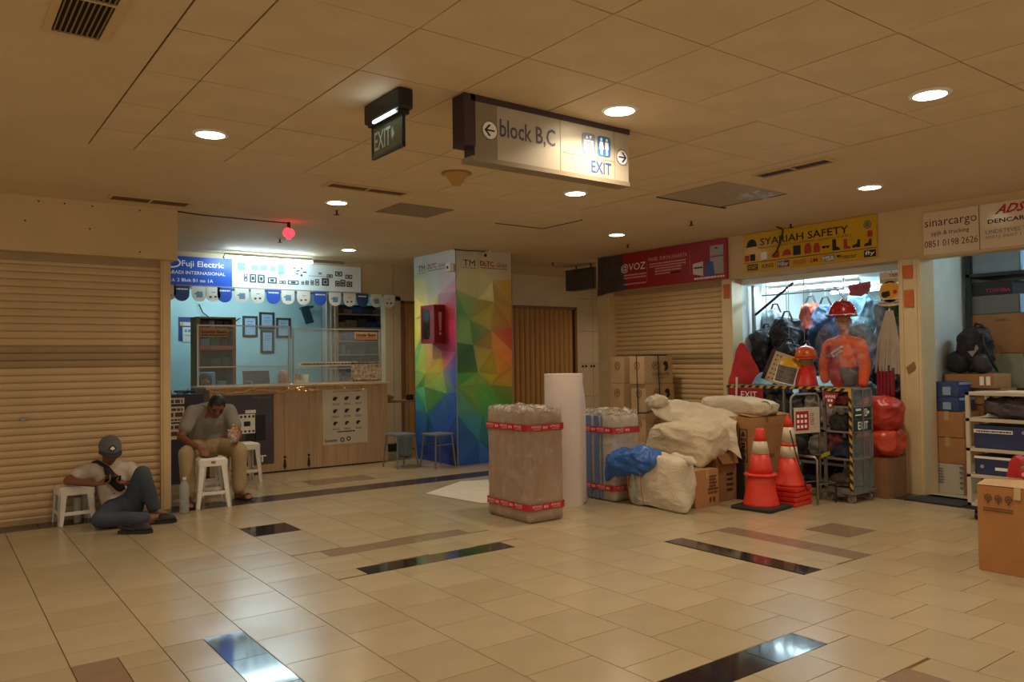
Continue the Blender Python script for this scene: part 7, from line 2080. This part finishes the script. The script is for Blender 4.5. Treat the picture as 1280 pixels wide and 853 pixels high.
text('INDOSAT', facing_y(8.27, 3.653, 0), 0.05, 0.30, 0.17, 0.21, M_INKB, t, n=0.0, bold=0.02)
shopbox('lower plain brown carton above the white-green one', 8.27, 8.65, 3.65, 3.97, 0.302, 0.56, M_CARD)
shopbox('upper plain brown carton under the blue boxes', 8.27, 8.65, 3.66, 3.97, 0.562, 0.82, M_CARD)
for q, (a, b) in enumerate(((0.822, 0.965), (0.967, 1.12))):
    t = shopbox('%s blue case by the pillar' % ('lower', 'upper')[q], 8.28, 8.62, 3.70, 3.97, a, b, mat('case_blue', '34487c', 0.4, var=0.15, scale=8), tape=False, name='blue_case', cat='case')
    MB(facing_y(8.28, 3.693, 0)).box(0.0, 0.34, b - a - 0.03 + a, b - 0.004, 0, 0.003).build('pale_lid_edge', M_BXB, t)
    MB(facing_x(8.274, 3.97, 0)).box(0.12, 0.2, a + 0.02, b - 0.05, 0, 0.002).build('label_patch', MATS['box_bluewhite'], t)
shopbox('tall plain brown carton behind the blue cases', 8.68, 9.03, 3.50, 3.95, 0, 0.88, M_CARD2)
shopbox('wide flat brown box under the other flat box below the backpack', 8.66, 9.03, 3.46, 3.95, 0.882, 1.05, M_CARD)
t = shopbox('flat brown box with two white labels under the backpack', 8.55, 8.95, 3.48, 3.96, 1.052, 1.195, M_CARD, tape=False)
fq = facing_x(8.543, 3.96, 0)
MB(fq).box(0.35, 0.39, 1.08, 1.17, 0, 0.002).box(0.41, 0.45, 1.08, 1.17, 0, 0.002).build('white_label', M_INKW, t)
# backpack
t = thing('backpack', 'black backpack on the flat boxes in the cargo shop', 'backpack', (8.72, 3.73, 1.197))
M_BP = mat('backpack_black', '1a1816', 0.7, var=0.2, scale=10, bump=0.3)
soft((8.72, 3.72, 1.44), (0.15, 0.16, 0.235), 2.8, 0.03, 5, 3, nu=70, nv=46, flat=0.97, wr=0.03, wfs=6).build('main_body', M_BP, t, smooth=True)
soft((8.60, 3.84, 1.31), (0.10, 0.11, 0.11), 2.5, 0.03, 6, 5, nu=28, nv=18).build('front_pocket', M_BP, t, smooth=True)
soft((8.64, 3.62, 1.30), (0.09, 0.08, 0.095), 2.5, 0.02, 6, 7, nu=28, nv=18).build('side_pocket', mat('pocket_grey', '3a3632', 0.7), t, smooth=True)
MB(frame((8.575, 3.70, 1.42), (0.2, -0.9, 0.2), (0.3, 0, 0.9))).prism([(-0.07, 0.06), (0.05, 0.06), (0.07, 0.02), (0.02, -0.06)], 0, 0.006).build('grey_flap', mat('flap_grey', '7a7670', 0.5), t)
MB().tube([(8.60, 3.60, 1.60), (8.56, 3.57, 1.48), (8.60, 3.52, 1.33), (8.68, 3.50, 1.22)], 0.014, 6).tube([(8.72, 3.72, 1.67), (8.70, 3.70, 1.71), (8.70, 3.64, 1.69), (8.72, 3.62, 1.64)], 0.012, 6).build('strap', M_BP, t, smooth=True)
# tower of boxes deeper in
t = thing('box_rack', 'dark slotted steel rack behind the cargo shop boxes', 'rack', (9.45, 3.5, 0))
for x in (9.05, 9.85):
    for y in (3.30, 3.90):
        MB().box(x, x + 0.04, y, y + 0.04, 0, 2.5).build('slotted_post', mat('rack_dark', '2e3230', 0.5), t)
for z in (0.5, 1.0, 2.22):
    MB().box(9.05, 9.89, 3.30, 3.94, z, z + 0.035).build('rack_shelf', MATS['rack_dark'], t)
carton('greenish pale carton low on the steel rack', 9.1, 9.6, 3.42, 3.90, 1.036, 1.40, mat('carton_pale', '9a9880', 0.7, var=0.06), group='boxes on the steel rack')
t = carton('brown carton with lit side painted pale above the pale one on the steel rack', 9.1, 9.6, 3.40, 3.92, 1.402, 1.82, M_CARD, group='boxes on the steel rack', tape=False)
text('KONICA', facing_x(9.093, 3.92, 0), 0.25, 0.38, 1.74, 1.765, M_INK, t, n=0.0)
MB(facing_y(9.1, 3.395, 0)).box(0.0, 0.5, 1.405, 1.815, 0, 0.002).build('painted_lit_side', MATS['carton_pale'], t)  # pale sheet paints the light falling on this side of the carton
t = carton('grey printer box with blue side on the steel rack', 9.1, 9.6, 3.44, 3.92, 1.822, 2.02, M_BXG, group='boxes on the steel rack', tape=False)
MB(facing_y(9.1, 3.435, 0)).box(0.0, 0.5, 1.826, 2.016, 0, 0.002).build('blue_side', M_BXB, t)
t = carton('black box with pink print under the top rack shelf', 9.1, 9.6, 3.50, 3.90, 2.022, 2.17, mat('box_black', '2e2c30', 0.5), group='boxes on the steel rack', tape=False)
text('TOSHIBA', facing_x(9.093, 3.90, 0), 0.14, 0.38, 2.05, 2.09, mat('print_magenta', 'b83060', 0.5, var=0), t, n=0.0, bold=0.02)
t = carton('big grey box with blue side on the top rack shelf', 9.08, 9.7, 3.42, 3.88, 2.256, 2.50, mat('box_greyblue', '8a98a0', 0.6), group='boxes on the steel rack', tape=False)
MB(facing_y(9.08, 3.415, 0)).box(0.0, 0.6, 2.26, 2.495, 0, 0.002).build('blue_side', M_BXB, t)
carton('grey box on the floor stack behind the wheeled rack', 8.6, 9.0, 2.98, 3.42, 0, 1.0, M_BXG, group='boxes stacked in the cargo shop')

# wheeled rack at the right edge
t = thing('wheeled_rack', 'white wheeled rack of packed parcels at the right edge', 'rack', (7.3, 2.7, 0))
M_RKW = mat('rack_cream', 'bfb49c', 0.5, var=0.04)
X0, X1, Y0, Y1 = 7.10, 7.50, 2.05, 3.12
for x in (X0, X1 - 0.03):
    for y in (Y0, Y1 - 0.03):
        MB().box(x, x + 0.03, y, y + 0.03, 0.12, 1.075).build('post', M_RKW, t)
for z in (0.12, 0.36, 0.58, 0.83, 1.05):
    MB().box(X0, X1, Y0, Y1, z, z + 0.025).build('rack_shelf', M_RKW, t)
MB().box(X0 - 0.005, X1, Y0, Y1 + 0.02, 0.09, 0.12).build('base_tray', M_BLACK, t)
for x in (X0 + 0.05, X1 - 0.05):
    for y in (Y0 + 0.06, Y1 - 0.06):
        w = MB(Matrix.Translation((x, y, 0))).cyl((0, -0.015, 0.036), (0, 0.015, 0.036), 0.036, n=14).build('caster_wheel', M_BLACK, t)
        MB(Matrix.Translation((x, y, 0))).box(-0.02, 0.02, -0.022, -0.017, 0.03, 0.09).box(-0.02, 0.02, 0.017, 0.022, 0.03, 0.09).build('caster_fork', M_STEEL, w)
soft((7.28, 2.62, 0.945), (0.15, 0.42, 0.085), 4, 0.03, 6, 3, nu=48, nv=20, flat=0.98, wr=0.035, wfs=8).build('film_parcel', mat('parcel_dark', '4a4148', 0.25, var=0.3, scale=9, bump=0.5, bscale=12), smooth=True, label='dark film-wrapped parcel on the top level of the wheeled rack', cat='parcel')
t = thing('flat_case', 'wide navy case with white label strip on the wheeled rack', 'case', (7.28, 2.72, 0.606))
MB().rbox(7.13, 7.45, 2.52, 3.07, 0.606, 0.80, 0.01).build('case_body', mat('case_navy', '24305c', 0.4, var=0.08), t)
MB(facing_x(7.128, 3.07, 0)).box(0.0, 0.30, 0.735, 0.765, 0, 0.002).build('label_strip', M_INKW, t)
lines([(0.743, 0.012)], facing_x(7.126, 3.07, 0), 0.02, 0.29, M_INK, t, 0.0, 3)
MB(facing_x(7.128, 3.07, 0)).disc(0.38, 0.755, 0.016, 0, 0.002, 8).build('star_mark', M_BXB, t)
t = thing('flat_case', 'lower navy case beside a pale box on the wheeled rack', 'case', (7.28, 2.92, 0.386))
MB().rbox(7.13, 7.45, 2.78, 3.07, 0.386, 0.545, 0.01).build('case_body', MATS['case_navy'], t)
MB(facing_x(7.128, 3.07, 0)).box(0.0, 0.29, 0.52, 0.54, 0, 0.002).box(0.16, 0.29, 0.43, 0.455, 0, 0.002).build('label_strip', M_INKW, t)
MB(facing_x(7.128, 3.07, 0)).disc(0.06, 0.455, 0.016, 0, 0.002, 8).build('star_mark', M_BXB, t)
MB().rbox(7.13, 7.45, 2.35, 2.77, 0.386, 0.54, 0.008).build('pale_case', mat('case_pale', 'b0a68c', 0.5), label='pale box beside the lower navy case on the wheeled rack', cat='case')
MB().rbox(7.16, 7.42, 2.86, 3.06, 0.146, 0.33, 0.03).build('clear_tub', mat('tub_clear', '9aa8a4', 0.2, alpha=0.6), label='translucent tub on the lowest level of the wheeled rack', cat='tub')
MB().box(7.13, 7.47, 2.3, 2.9, 1.076, 1.083).build('paper_sheet', M_FWH, label='white sheet lying on top of the wheeled rack', cat='paper')
# open carton in the right foreground
t = carton('large brown carton with open flap at the right edge of the floor', 5.50, 6.0, 1.80, 2.36, 0, 0.55, mat('cardboard_front', 'a4703c', 0.75, var=0.06, scale=5), tape=False)
MB().add([(5.50, 2.36, 0.552), (5.50, 2.02, 0.556), (5.62, 2.02, 0.60), (5.62, 2.36, 0.575)], [(0, 1, 2, 3)]).build('flap', M_CARD3, t)
MB().add([(5.5, 2.10, 0.557), (5.5, 2.14, 0.557), (5.49, 2.14, 0.48), (5.49, 2.10, 0.48)], [(0, 1, 2, 3)]).build('tape_strip', M_TAPE, t)
fz = facing_x(5.493, 2.36, 0)
for u in (0.07, 0.13, 0.19):
    MB(fz).ring(u, 0.475, 0.022, 0.006, 0, 0.001, 12).box(u - 0.005, u + 0.005, 0.44, 0.455, 0, 0.001).disc(u, 0.475, 0.009, 0, 0.001, 8).build('handling_mark', M_INKC, t)
lines([(0.405, 0.008), (0.39, 0.008)], fz, 0.04, 0.22, M_INKC, t, 0.0, 9)
t = thing('tape_dispenser', 'red tape dispenser with rolls on the front carton', 'tape dispenser', (5.8, 2.15, 0.60))
MB(facing_x(5.80, 2.30, 0)).prism([(0.0, 0.575), (0.09, 0.575), (0.085, 0.70), (0.05, 0.72), (0.02, 0.68)], -0.10, 0.0).build('cutter_body', mat('plastic_red', 'b8141c', 0.35), t)
MB().rbox(5.74, 5.90, 1.95, 2.20, 0.575, 0.665, 0.02).build('roll_pack', M_CARD2, t)
MB(facing_x(5.738, 2.20, 0)).box(0.0, 0.25, 0.585, 0.635, 0, 0.002).build('red_band', MATS['plastic_red'], t)
mb = MB(facing_x(5.736, 2.20, 0))
for k in range(5): mb.disc(0.03 + 0.05 * k, 0.61, 0.014, 0, 0.001, 10)
mb.build('round_marks', MATS['tape_print'], t)
# dark threshold mat beside the pillar
MB().box(7.60, 7.93, 3.40, 3.92, 0.0, 0.01).build('threshold_mat', M_RUB, label='dark rubber threshold strip at the cargo shop entrance', cat='mat')
MB().tube([(9.5, 3.32, 2.45), (9.6, 3.2, 2.1), (9.5, 3.1, 1.7)], 0.01, 6).build('shop_cable', M_INK, label='black cable hanging inside the cargo shop', cat='cable')

# invented heaps behind the rack, added to block the bright shop interior
for k, (lab, x, y, rx, ry, h, c) in enumerate([('added dark heap at the left behind the rack', 8.5, 5.9, 0.25, 0.20, 1.05, '2c3038'), ('added rust-coloured heap behind the rack', 8.5, 5.38, 0.25, 0.20, 1.02, '5a3026'),
        ('added grey heap behind the mannequin', 8.5, 4.88, 0.25, 0.19, 1.08, '4a4c52'), ('added brown heap behind the red bags', 8.5, 4.40, 0.22, 0.18, 1.12, '54281e')]):
    soft((x, y, h / 2), (rx, ry, h / 2), 3.2, 0.06, 3.5, 40 + k, nu=80, nv=60, flat=1.0, wr=0.07, wfs=5).build('filler_heap', mat('heap_' + c, c, 0.6, var=0.45, scale=5, bump=0.6, bscale=14, crink=1.5), smooth=True, label=lab, cat='filler heap', group='filler heaps in the safety shop')

MB().tube([(7.80, 5.42, CEIL - 0.004), (7.95, 5.44, 2.86), (7.958, 5.46, 2.80), (7.962, 5.50, 2.70), (7.964, 5.54, 2.62), (7.966, 5.60, 2.57)], 0.009, 6).build('dangling_cable', M_INK, label='black cable dangling from the ceiling over the yellow banner', cat='cable')
